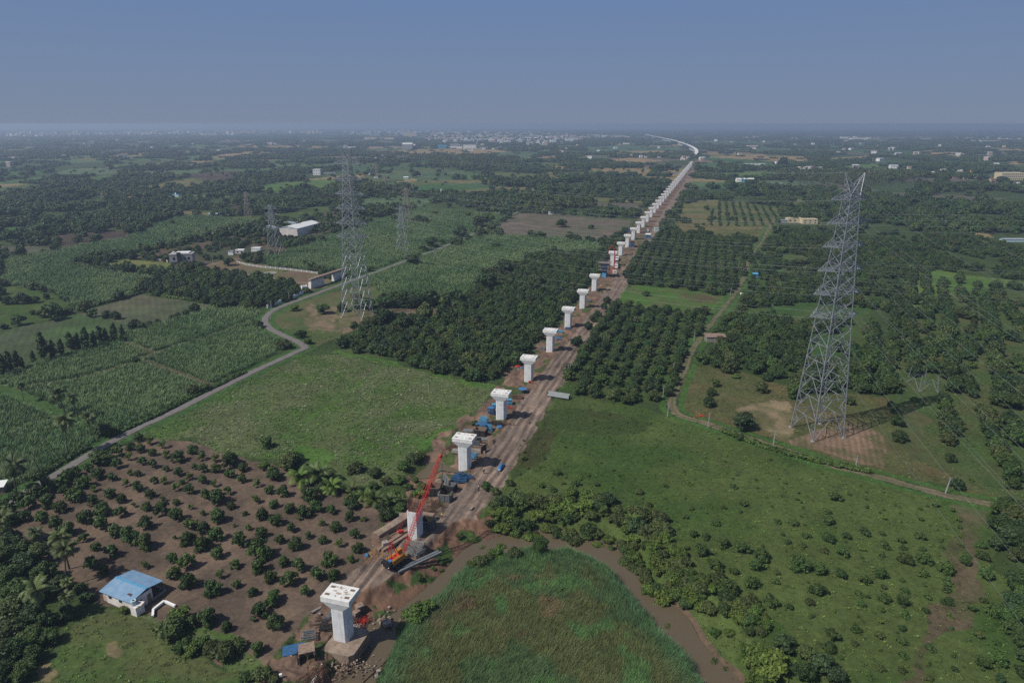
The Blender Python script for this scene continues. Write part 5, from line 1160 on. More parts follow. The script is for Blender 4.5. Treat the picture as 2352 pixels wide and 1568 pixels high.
# woods further out
def far_proto(name, seed, n=130, size=.95, mat='leaf'):
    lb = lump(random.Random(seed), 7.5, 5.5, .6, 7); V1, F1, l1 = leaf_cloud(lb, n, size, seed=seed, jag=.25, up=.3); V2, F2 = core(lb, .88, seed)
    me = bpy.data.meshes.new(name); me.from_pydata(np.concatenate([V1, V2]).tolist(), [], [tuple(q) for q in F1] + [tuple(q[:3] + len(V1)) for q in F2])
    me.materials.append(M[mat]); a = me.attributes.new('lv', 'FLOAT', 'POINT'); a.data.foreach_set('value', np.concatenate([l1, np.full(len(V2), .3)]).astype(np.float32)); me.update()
    return rawobj(name, me)
FJ = [far_proto('a', 500 + i, 260, .62, ('leaf', 'leaf_dark', 'leaf_blue', 'leaf_dark', 'leaf_olive')[i % 5]) for i in range(6)]
def copse(seed, mat):
    r = random.Random(seed); lb = []
    for k in range(9):
        x_, y_ = r.uniform(-13, 13), r.uniform(-13, 13); w = r.uniform(6, 10); h = r.uniform(4.5, 8)
        for j in range(2): lb.append((x_ + r.uniform(-2, 2), y_ + r.uniform(-2, 2), h * .55, w * .42, w * .42, h * .42))
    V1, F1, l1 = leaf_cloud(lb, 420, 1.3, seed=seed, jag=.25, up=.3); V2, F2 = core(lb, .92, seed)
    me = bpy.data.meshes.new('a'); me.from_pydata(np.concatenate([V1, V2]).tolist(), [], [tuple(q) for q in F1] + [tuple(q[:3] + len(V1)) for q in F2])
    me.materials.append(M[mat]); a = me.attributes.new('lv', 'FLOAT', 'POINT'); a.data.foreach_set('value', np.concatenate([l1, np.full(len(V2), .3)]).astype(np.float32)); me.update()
    return rawobj('a', me)
CJ = [copse(600 + i, ('leaf', 'leaf_dark', 'leaf_blue', 'leaf_olive')[i % 4]) for i in range(4)]
PJ = [joined(P_PALM[i], 'a') for i in range(3)]
protos = MJ + FJ + CJ + PJ
def addw(X, Y, i0, i1, s, sz):
    wx.append(X); wy.append(Y); wi.append(rng.integers(i0, i1, len(X))); q = rng.uniform(.65, 1.35, len(X)) * s * ((.55 + .95 * fbm(X + 300, Y, 70, 3)) if i0 < 12 else 1)
    wsc.append(np.stack([q, q, q * sz * rng.uniform(.8, 1.25, len(X))], 1))
BAND = pldist(TRACK, np.zeros(1), np.zeros(1))
PIERL = np.array(PIER)
def woods(x0, x1, y0, y1, s, classes, thr, nz=None):
    X, Y = grid_pts(x0, x1, y0, y1, s, .42); d = np.hypot(X, Y); k = fov(X, Y, 40); X, Y = X[k], Y[k]
    X, Y, c_, cl = pick(X, Y, classes); dn = fbm(X, Y, nz or 70, 4)
    k = (dn > thr) & (pldist(PIERL, X, Y, 40) > 14) & (pldist(ROAD, X, Y, 20) > 6); return X[k], Y[k]
# left far side, near band: wood class
X, Y = woods(-520, 60, 330, 700, 7.0, ['wood'], .40, 40); addw(X, Y, 0, 12, .95, 1)
X, Y = woods(-330, -60, 240, 620, 6.5, ['garden'], .46, 18); vq = np.array(G(25, 310, 560)); k = np.hypot(X - vq[0], Y - vq[1]) > 17; X, Y = X[k], Y[k]; addw(X, Y, 0, 6, .62, .9)
X, Y = woods(-700, 640, 620, 1000, 8.5, ['wood', 'garden'], .40, 50)
k = (Y > 640) | (X < 60); addw(X[k], Y[k], 6, 12, 1.1, 1)
X, Y = woods(-1100, 1100, 1000, 1700, 13, ['wood'], .45, 90); addw(X, Y, 6, 12, 1.5, .85)
X, Y = woods(-2100, 2100, 1700, 3200, 27, ['wood'], .46, 200); addw(X, Y, 12, 16, 1.0, 1.05)
X, Y = woods(-4600, 4600, 3200, 7000, 50, ['wood'], .45, 420); addw(X, Y, 12, 16, 1.6, .8)
X, Y = woods(-9500, 9500, 7000, 14000, 120, ['wood'], .3, 900); addw(X, Y, 12, 16, 3.6, .5)
# hedgerow trees in the open fields and farm tracks
for (x0, x1, y0, y1, s, th, i0, i1, sc_, z_) in [(-700, 640, 560, 1000, 24, .70, 6, 12, .75, 1), (-1200, 1200, 1000, 1800, 34, .64, 6, 12, 1.0, .9), (-2600, 2600, 1800, 4200, 80, .6, 12, 16, .8, .8)]:
    X, Y = grid_pts(x0, x1, y0, y1, s, .5); k = fov(X, Y, 40) & (rng.random(len(X)) > th); X, Y = X[k], Y[k]; X, Y, c_, cl = pick(X, Y, ['field', 'farfield', 'cane', 'low'])
    k = (cl != CI['cane']) & (pldist(PIERL, X, Y, 40) > 16); addw(X[k], Y[k], i0, i1, sc_, z_)
# palm belts
for t, lst in [(2, [[(420, 300), (740, 300), (1200, 330), (1280, 360), (900, 380), (560, 350)]]), (3, [[(610, 430), (1160, 415), (1700, 440), (1640, 470), (1200, 520), (900, 500), (640, 460)]]), (1, [[(900, 975), (1180, 960), (1150, 990), (1000, 990)]]), (2, [[(0, 520), (350, 520), (370, 575), (0, 575)], [(1240, 620), (1750, 610), (1750, 690), (1300, 690)]])]:
    for P in lst:
        P = poly(t, P); A_ = abs(np.sum(P[:, 0] * np.roll(P[:, 1], 1) - P[:, 1] * np.roll(P[:, 0], 1))) / 2; n = int(min(900, A_ / 110))
        X = rng.uniform(P[:, 0].min(), P[:, 0].max(), n * 3); Y = rng.uniform(P[:, 1].min(), P[:, 1].max(), n * 3); m = inside(P, X, Y); addw(X[m][:n], Y[m][:n], 16, 19, 1.0, 1)
L_ = np.array([G(26, *p) for p in [(1080, 670), (1260, 590), (1400, 480), (1560, 360), (1640, 275)]]); sg = np.r_[0, np.cumsum(np.hypot(*np.diff(L_, axis=0).T))]; q = np.arange(0, sg[-1], 4.5)
X = np.interp(q, sg, L_[:, 0]) + rng.normal(size=len(q)) * 4; Y = np.interp(q, sg, L_[:, 1]) + rng.normal(size=len(q)) * 4; addw(X, Y, 0, 6, 1.7, 1.1)
# tiny bushes of the young orchard
P = poly(3, [(150, 770), (260, 600), (400, 602), (690, 642), (690, 682), (640, 765), (400, 775)]); a_ = np.array(G(3, 330, 760)) - np.array(G(3, 420, 640)); a_ /= np.linalg.norm(a_)
keepGT = GT; GT = []; rowfill(P, 5.5, .15, .30, .48, TDIR, 8.5); q = np.array(GT); GT = keepGT
wx.append(q[:, 0]); wy.append(q[:, 1]); wi.append(rng.integers(0, 6, len(q))); wsc.append(np.stack([q[:, 2]] * 3, 1))
X = np.concatenate(wx); Y = np.concatenate(wy)
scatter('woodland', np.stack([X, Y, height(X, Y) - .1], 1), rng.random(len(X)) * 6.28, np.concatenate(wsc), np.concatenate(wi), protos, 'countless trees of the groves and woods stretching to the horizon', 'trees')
print('wood', len(X))
# ------------------------------------------------------------------ viaduct piers
RZ = math.atan2(ADIR[1], ADIR[0])
def zfor(X, Y, ty):
    v = (784 - ty) / F
    return H + Y * (-SP + v * CP) / (CP + v * SP)
def oct_ring(w, d, c, z):
    a, b = w / 2, d / 2
    return [(-a + c, -b, z), (a - c, -b, z), (a, -b + c, z), (a, b - c, z), (a - c, b, z), (-a + c, b, z), (-a, b - c, z), (-a, -b + c, z)]
def make_pier(sand):
    o = thing('viaduct_pier', 'x', 'bridge pier')
    mb = MB(); mb.loft([oct_ring(3.25, 3.2, .42, -.6), oct_ring(3.25, 3.2, .42, 7.3)]); part('shaft', mb, M['pier'], o)
    mb = MB(); mb.loft([oct_ring(3.25, 3.2, .42, 7.3), oct_ring(6.0, 4.2, .1, 8.95), oct_ring(6.05, 4.25, .08, 9.12)])
    mb.loft([oct_ring(6.3, 4.4, .06, 9.13), oct_ring(6.3, 4.4, .06, 10.25), oct_ring(6.2, 4.3, .06, 10.3)]); part('pier_cap', mb, M['cap'], o)
    for sx in (-1, 1):
        for sy in (-1, 1):
            mb = MB(); mb.box((sx * 2.15, sy * 1.15, 10.305), (1.0, .62, .02)); part('bearing_recess', mb, M['recess'], o)
    for x_, y_ in ((-.55, 1.5), (-.3, -1.25), (.8, .9), (1.1, -1.4)):
        mb = MB(); mb.box((x_, y_, 10.303), (.32, .26, .018)); part('bolt_pocket', mb, M['recess'], o)
    if sand:
        r = random.Random(3); mb = MB()
        for k in range(6):
            cx, cy = r.uniform(-2.5, 2.5), r.uniform(-1.7, 1.7); pts = []
            for a in range(9): q = r.uniform(.15, .55); pts.append((cx + math.cos(a * .698) * q * 1.6, cy + math.sin(a * .698) * q * .7))
            mb.prism(pts, 10.3, 10.309 + k * .001)
        part('sand_spill', mb, M['stain'], o)
    return o
ORD = ['nearest', '', 'third', 'fourth', 'fifth', 'sixth', 'seventh', 'eighth', 'ninth', '', 'eleventh', 'twelfth', 'thirteenth', 'fourteenth', 'fifteenth', 'sixteenth', 'seventeenth', 'eighteenth', 'nineteenth', 'twentieth', 'twenty-first', 'twenty-second', 'twenty-third', 'twenty-fourth', 'twenty-fifth']
pier0 = make_pier(False)
first = make_pier(True)
first.location = (PIER[0][0], PIER[0][1], 0); first.rotation_euler = (0, 0, RZ)
tag(first, 'nearest white concrete pier standing on an exposed footing, sand on its cap', 'bridge pier', 'white concrete viaduct piers')
used = False
EXTRA = {2: 'beside the blue tarpaulin roll', 3: 'with blue steel frames stacked at its foot', 4: 'behind the round blue lid', 5: 'with muddy patch on its left', 6: 'with blue frame at its foot', 8: 'just before the scaffolded pier', 10: 'behind the red concrete pump boom'}
for k, (X, Y) in enumerate(PIER):
    if k in (0, 1, 9): continue
    nm = ORD[k] if k < len(ORD) else ''
    lab = (nm + ' white concrete pier from the camera ' + EXTRA.get(k, 'in the row along the haul road')) if nm else 'small far-off white pier near the end of the straight row'
    if not used: q = pier0; q.location = (X, Y, 0); q.rotation_euler = (0, 0, RZ); used = True; q['label'] = lab
    else: q = copy_tree(pier0, (X, Y, 0), RZ, 1, lab)
    q['group'] = 'white concrete viaduct piers'
# footing of the first pier
mb = MB(); mb.prism([(-3.0, -4.3), (2.9, -4.3), (3.7, -3.5), (3.7, 2.9), (3.0, 3.5), (-3.0, 3.5)], -3.4, -.25)
o = link('pier_footing', mb.mesh('pier_footing', M['foot'])); o.location = (PIER[0][0] + .5, PIER[0][1] - .6, 0); o.rotation_euler = (0, 0, RZ); tag(o, 'exposed earth-stained concrete footing slab under the nearest pier', 'footing')
# second pier: shaft only, bars sticking up
X, Y = PIER[1]
t = thing('unfinished_pier', 'short white pier shaft without a cap behind the red crane boom', 'bridge pier', (X, Y, 0), RZ)
mb = MB(); mb.loft([oct_ring(3.0, 3.3, .42, -.6), oct_ring(3.0, 3.3, .42, 7.4)]); part('shaft', mb, M['pier'], t)
mb = MB(); mb.loft([oct_ring(2.7, 3.0, .35, 7.4), oct_ring(2.7, 3.0, .35, 7.48)]); part('rough_top', mb, M['recess'], t)
r = random.Random(4); mb = MB()
for k in range(64):
    s = k / 64 * 4; i = int(s); f = s - i
    a, b = [(-1.2 + 2.4 * f, -1.35), (1.2, -1.35 + 2.7 * f), (1.2 - 2.4 * f, 1.35), (-1.2, 1.35 - 2.7 * f)][i]
    hh = 1.0 + r.random() * .4 + (2.4 if a < -.9 else 0)
    mb.beam((a, b, 7.4), (a + r.uniform(-.1, .1), b + r.uniform(-.1, .1), 7.4 + hh), .05)
for zz in (7.9, 8.4, 9.1, 10.0): mb.beam((-1.2, -1.35, zz), (-1.2, 1.35, zz), .05)
part('rebar', mb, M['rust'], t)
# tenth pier: wrapped in formwork and working decks
X, Y = PIER[9]
t = thing('scaffolded_pier', 'blue shuttered pier wrapped in scaffold decks beside the pump truck', 'bridge pier', (X, Y, 0), RZ)
mb = MB(); mb.loft([oct_ring(3.2, 3.4, .4, -.3), oct_ring(3.2, 3.4, .4, 3.2)]); part('lower_form', mb, M['sky'], t)
mb = MB(); mb.loft([oct_ring(3.3, 3.5, .4, 3.2), oct_ring(3.3, 3.5, .4, 7.2), oct_ring(6.3, 4.6, .1, 8.9), oct_ring(6.4, 4.7, .1, 9.6)])
for z_ in (3.8, 4.8, 5.8, 6.8):
    mb.box((0, -1.85, z_), (3.6, .25, .18)); mb.box((0, 1.85, z_), (3.6, .25, .18)); mb.box((1.75, 0, z_), (.25, 3.8, .18)); mb.box((-1.75, 0, z_), (.25, 3.8, .18))
me = mb.mesh('upper_form', M['blue']); part('upper_form', me, None, t)
for nm, z_, w, d in (('deck', 5.0, 6.6, 5.6), ('deck', 7.3, 7.6, 6.2), ('deck', 9.7, 8.2, 6.4)):
    mb = MB()
    for a, b, c_, e in ((0, -d / 2 + .4, w, .8), (0, d / 2 - .4, w, .8), (-w / 2 + .4, 0, .8, d - 1.62), (w / 2 - .4, 0, .8, d - 1.62)): mb.box((a, b, z_), (c_, e, .12))
    if z_ > 9: mb.box((0, 0, z_ - .05), (w - 1.64, d - 1.64, .1))
    dk = part('deck', mb, M['wood'], t); mb = MB()
    for a in np.linspace(-w / 2, w / 2, 6):
        for b in (-d / 2, d / 2): mb.beam((a, b, z_), (a, b, z_ + 1.1), .07)
    for zz in (.55, 1.1):
        for b in (-d / 2, d / 2): mb.beam((-w / 2, b, z_ + zz), (w / 2, b, z_ + zz), .06)
        for a in (-w / 2, w / 2): mb.beam((a, -d / 2, z_ + zz), (a, d / 2, z_ + zz), .06)
    part('guard_rail', mb, M['steel'], dk)
mb = MB()
for a in (-3, 3):
    for b in (-2.6, 2.6):
        mb.beam((a, b, 0), (a, b, 9.7), .14)
    for z0 in (0, 2.5, 5): mb.beam((a, -2.6, z0), (a, 2.6, z0 + 2.5), .09); mb.beam((a, 2.6, z0), (a, -2.6, z0 + 2.5), .09)
part('scaffold_tower', mb, M['darksteel'], t)

# ------------------------------------------------------------------ curved viaduct far away
VC = np.array([G(24, a, b, 12.5) for a, b in [(1385, 684), (1398, 640), (1372, 592), (1310, 552), (1225, 512), (1150, 482), (900, 402), (600, 340), (300, 277)]])
VC = smooth_line(VC, 3)
seg = np.r_[0, np.cumsum(np.hypot(*np.diff(VC, axis=0).T))]
t = thing('viaduct', 'long curved pale concrete viaduct deck leading to the horizon', 'viaduct', (0, 0, 0))
n_ = int(seg[-1] / 40); tt = np.linspace(0, seg[-1], n_ + 1); VX = np.interp(tt, seg, VC[:, 0]); VY = np.interp(tt, seg, VC[:, 1])
nx = np.gradient(VX); ny = np.gradient(VY); ln = np.hypot(nx, ny); nx, ny = nx / ln, ny / ln
mb = MB(); rings = []
for i in range(n_ + 1):
    z_ = drop(VX[i], VY[i]) + 10.3; sx, sy = ny[i], -nx[i]
    rings.append([Vector((VX[i] + sx * a, VY[i] + sy * a, z_ + b)) for a, b in ((-2.6, 0), (2.6, 0), (5.8, 2.4), (5.8, 2.9), (-5.8, 2.9), (-5.8, 2.4))])
mb.loft(rings); part('deck', mb, M['cap'], t)
for sd in (-1, 1):
    mb = MB(); rings = []
    for i in range(n_ + 1):
        z_ = drop(VX[i], VY[i]) + 13.2; sx, sy = ny[i] * sd, -nx[i] * sd
        rings.append([Vector((VX[i] + sx * a, VY[i] + sy * a, z_ + b)) for a, b in ((5.5, 0), (5.8, 0), (5.8, 1.1), (5.5, 1.1))])
    mb.loft(rings); part('parapet', mb, M['cap'], t)
for i in range(n_ + 1):
    copy_tree(pier0, (VX[i], VY[i], drop(VX[i], VY[i])), math.atan2(-nx[i], ny[i]), 1, 'tiny distant pier carrying the curved viaduct deck', 'distant piers under the curved viaduct')
def gantry(t_, a, b, w, h, label):
    X, Y = G(t_, a, b, 0); o = thing('launching_gantry', label, 'gantry', (X, Y, drop(X, Y)), 0, 'blue launching gantries on the viaduct')
    for sx in (-1, 1):
        mb = MB(); mb.beam((sx * w * .42, -3, 0), (sx * w * .34, 0, h * .8), 1.6); mb.beam((sx * w * .42, 3, 0), (sx * w * .34, 0, h * .8), 1.6); part('leg', mb, M['blue'], o)
    mb = MB(); mb.box((0, 0, h * .84), (w, 3.4, h * .10))
    for k in range(8): mb.beam((-w / 2 + k * w / 8, 0, h * .86), (-w / 2 + (k + .5) * w / 8, 0, h), .9); mb.beam((-w / 2 + (k + .5) * w / 8, 0, h), (-w / 2 + (k + 1) * w / 8, 0, h * .86), .9)
    mb.beam((-w / 2, 0, h), (w / 2, 0, h), 1.2); part('truss', mb, M['blue'], o)
gantry(24, 1200, 560, 30, 27, 'blue launching gantry standing on the bend of the far viaduct')
gantry(24, 312, 300, 52, 40, 'wide faint blue gantry at the far end of the viaduct')
for a, nm in ((1245, 'left'), (1297, 'right')):
    X, Y = G(24, a, 298); mb = MB(); mb.cyl((0, 0, 0), (0, 0, 17), 3.6, 3.6, 12); mb.cyl((0, 0, 17), (0, 0, 20), 3.6, .6, 12)
    o = link('silo', mb.mesh('silo', M['orange'])); o.location = (X, Y, drop(X, Y)); tag(o, nm + ' one of two orange silos behind the far viaduct', 'silo')

# ------------------------------------------------------------------ pylons and lines
def lat_beam(mb, p, q, w0, wm, w1, n, ch, br):
    p = Vector(p); q = Vector(q); d = (q - p).normalized(); up = Vector((0, 0, 1)) if abs(d.z) < .98 else Vector((0, 1, 0))
    a = d.cross(up).normalized(); b = a.cross(d).normalized()
    def W(t): return w0 + (wm - w0) * min(1, t / .12) if t < .12 else (wm if t < .85 else wm + (w1 - wm) * (t - .85) / .15)
    def C(t): w = W(t) / 2; c = p.lerp(q, t); return [c + a * i * w + b * j * w for i, j in ((-1, -1), (1, -1), (1, 1), (-1, 1))]
    prev = C(0)
    for k in range(1, n + 1):
        cur = C(k / n)
        for i in range(4):
            mb.beam(prev[i], cur[i], ch); j = (i + 1) % 4
            if k % 2: mb.beam(prev[i], cur[j], br)
            else: mb.beam(prev[j], cur[i], br)
            mb.beam(cur[i], cur[j], br)
        prev = cur
    return mb
def make_pylon(Ht, base, top, arms, reach, peak, scale=1.0, mat='steel', label='', loc=(0, 0), rz=0, bw=.26, detail=1, name='transmission_tower', body_rot=0, group=None):
    o = thing(name, label, 'pylon', (loc[0], loc[1], drop(*loc)), rz, group)
    zt = arms[-1] + 1.2
    def w(z): return base + (top - base) * min(1, z / zt)
    def cr(z, i): a = w(z) / 2; c = ((-1, -1), (1, -1), (1, 1), (-1, 1))[i]; v = Vector((c[0] * a, c[1] * a, z)); v.rotate(Euler((0, 0, body_rot))); return v
    for i in range(4):
        mb = MB(); mb.beam(cr(0, i), cr(zt * .5, i), bw * 1.15, bw); mb.beam(cr(zt * .5, i), cr(zt, i), bw, bw * .7); lg = part('leg', mb, M[mat], o)
        if detail: mb = MB(); c = cr(0, i); mb.taper((c.x, c.y, -.4), (1.4, 1.4), (.8, .8), 1.0); part('footing', mb, M['greycon'], lg)
    levels = [0]; z = 0
    while z < zt - .5: z += max(1.0, w(z) * (.62 if detail else .9)); levels.append(min(z, zt))
    b = bw * .52
    for f in range(4):
        mb = MB(); j = (f + 1) % 4
        for k in range(len(levels) - 1):
            z0, z1 = levels[k], levels[k + 1]; A, B, C_, D_ = cr(z0, f), cr(z0, j), cr(z1, j), cr(z1, f)
            if detail and k < 5:
                m = (C_ + D_) / 2; mb.beam(A, m, b * 1.3); mb.beam(B, m, b * 1.3); mb.beam(D_, C_, b * 1.2)
                mb.beam((A + m) / 2, D_.lerp(A, .5), b * .8); mb.beam((B + m) / 2, C_.lerp(B, .5), b * .8); mb.beam((A + m) / 2, D_, b * .8); mb.beam((B + m) / 2, C_, b * .8)
            else:
                mb.beam(A, C_, b * 1.15); mb.beam(B, D_, b * 1.15)
                if k % 2 == 0: mb.beam(D_, C_, b)
        part('face_bracing', mb, M[mat], o)
    for z, rch in zip(arms, reach):
        for sx in (-1, 1):
            mb = MB(); tip = Vector((sx * rch, 0, z)); a = w(z) / 2; a2 = w(z + 2.4) / 2
            for sy in (-1, 1):
                r0 = Vector((sx * a, sy * a, z)); r1 = Vector((sx * a2, sy * a2, z + 2.3)); r0.rotate(Euler((0, 0, 0))); mb.beam(r0, tip, b * 1.3); mb.beam(r1, tip, b * 1.1)
                for k in range(1, 4): p0 = r0.lerp(tip, k / 4); p1 = r1.lerp(tip, (k - .5) / 4); mb.beam(p0, p1, b * .8); mb.beam(r0.lerp(tip, (k - 1) / 4), p1, b * .8)
            for k in range(1, 4):
                p0 = Vector((sx * a, -a, z)).lerp(tip, k / 4); p1 = Vector((sx * a, a, z)).lerp(tip, (k - 1) / 4); mb.beam(p0, p1, b * .8)
                mb.beam(p0, Vector((sx * a, a, z)).lerp(tip, k / 4), b * .8)
            arm = part('crossarm', mb, M[mat], o)
        mb = MB()
        for s in (-1, 1): mb.beam((-w(z) / 2, s * w(z) / 2, z), (w(z) / 2, -s * w(z) / 2, z), b); mb.beam((-w(z) / 2, s * w(z) / 2, z + .05), (w(z) / 2, s * w(z) / 2, z + .05), b)
        part('horizontal_frame', mb, M[mat], o)
    for sx in (-1, 1):
        mb = MB(); tip = Vector((sx * peak[0], 0, peak[1]))
        for c in ((-1, -1), (1, -1), (1, 1), (-1, 1)): mb.beam(cr(zt, [(-1, -1), (1, -1), (1, 1), (-1, 1)].index(c)), tip, b * 1.3)
        for k in (1, 2, 3):
            q = [cr(zt, i).lerp(tip, k / 4) for i in range(4)]
            for i in range(4): mb.beam(q[i], q[(i + 1) % 4], b * .8); mb.beam(q[i], cr(zt, (i + 1) % 4).lerp(tip, (k - 1) / 4), b * .8)
        part('earth_peak', mb, M[mat], o)
    return o
TR = (101.5, 207.5); TLF = (-83.0, 354.3)
AR = math.atan2(.24, .97)
ARMS = [40.7, 47.9, 55.2, 62.5, 69.6, 76.6]; RCH = [8.8, 8.6, 8.2, 7.6, 7.2, 7.0]
make_pylon(84, 11.6, 3.2, ARMS, RCH, (3.4, 84.3), label='tall grey steel lattice pylon standing in the furrowed clearing', loc=TR, rz=AR, bw=.24)
AL = R(-18)
ARML = [42.3, 49.2, 56.8, 64.0, 71.4, 79.0]; RCHL = [9.5, 9, 8.6, 8.2, 8, 8]
make_pylon(85, 12.0, 3.0, ARML, RCHL, (3.0, 86.5), label='tall grey steel lattice pylon on the pinkish clearing left of the grove', loc=TLF, rz=AL, bw=.26)
OTH = []
for a, b, ty, mat, lab, det in [(633, 586, 470, 'steel', 'slim grey lattice pylon beside the walled farm drive', 0), (926, 580, 472, 'steel', 'grey lattice pylon beyond the farm road among cane', 0), (936, 513, 431, 'steel_far', 'brownish lattice pylon behind the grey one among cane', 0), (971, 0, 0, '', '', 0), (571, 500, 440, 'steel_far', 'thin distant lattice pylon above the far left field', 0), (886, 432, 405, 'steel_far', 'thin distant brown pylon near the small green shed', 0), (866, 410, 378, 'steel_far', 'faintest thin far-off pylon on the middle plain', 0)]:
    if not b: continue
    X, Y = g(a, b); Z = zfor(X, Y, ty); arms = [Z * .55, Z * .68, Z * .81, Z * .92]
    make_pylon(Z, Z * .24, Z * .045, arms, [Z * .15] * 4, (Z * .03, Z), mat=mat, label=lab, loc=(X, Y), rz=R(-15), bw=.14 + Y * .0001, detail=0); OTH.append((X, Y, Z))
# stub tower under construction
X, Y = G(6, 1645, 650); t = thing('pylon_stub', 'unfinished white steel pylon legs standing among trees right of the big pylon', 'pylon base', (X, Y, 0), R(10)); s_ = .3357 * pxm(X, Y, 3)
FT = [Vector((a * s_, b * s_ * 1.6, 0)) for a, b in ((-85, -55), (25, -80), (78, 35), (-30, 60))]
for i in range(4):
    p, q = FT[i], FT[(i + 1) % 4]; mb = MB(); tp = p * .84; tp.z = 6.5; tq = q * .84; tq.z = 6.5; m = (p + q) / 2 * .94; m.z = 3.6
    mb.beam(p, tp, .17); lg = part('leg', mb, M['steel'], t); mb = MB(); mb.beam(p, m, .12); mb.beam(q, m, .12); mb.beam(m, tp.lerp(p, .45), .08); part('face_bracing', mb, M['steel'], t)
def wire(p, q, sag, label, grp, r=.045, n=28):
    r *= .42
    pts = []
    for k in range(n + 1):
        t_ = k / n; c = Vector(p).lerp(Vector(q), t_); c.z -= sag * 4 * t_ * (1 - t_); pts.append(c)
    mb = MB(); mb.tube(pts, r, 4); o = link('power_line', mb.mesh('power_line', M['wire'])); tag(o, label, 'wire', grp)
def tipw(loc, rz, rch, z, sx): return (loc[0] + math.cos(rz) * rch * sx, loc[1] + math.sin(rz) * rch * sx, z)
NXT = (46, -150)
LV = ['lowest', 'second lowest', 'third', 'fourth', 'fifth', 'highest']
for i in range(6):
    for sx, sd in ((-1, 'left'), (1, 'right')):
        wire(tipw(TR, AR, RCH[i], ARMS[i] - .4, sx), tipw(TLF, AL, RCHL[i], ARML[i] - .4, sx), 5.5, '%s wire from the %s arms between the two tall pylons' % (LV[i], sd), 'wires between the two tall pylons')
        wire(tipw(TR, AR, RCH[i], ARMS[i] - .4, sx), tipw(NXT, AR, RCH[i] + 1, ARMS[i], sx), 12, '%s wire running from the %s arms towards the viewer' % (LV[i], sd), 'wires from the big pylon towards the viewer', .04, 40)
        if OTH: wire(tipw(TLF, AL, RCHL[i], ARML[i] - .4, sx), (OTH[0][0] - 330 + sx * 5, OTH[0][1] + 330, 28 + i * 4), 8, '%s wire leaving the left pylon to the far left' % LV[i], 'wires leaving the left pylon')
for sx in (-1, 1):
    wire(tipw(TR, AR, 3.4, 84.3, sx), tipw(TLF, AL, 3, 86.5, sx), 4, 'thin earth wire between the two pylon peaks', 'wires between the two tall pylons', .03)
    wire(tipw(TR, AR, 3.4, 84.3, sx), tipw(NXT, AR, 3.4, 84, sx), 9, 'thin earth wire from the big pylon peak towards the viewer', 'wires from the big pylon towards the viewer', .03)
# second line: over the cane field past the farm road
for i, dz in enumerate((.55, .68, .81, .92)):
    for sx in (-1, 1):
        a = OTH[1]; c = OTH[2]
        wire((a[0] + sx * a[2] * .15, a[1], a[2] * dz), (250 + sx * 9, 250, 30 + i * 4), 7, 'thin wire crossing over the groves and piers from the cane field pylon', 'wires over the haul road', .04, 40)
        wire((c[0] + sx * c[2] * .15, c[1], c[2] * dz), (430 + sx * 9, 420, 34 + i * 4), 9, 'thin wire from the brownish pylon crossing the pier row', 'wires over the far pier row', .05, 40)

# cement poles
POLES = [(6,190,925,100,'beside the dirt lane near the red rubble'),(6,637,1047,97,'beside the dirt lane left of the big pylon'),(6,1197,1212,100,'beside the dirt lane below the big pylon'),(6,1815,1378,115,'leaning beside the dirt lane near its end'),(6,93,340,65,'in the green strip by the lane'),(3,343,1250,55,'at the lane beside a small white hut'),
 (4,1878,140,75,'beside the white wall where the road bends'),(4,2000,65,60,'higher one beside the white wall'),(4,1872,190,50,'by the road bend'),(2,285,1270,60,'left one at the cane field edge'),(2,527,1300,50,'middle one at the cane field edge'),(2,780,1360,60,'at the edge of the pink clearing'),(2,458,1030,60,'beside the shrub on the farm road'),(2,450,1050,60,'in front of its twin on the farm road'),(2,298,1070,35,'on the farm road left part'),
 (5,818,350,60,'rising from the dense grove'),(5,1150,420,45,'left one of a pair by the grove edge'),(5,1168,460,75,'right one of a pair by the grove edge'),(5,1575,580,82,'left one of a pair by the haul road'),(5,1592,565,76,'right one of a pair by the haul road'),(5,2263,865,95,'near the corner of the dirt lane'),(5,2232,730,85,'carrying a transformer by the lane'),(5,2303,560,70,'in the green strip right of the grove'),(3,230,765,25,'in the dry field'),(3,360,850,30,'at the orchard edge'),(25,715,540,75,'on the farm drive'),(25,1255,370,55,'behind the farm garden'),(22,1395,1020,35,'by the white tank')]
for t_, a, b, h, w in POLES:
    X, Y = G(t_, a, b); s_ = .93 / TL[t_][2]; z = h * s_ * pxm(X, Y, 3) / CP; o = thing('utility_pole', 'pale cement utility pole ' + w, 'pole', (X, Y, hz(X, Y)), 0, 'cement utility poles')
    o.rotation_euler = (0, R(6 if 'leaning' in w else 1.5), 0)
    mb = MB(); mb.beam((0, 0, -.3), (0, 0, z), .26, .16); part('post', mb, M['pole'], o); mb = MB(); mb.box((0, 0, z - .4), (1.5, .12, .12)); part('crossarm', mb, M['greysteel'], o)
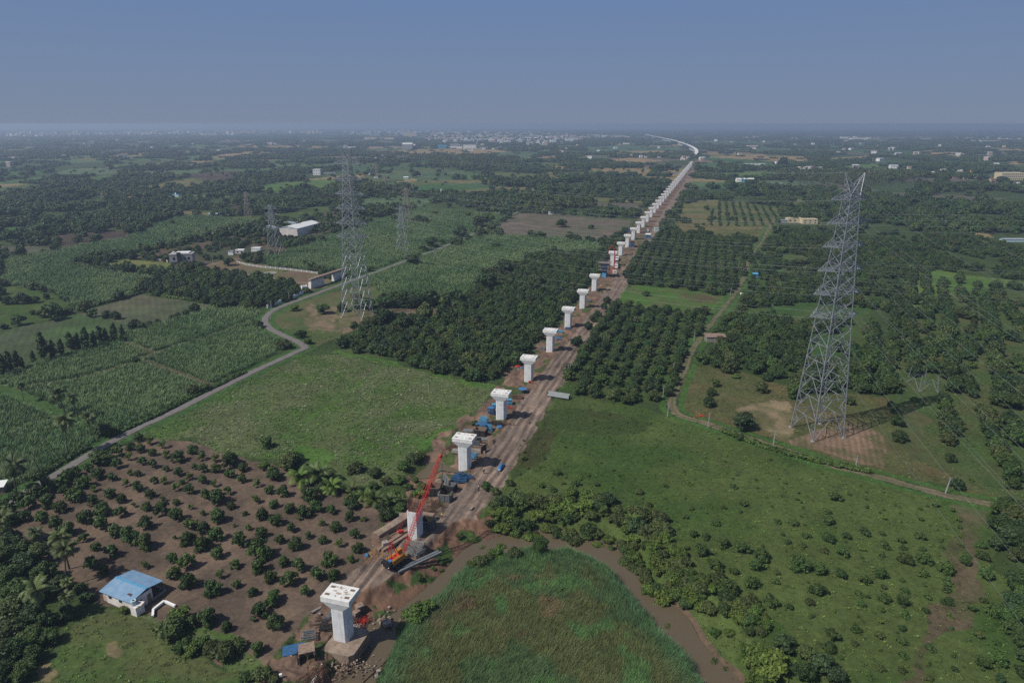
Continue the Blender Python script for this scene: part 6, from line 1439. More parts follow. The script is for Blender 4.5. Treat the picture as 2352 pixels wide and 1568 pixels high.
# ------------------------------------------------------------------ buildings
def building(name, label, cat, X, Y, w, d, h, rz, wall, roof, kind='flat', pitch=.9, wins=0, storeys=1, over=.25, group=None, extra=True):
    o = thing(name, label, cat, (X, Y, hz(X, Y)), rz, group)
    mb = MB(); mb.box((0, 0, h / 2 - .2), (w, d, h + .4))
    if kind == 'gable':
        for sx in (-1, 1): mb.quad((sx * w / 2 * .999, -d / 2, h - .01), (sx * w / 2 * .999, d / 2, h - .01), (sx * w / 2 * .999, 0, h + pitch - .05))
    part('wall', mb, M[wall], o); mb = MB()
    if kind == 'gable':
        for s in (-1, 1):
            e = d / 2 + over; q = [(-w / 2 - over, s * e, h - over * pitch / (d / 2)), (w / 2 + over, s * e, h - over * pitch / (d / 2)), (w / 2 + over, 0, h + pitch), (-w / 2 - over, 0, h + pitch)]
            q2 = [(a, b, c + .12) for a, b, c in q]; mb.hexa(q + q2)
    elif kind == 'shed':
        mb.hexa([(-w / 2 - over, -d / 2 - over, h + .02), (w / 2 + over, -d / 2 - over, h + .02), (w / 2 + over, d / 2 + over, h + pitch), (-w / 2 - over, d / 2 + over, h + pitch), (-w / 2 - over, -d / 2 - over, h + .14), (w / 2 + over, -d / 2 - over, h + .14), (w / 2 + over, d / 2 + over, h + pitch + .12), (-w / 2 - over, d / 2 + over, h + pitch + .12)])
    else:
        mb.box((0, 0, h + .12), (w + over, d + over, .22))
        for sx, sy, a, b in ((0, -1, w, .2), (0, 1, w, .2), (-1, 0, .2, d - .42), (1, 0, .2, d - .42)): mb.box((sx * (w / 2 - .1), sy * (d / 2 - .1), h + .5), (a, b, .55))
    part('roof', mb, M[roof], o)
    for st in range(storeys):
        for k in range(wins):
            x_ = -w / 2 + (k + .5) * w / wins; z_ = h * (st + .55) / storeys; ww = min(1.6, w / wins * .5); hh = min(1.4, h / storeys * .4)
            mb = MB(); mb.box((x_, -d / 2 - .03, z_), (ww, .08, hh)); part('window', mb, M['glass'], o)
            mb = MB(); mb.box((x_, d / 2 + .03, z_), (ww, .08, hh)); part('window', mb, M['glass'], o)
    return o
# blue-roofed farmhouse by the orchard
t = thing('farmhouse', 'small white farmhouse with low blue corrugated roof beside the brown orchard', 'house', (-82.4, 124.8, 0), R(-24))
mb = MB(); W_, D_ = 9.6, 8.2
for s in (-1, 1):
    q = [(-W_ / 2, s * D_ / 2, 2.75), (W_ / 2, s * D_ / 2, 2.75), (W_ / 2, 0, 3.55), (-W_ / 2, 0, 3.55)]
    if s > 0: q = [q[1], q[0], q[3], q[2]]
    mb.hexa(q + [(a, b, c + .06) for a, b, c in q])
part('roof', mb, M['blueroof'], t)
mb = MB(); mb.box((0, .05, 3.63), (W_, .5, .05)); part('ridge_cap', mb, M['sky'], t)
mb = MB(); mb.box((.55, -3.45, 1.25), (8.0, .22, 2.9)); mb.box((4.6, -1.2, 1.35), (.22, 4.7, 3.1)); mb.box((-3.4, -1.2, 1.25), (.22, 4.3, 2.9)); mb.box((.55, 1.05, 1.4), (7.8, .22, 3.2)); part('wall', mb, M['whitedirt'], t)
mb = MB(); mb.box((-4.15, -3.3, .6), (1.3, .2, 1.6)); mb.box((-4.8, -2.2, .6), (.2, 2.3, 1.6)); part('yard_wall', mb, M['pinkwall'], t)
mb = MB(); mb.box((4.73, -1.9, 1.5), (.08, .9, .9)); part('window', mb, M['glass'], t)
mb = MB(); mb.box((5.0, 2.4, .35), (.3, 3.6, .35)); mb.box((2.6, 4.1, .35), (4.5, .3, .35)); part('plinth', mb, M['greycon'], t)
mb = MB(); mb.box((4.73, .3, 1.05), (.07, .9, 2.0)); part('door', mb, M['wood'], t)
for k_ in (-2.2, 1.0): mb = MB(); mb.box((k_, -3.58, 1.7), (.9, .06, .6)); part('vent_window', mb, M['glass'], t)
mb = MB(); mb.prism([(2.0, -2.6), (3.4, -2.8), (3.2, -2.1), (2.3, -2.0)], 3.19, 3.2); part('rust_patch', mb, M['rust'], t)
for a, b in ((4.5, 3.8), (0, 3.8), (-4.5, 3.8)): mb = MB(); mb.beam((a, b, 0), (a, b, 2.8), .12); part('post', mb, M['darksteel'], t)
mb = MB(); mb.box((5.5, -3.2, .95), (1.7, 1.9, 2.3)); mb.box((5.7, -2.9, 2.25), (1.9, 1.4, .08), rz=.3); part('outhouse', mb, M['whitedirt'], t)
mb = MB(); mb.cyl((5.1, -3.5, 2.1), (5.1, -3.5, 3.25), .55, .55, 16); tk = part('water_tank', mb, M['tank'], t); mb = MB(); mb.cyl((5.1, -3.5, 3.25), (5.1, -3.5, 3.33), .22, .22, 10); part('hatch', mb, M['black'], tk)
a, b, c = [np.array(G(14, *q)) for q in ((1560, 1260), (1825, 1050), (2090, 1170))]
t = thing('low_wall', 'low white walled enclosure open on one side beside the farmhouse', 'wall', (b[0], b[1], 0)); mb = MB()
mb.beam((0, 0, .4), (a[0] - b[0], a[1] - b[1], .4), .45); mb.beam((.2, -.1, .38), (c[0] - b[0], c[1] - b[1], .38), .45); mb.beam((a[0] - b[0], a[1] - b[1], .39), (a[0] - b[0] + .9, a[1] - b[1] - 2.0, .39), .45); part('wall', mb, M['white'], t)
X, Y = G(27, 40, 1365); building('hut', 'small white and rust hut cut off by the left edge', 'hut', X - 1.5, Y, 4.0, 3.0, 2.0, .3, 'rustpanel', 'whiteroof', 'shed', .5)
# white warehouse: two sheds side by side
X1, Y1 = G(25, 1700, 225); s_ = .93 / 4.9 * pxm(X1, Y1, 0)
ww = (np.array(G(25, 1740, 215)) - np.array(G(25, 2020, 135))); ang_ = math.atan2(-ww[1], -ww[0]); Lw = float(np.hypot(*ww))
cx, cy = (np.array(G(25, 1740, 215)) + np.array(G(25, 2020, 135))) / 2; nn = np.array([-math.sin(ang_), math.cos(ang_)])
t = building('warehouse', 'large white gabled warehouse with a dark doorway beside the farm garden', 'warehouse', cx + nn[0] * 9, cy + nn[1] * 9, Lw, 18, 7.0, ang_, 'whitedirt', 'whiteroof', 'gable', 1.9, 0)
mb = MB(); mb.box((Lw * .28, -9.08, 3.1), (4.5, .12, 6.0)); part('door', mb, M['black'], t)
mb = MB(); mb.box((-Lw / 2 - .08, 0, 7.4), (.1, 18.4, .25)); part('blue_fascia', mb, M['sky'], t)
building('warehouse', 'lower grey-roofed shed joined behind the white warehouse', 'warehouse', cx + nn[0] * 28 - 5, cy + nn[1] * 28 + 3, Lw * .95, 17, 6.0, ang_, 'white', 'greyroof', 'gable', 1.0, 0)
X, Y = G(25, 1430, 105); mb = MB(); mb.box((0, 0, 1.2), (10, 1, 2.4)); o = link('boundary_wall', mb.mesh('boundary_wall', M['white'])); o.location = (X, Y, 0); tag(o, 'short white wall at the left end of the warehouse', 'wall')
# modern villa with dark glass tower
X, Y = G(25, 300, 592); s_ = .93 / 4.9 * pxm(X, Y, 3); w_ = 235 * s_
t = thing('villa', 'two-storey grey villa with a dark glazed tower beside a lawn', 'house', (X + .8, Y + 4.5, 0), R(12)); t.scale = (1.1, 1.1, 1.2)
mb = MB(); mb.box((-1.0, 0, 1.7), (w_ * .72, 7, 3.4)); part('ground_floor', mb, M['greycon'], t)
mb = MB(); mb.box((.6, .2, 5.6), (w_, 8.4, 4.2)); mb.box((.6, .2, 7.85), (w_ + .3, 8.7, .3)); part('upper_floor', mb, M['greywall'], t)
mb = MB(); mb.box((-.2, -4.4, 4.9), (2.4, 1.4, 8.6)); part('glass_tower', mb, M['glass'], t)
mb = MB(); mb.box((1.5, .4, 8.4), (w_ * .6, 6, .5)); mb.box((-4.2, -.5, 8.5), (1.3, 1.3, 1.0)); part('roof', mb, M['white'], t)
for k in (-3.6, 2.9, 5.4): mb = MB(); mb.box((k, -4.03, 5.5), (1.3, .1, 1.5)); part('window', mb, M['glass'], t)
mb = MB(); mb.box((3.5, -3.53, 1.3), (1.4, .1, 2.4)); part('door', mb, M['wood'], t)
def wallrun(label, pts, hgt, mat, name='boundary_wall', pillars=0, th=.3):
    o = thing(name, label, 'wall'); mb = MB()
    for p, q in zip(pts[:-1], pts[1:]):
        d = math.hypot(q[0] - p[0], q[1] - p[1]); mb.box(((p[0] + q[0]) / 2, (p[1] + q[1]) / 2, hgt / 2 - .1), (d - .02, th, hgt + .2), rz=math.atan2(q[1] - p[1], q[0] - p[0]))
    part('wall', mb, M[mat], o); mb = MB()
    for p, q in zip(pts[:-1], pts[1:]):
        d = math.hypot(q[0] - p[0], q[1] - p[1]); n = max(1, int(d / 4))
        for k in range(n + 1): mb.box((p[0] + (q[0] - p[0]) * k / n, p[1] + (q[1] - p[1]) * k / n, hgt / 2), (.4, .4, hgt + .35), rz=math.atan2(q[1] - p[1], q[0] - p[0]))
    part('pillars', mb, M['white'], o); return o
wallrun('long white compound wall between the cane and the farm drive', [G(25, *p) for p in [(1010, 530), (1110, 560), (1300, 590), (1530, 610), (1790, 640), (1980, 665)]], 1.2, 'greywall', th=.25)
wallrun('low pale wall running left from the villa along the lawn', [G(25, *p) for p in [(0, 510), (120, 515), (210, 535)]], 1.5, 'pinkwall')
wallrun('pale wall running right from the villa to the drive', [G(25, *p) for p in [(420, 545), (530, 550), (630, 555)]], 1.5, 'pinkwall')
wallrun('low white kerb wall in front of the villa', [G(25, *p) for p in [(110, 665), (200, 645), (280, 630)]], .6, 'white')
wallrun('long white wall with panels beside the road bend', [G(25, *p) for p in [(1375, 1085), (1500, 1035), (1640, 980)]], 1.9, 'white')
wallrun('white wall with panels rising towards the elevated trough', [G(25, *p) for p in [(1688, 968), (1760, 930), (1840, 895)]], 1.9, 'white')
X, Y = G(25, 1825, 890); building('gatehouse', 'small white gatehouse at the upper end of the roadside wall', 'gatehouse', X, Y, 3.2, 3, 3.2, .5, 'white', 'white')
X, Y = G(25, 1400, 662); w_ = (G(25, 1490, 660)[0] - G(25, 1310, 660)[0]) / 2; mb = MB(); mb.cyl((0, 0, -.1), (0, 0, .25), w_, w_, 40); o = link('threshing_floor', mb.mesh('threshing_floor', M['greycon'])); o.location = (X, Y, .05); tag(o, 'round grey concrete floor in the farm compound', 'concrete floor')
# elevated trough on wall piers
p = np.array(G(25, 1890, 850)); q = np.array(G(25, 2330, 700)); d_ = (q - p); L_ = float(np.hypot(*d_)); az_ = math.atan2(d_[1], d_[0])
t = thing('elevated_gate', 'long grey concrete canopy on tall white wall piers beside the road', 'gateway', (p[0], p[1], 0), az_)
hh = zfor(p[0], p[1], px(25, 1890, 740)[1])
L_ = L_ * .97
mb = MB(); mb.box((L_ / 2, 0, hh - .2), (L_, 2.6, 1.0)); part('beam', mb, M['greycon'], t)
mb = MB(); mb.box((L_ / 2, 0, hh + .36), (L_, 2.8, .1)); part('walkway', mb, M['rustpanel'], t)
for a, b in ((.02, .36), (.66, .92)): mb = MB(); mb.box((L_ * (a + b) / 2, 0, (hh - .7) / 2), (L_ * (b - a), 1.8, hh - .72)); mb.hexa([(L_ * a - 1.2, -1, 0), (L_ * a, -1, 0), (L_ * a, 1, 0), (L_ * a - 1.2, 1, 0), (L_ * a - .2, -1, hh - .7), (L_ * a, -1, hh - .7), (L_ * a, 1, hh - .7), (L_ * a - .2, 1, hh - .7)]); part('wall_pier', mb, M['whitedirt'], t)
# hedges round the lawn and along the farm
def hedge(pts, w, h, label, mat='leaf_dark', seed=1):
    r = random.Random(seed); L = np.array(pts); seg = np.r_[0, np.cumsum(np.hypot(*np.diff(L, axis=0).T))]; lb = []
    for s in np.arange(0, seg[-1], w * .55): lb.append((np.interp(s, seg, L[:, 0]) + r.uniform(-.2, .2), np.interp(s, seg, L[:, 1]) + r.uniform(-.2, .2), h * .5, w * .6, w * .6, h * .55 * r.uniform(.8, 1.15)))
    o = link('hedge', crown_mesh('hedge', lb, int(len(lb) * 60), .42, M[mat], seed)); tag(o, label, 'hedge')
hedge([G(1, *p) for p in [(520, 1042), (560, 1015), (700, 985), (850, 968)]], 3.0, 3.6, 'tall clipped dark hedge on the far side of the villa lawn', seed=2)
hedge([G(1, *p) for p in [(520, 1052), (700, 1085), (850, 1090), (1080, 1120)]], 3.0, 3.2, 'clipped dark hedge between lawn and sugarcane', seed=3)
hedge([G(1, *p) for p in [(880, 975), (1150, 925), (1400, 870), (1640, 800), (1860, 765)]], 2.6, 2.4, 'long dark hedge line with palms bounding the farm garden', seed=4)
hedge([G(1, *p) for p in [(540, 1365), (700, 1320), (860, 1280), (960, 1250)]], 2.0, 1.6, 'low dark hedge behind the fallow field', 'leaf_olive', 5)
hedge([G(1, *p) for p in [(1050, 1255), (1200, 1275), (1420, 1310)]], 2.2, 1.3, 'low bright hedge in front of the mango grove', 'leaf_light', 6)
hedge([G(27, *p) for p in [(380, 1240), (560, 1130), (740, 1020), (880, 940), (960, 900)]], 1.6, 1.1, 'low dark hedge on the left verge of the tarred road', 'leaf_dark', 7)
hedge([G(6, *p) for p in [(300, 960), (560, 1060), (800, 1130), (1060, 1190), (1300, 1240)]], 2.2, 1.2, 'scrubby dark hedge below the dirt lane', 'leaf', 8)
hedge([G(4, *p) for p in [(880, 950), (1100, 850), (1300, 745), (1480, 665), (1700, 560)]], 1.8, 1.0, 'low green hedge between cane and tarred road', 'leaf', 10)
# farm and village houses, by tile: x0, x1, foot, top
BL = [
 (26,305,445,722,676,'cream','cream','flat','cream villa with flat canopies beside the dirt lane',2,3,'villa'),(26,170,300,712,668,'cream','cream','flat','low cream wing left of the cream villa',1,3,'house'),(26,380,450,668,655,'cream','cream','flat','upper cream wing behind the cream villa',1,2,'house'),(26,90,170,712,690,'greywall','greyroof','flat','low grey outbuilding at the lane bend',1,0,'outbuilding'),
 (3,385,420,470,448,'white','whiteroof','gable','smaller white shed left of the blue-walled shed',1,0,'shed'),(3,435,505,474,448,'sky','whiteroof','gable','pale blue shed with a white curved roof on a green field',1,0,'shed'),(3,630,700,502,480,'greywall','greyroof','flat','grey flat-roofed house in the right palm belt',2,3,'house'),(3,400,450,540,528,'pinkwall','greyroof','gable','small low house hidden in dark trees right',1,0,'house'),
 (26,448,485,232,199,'white','white','flat','white tower block at the left end of the white factory',2,2,'factory'),(26,486,583,232,213,'white','whiteroof','flat','long white factory hall in the right palm belt',1,8,'factory'),(26,195,300,224,212,'white','greyroof','flat','low white row of sheds left of the white factory',1,6,'shed'),(26,620,700,246,238,'white','greyroof','flat','low white shed right of the white factory',1,4,'shed'),
 (26,908,960,254,240,'orange','orange','gable','orange-roofed hall behind the big pylon tip',1,0,'hall'),(26,1248,1295,492,484,'white','greyroof','flat','single white roof alone in the dark grove',1,0,'hut'),(26,2140,2352,316,250,'cream','cream','flat','large cream three-storey building at the right edge',3,12,'school'),(26,1850,1965,296,276,'cream','cream','flat','long cream hall behind the yellow spire',1,6,'hall'),(26,1790,1850,306,294,'cream','tile','flat','low cream house left of the yellow spire',1,3,'house'),(26,2045,2110,330,306,'pinkwall','tile','gable','tile-roofed house left of the large cream building',1,2,'house'),(26,1980,2050,300,282,'cream','greyroof','flat','cream house between the spire and the large cream building',2,3,'house'),(26,1690,1750,306,290,'greywall','tile','gable','grey village house left of the spire',1,2,'house'),(26,1730,1790,262,240,'pinkwall','tile','gable','pinkish roofs behind the spire village',1,2,'house'),(26,2295,2325,356,348,'white','white','flat','tiny white hut below the large cream building',1,0,'hut'),(26,1280,1310,216,190,'cream','tile','flat','ochre house among far palm trees',1,2,'house'),(26,1605,1665,226,205,'cream','tile','flat','ochre house near the far field corner',1,2,'house'),
 (3,2205,2352,880,858,'tank','greyroof','gable','pale green-roofed shed near the right edge',1,0,'shed'),(6,180,310,345,318,'greycon','rustpanel','shed','long low tin-roofed shed beside the dirt lane',1,0,'shed'),(3,500,532,1125,1108,'sky','sky','shed','tiny bright blue hut in the right grove',1,0,'hut'),(3,412,430,1262,1250,'white','white','flat','tiny white hut by the dirt lane pole',1,0,'hut'),
 (1,2165,2215,428,388,'white','white','flat','white two-storey house left of the tan field',2,3,'house'),(1,1970,2010,434,420,'white','greyroof','flat','low white house in dark trees left of the white house',1,2,'house'),(1,1635,1680,512,488,'white','tile','flat','small white shrine house with red trim',1,2,'shrine'),(1,1440,1505,712,692,'greywall','greyroof','gable','low grey shed at the far field edge',1,0,'shed'),(1,80,130,682,654,'greywall','greyroof','flat','unfinished grey house at the left edge woods',1,2,'house'),(1,175,205,628,612,'whitedirt','greyroof','flat','pale hut in the left edge woods',1,1,'hut'),(1,30,60,325,315,'white','tile','flat','white hall at the far left woods, lower one',1,3,'hall'),(1,50,105,318,300,'white','tile','flat','white hall at the far left woods, upper one',1,3,'hall'),(1,830,900,604,580,'pinkwall','tile','gable','brown-roofed village house left of the small temple',1,1,'house'),(1,925,945,580,556,'cream','tile','gable','pinkish village house behind the brown roofs',1,1,'house'),(1,960,1010,584,568,'greywall','tile','gable','grey village house left of the small temple',1,1,'house'),(1,700,750,578,556,'pinkwall','tile','gable','brown-roofed hut at the left end of the village',1,1,'house'),(1,1185,1235,576,562,'white','sky','gable','small white hall with blue roof under the temple spire',1,0,'temple'),(1,2240,2320,418,408,'greywall','greyroof','flat','low huts right of the white two-storey house',1,3,'hut'),
 (25,2080,2160,42,22,'white','white','flat','white container on the grass beyond the warehouse',1,0,'container'),(25,1180,1290,398,384,'white','white','flat','long white roof in the farm garden',1,0,'shed'),(25,990,1090,424,400,'whitedirt','white','flat','white farm roofs among garden trees',1,2,'farmhouse'),(25,900,960,440,430,'white','greyroof','flat','small white farm roof left of the garden roofs',1,0,'shed'),(25,1040,1110,492,476,'pinkwall','tile','flat','pale hut where the white wall starts',1,0,'hut'),(25,1020,1110,172,150,'cream','rustpanel','shed','small shed with brown roof at the hedge end',1,0,'shed'),
 (22,400,435,770,755,'white','sky','gable','small blue-white roof on the middle plain',1,0,'shed'),(22,920,990,836,806,'tank','whiteroof','gable','green shed with white roof on the tan field edge',1,0,'shed'),(22,490,550,822,810,'white','greyroof','flat','small white farm roof on the middle plain',1,0,'hut'),(22,1458,1475,1018,988,'white','white','flat','slim white water tank by the grove',1,0,'tank'),(2,1440,1480,698,684,'white','greyroof','gable','small white house at the back edge of the fallow field',1,1,'house'),
 (13,685,770,470,410,'tank','greyroof','flat','pale blue site cabin beside the grove edge',1,1,'cabin'),(2,2175,2205,815,795,'tank','tank','flat','green site container right of the haul road',1,0,'container'),
 (22,905,1050,400,328,'greywall','whiteroof','gable','wide white-roofed factory shed before the town',1,0,'factory'),(22,1037,1090,378,340,'white','whiteroof','gable','white factory building right of the wide shed',2,3,'factory'),(22,1415,1555,390,345,'sky','sky','flat','blue factory hall at the town edge',1,8,'factory'),(22,1570,1770,392,365,'white','whiteroof','flat','long white factory hall at the town edge',1,8,'factory'),(22,1600,1720,365,330,'greywall','whiteroof','flat','grey hall behind the long white factory',1,4,'factory'),(22,1785,1975,395,345,'white','whiteroof','flat','white works building with stepped roofs at the town edge',2,7,'factory'),(22,1770,1935,424,414,'white','white','flat','row of white vehicles and sheds at the field edge',1,0,'shed'),(22,2020,2150,404,375,'greywall','greyroof','flat','low grey works right of the white works',1,4,'factory'),(22,118,230,385,364,'white','tile','flat','low white hall at the left end of the works',1,4,'hall'),(22,415,620,388,365,'pinkwall','tile','flat','low brown-roofed works before the town',1,5,'works'),(22,760,905,388,365,'pinkwall','rustpanel','flat','low brown works left of the wide white shed',1,5,'works'),
 (22,918,1110,228,162,'cream','cream','flat','huge cream hospital block with dark window bands',4,12,'hospital'),(22,352,430,262,228,'cream','cream','flat','first of a row of four long cream blocks',2,5,'school'),(22,438,532,264,232,'cream','cream','flat','second of a row of four long cream blocks',2,5,'school'),(22,542,625,264,236,'cream','cream','flat','third of a row of four long cream blocks',2,5,'school'),(22,632,780,266,234,'cream','cream','flat','fourth and longest of the cream blocks',2,8,'school'),(22,238,380,192,168,'cream','white','flat','long cream block behind the row of four',2,6,'school'),(22,760,855,222,202,'greywall','white','flat','grey hall left of the hospital block',1,4,'hall'),(22,2240,2320,272,214,'greywall','white','flat','grey stepped concrete block in the town',4,5,'block'),(22,1310,1440,210,172,'pinkwall','white','flat','pink and white block right of the hospital',2,5,'block'),
 (23,105,160,208,180,'white','white','flat','pale cylinder-like tank block above the town roofs',1,0,'block'),(23,380,500,258,234,'white','whiteroof','gable','big white gabled hall in the town',1,5,'hall'),(23,1450,1550,222,200,'white','white','flat','long white hall at the right end of town',1,5,'hall'),(23,1350,1425,232,200,'pinkwall','white','flat','pinkish hall left of the long white hall',2,4,'hall'),(23,1650,1800,244,210,'cream','white','flat','white and grey halls near the far viaduct',2,6,'hall'),(23,920,945,420,384,'white','white','flat','small white tower at the pale yard',2,1,'tower'),(23,1213,1250,334,318,'white','tile','gable','white house with red roof at the town edge right',1,1,'house'),(23,840,890,452,420,'white','tile','gable','white house with red roof in front of the pale yard',1,1,'house'),(23,30,45,330,285,'white','white','flat','slim white tower in the town',3,1,'tower'),(23,1760,1850,330,308,'white','tile','flat','white house row before the far trees right',1,3,'house'),
 (3,460,530,236,220,'cream','white','flat','white hall between far woods right of the viaduct',1,5,'hall'),(3,445,580,354,345,'white','white','flat','white row of huts on the brown strip right of the piers',1,4,'hut'),(3,160,205,430,424,'white','white','flat','tiny white roof right of the far piers',1,0,'hut'),(3,1100,1150,172,160,'white','white','flat','far white building cluster on the right, left end',2,3,'house'),(3,1645,1710,184,172,'cream','white','flat','far cream hall on the right plain',1,3,'hall'),(3,2000,2175,192,184,'cream','white','flat','long far cream hall near the right edge',1,6,'hall'),(3,1175,1275,180,170,'white','white','flat','long far white hall on the right plain',1,4,'hall'),(3,750,800,176,168,'white','white','flat','far white hall beyond the right woods',1,3,'hall')]
for t_, x0, x1, yb, yt, wl, rf, kd, lab, stv, wn_, cat in BL:
    X, Y = G(t_, (x0 + x1) / 2, yb); s_ = .93 / TL[t_][2]; w = (x1 - x0) * s_ * pxm(X, Y); hh = (yb - yt) * s_ * pxm(X, Y)
    dd = min(w * .8, max(4, hh * 1.6)); dist = math.hypot(X, Y); dep_ang = 98 / dist; hh = max(2.4, (hh - dd * dep_ang * .8))
    building(cat if cat not in ('block', 'works', 'hall') else {'block': 'town_block', 'works': 'works_building', 'hall': 'hall'}[cat], lab, cat, X, Y + dd / 2, w, dd, hh, 0, wl, rf, kd, hh * .25, wn_ if Y < 3500 or wn_ > 8 else min(wn_, 4), stv, .3)
# spires
for t_, a, yb, yt, w, mat, lab in [(26, 1842, 292, 226, 14, 'yellowspire', 'tall yellow temple spire on the right plain'), (1, 1222, 574, 545, 9, 'white', 'small white temple spire in the left village'), (22, 925, 160, 95, 9, 'cream', 'tall slim cream tower rising beside the hospital block'), (1, 1648, 490, 474, 5, 'white', 'tiny white spire above the shrine house')]:
    yb2 = 230 if t_ == 22 else yb
    X, Y = G(t_, a, yb2); s_ = .93 / TL[t_][2] * pxm(X, Y); hh = (yb2 - yt) * s_; w = w * s_ * 1.6; k_ = .75 if t_ == 22 else .1
    t = thing('temple_spire' if t_ != 22 else 'tower', lab, 'spire' if t_ != 22 else 'tower', (X, Y - 2, drop(X, Y))); mb = MB(); mb.taper((0, 0, 0), (w, w), (w * .9, w * .9), hh * .4); part('base', mb, M[mat], t)
    mb = MB(); mb.loft([[(math.cos(q * .785) * w * .5 * e, math.sin(q * .785) * w * .5 * e, hh * z_) for q in range(8)] for z_, e in ((.4, 1 if t_ != 22 else .8), (.6, .78), (.8, max(.42, k_)), (.95, max(.15, k_)), (1.0, k_ * .6))]); part('shikhara' if t_ != 22 else 'upper_shaft', mb, M[mat], t)
    mb = MB(); mb.beam((0, 0, hh), (0, 0, hh * 1.05), .3); part('finial', mb, M[mat], t)

# the towns on the horizon
HP = []
def protob(w, d, h, wall, roof, wins, st, kind='flat'):
    o = building('town_house', 'x', 'house', 0, 0, w, d, h, 0, wall, roof, kind, h * .25, wins, st); o.location = (0, 0, 0)
    for q in [o] + list(o.children): COL.objects.unlink(q)
    return o
HP = [protob(11, 9, 7, 'white', 'white', 2, 2), protob(9, 8, 4.5, 'cream', 'white', 2, 1), protob(14, 10, 6, 'white', 'greyroof', 3, 1, 'gable'), protob(10, 9, 10, 'pinkwall', 'white', 2, 3), protob(12, 8, 6, 'white', 'tile', 3, 1, 'gable'), protob(9, 8, 7, 'greywall', 'white', 2, 2)]
TOWN = []
def town(t_, P, n, s0, s1, apt=0):
    P = poly(t_, P); k = 0; tr_ = 0
    while k < n and tr_ < n * 30:
        tr_ += 1; x_ = rng.uniform(P[:, 0].min(), P[:, 0].max()); y_ = rng.uniform(P[:, 1].min(), P[:, 1].max())
        if inside(P, np.array([x_]), np.array([y_]))[0] and fbm(np.array([x_]), np.array([y_]), 400, 2)[0] > .40: TOWN.append((x_, y_, rng.uniform(s0, s1), rng.random() < apt)); k += 1
town(22, [(1100, 230), (1480, 205), (2352, 215), (2352, 330), (1900, 340), (1460, 300), (1150, 250)], 210, 1.1, 2.1)
town(23, [(0, 215), (700, 205), (1250, 230), (1100, 300), (600, 350), (0, 350)], 230, 1.1, 2.1)
town(23, [(700, 205), (1900, 205), (1850, 250), (1200, 250)], 70, 1.0, 2.0)
town(22, [(0, 150), (600, 120), (900, 140), (1200, 130), (2352, 135), (2352, 215), (1480, 205), (1100, 200), (200, 210)], 300, 1.6, 3.2)
town(23, [(0, 190), (0, 140), (1000, 180), (900, 205)], 90, 1.2, 2.4)
town(20, [(0, 235), (0, 175), (1000, 175), (2352, 160), (2352, 192), (1100, 212), (600, 228)], 330, 1.4, 2.6, .32)
town(21, [(0, 196), (0, 150), (1200, 150), (2352, 150), (2352, 195), (1500, 190), (600, 205)], 420, 1.4, 2.6, .34)
town(20, [(200, 300), (460, 280), (480, 295), (220, 310)], 14, 1.0, 1.6); town(21, [(1530, 345), (1530, 325), (1700, 335), (1690, 348)], 12, .9, 1.3); town(3, [(1100, 165), (1500, 165), (1500, 185), (1150, 180)], 22, .9, 1.7); town(3, [(1850, 170), (2352, 165), (2352, 190), (2000, 188)], 22, 1.0, 1.8); town(3, [(400, 165), (600, 155), (600, 165), (450, 170)], 10, 1.0, 1.6); town(23, [(870, 110), (1000, 90), (1170, 112), (1000, 125)], 14, 1.4, 2.2); town(3, [(760, 382), (930, 374), (930, 386), (800, 390)], 10, .6, .9)
town(24, [(980, 820), (1240, 790), (1240, 815), (1040, 840)], 9, .5, .8); town(23, [(1500, 505), (2100, 480), (2352, 530), (2100, 530)], 26, .4, .8); town(22, [(1900, 405), (2352, 380), (2352, 400), (2000, 412)], 14, .6, 1.0); town(3, [(1700, 420), (1940, 395), (1950, 420), (1800, 432)], 12, .6, .9)
town(1, [(0, 420), (0, 150), (2352, 150), (2352, 330), (1400, 420)], 46, .9, 1.5); town(2, [(0, 400), (0, 200), (2352, 200), (2352, 330)], 30, .7, 1.2); town(3, [(100, 380), (100, 190), (2352, 190), (2352, 400)], 46, .8, 1.4)
TOWN.sort(key=lambda q: math.hypot(q[0], q[1]) / q[2])
for i, (x_, y_, s_, ap) in enumerate(TOWN[:230]):
    k_ = rnd.randrange(6); nm = ['white flat-roofed two-storey', 'cream single-storey', 'white grey-roofed', 'pinkish three-storey', 'white red-tiled', 'grey two-storey'][k_]
    q = copy_tree(HP[k_], (x_, y_, drop(x_, y_)), rnd.uniform(-.5, .5), s_, 'tiny %s house in the distant town' % nm, 'distant %s town houses' % nm)
mb = MB(); mats_ = ['white', 'cream', 'pinkwall', 'greywall']
for (x_, y_, s_, ap) in TOWN[230:]:
    w = rnd.uniform(8, 15) * s_ * (.8 if ap else 1); h_ = rnd.uniform(5, 9) * s_ * (1.9 if ap else 1) ; mb.mi = rnd.randrange(4); z_ = drop(x_, y_)
    mb.box((x_, y_, z_ + h_ / 2), (w, w * .8, h_), rz=rnd.uniform(-.4, .4))
o = link('far_town', mb.mesh('far_town', [M[q] for q in mats_])); tag(o, 'mass of tiny pale houses and towers of the city on the horizon', 'town', kind='stuff')
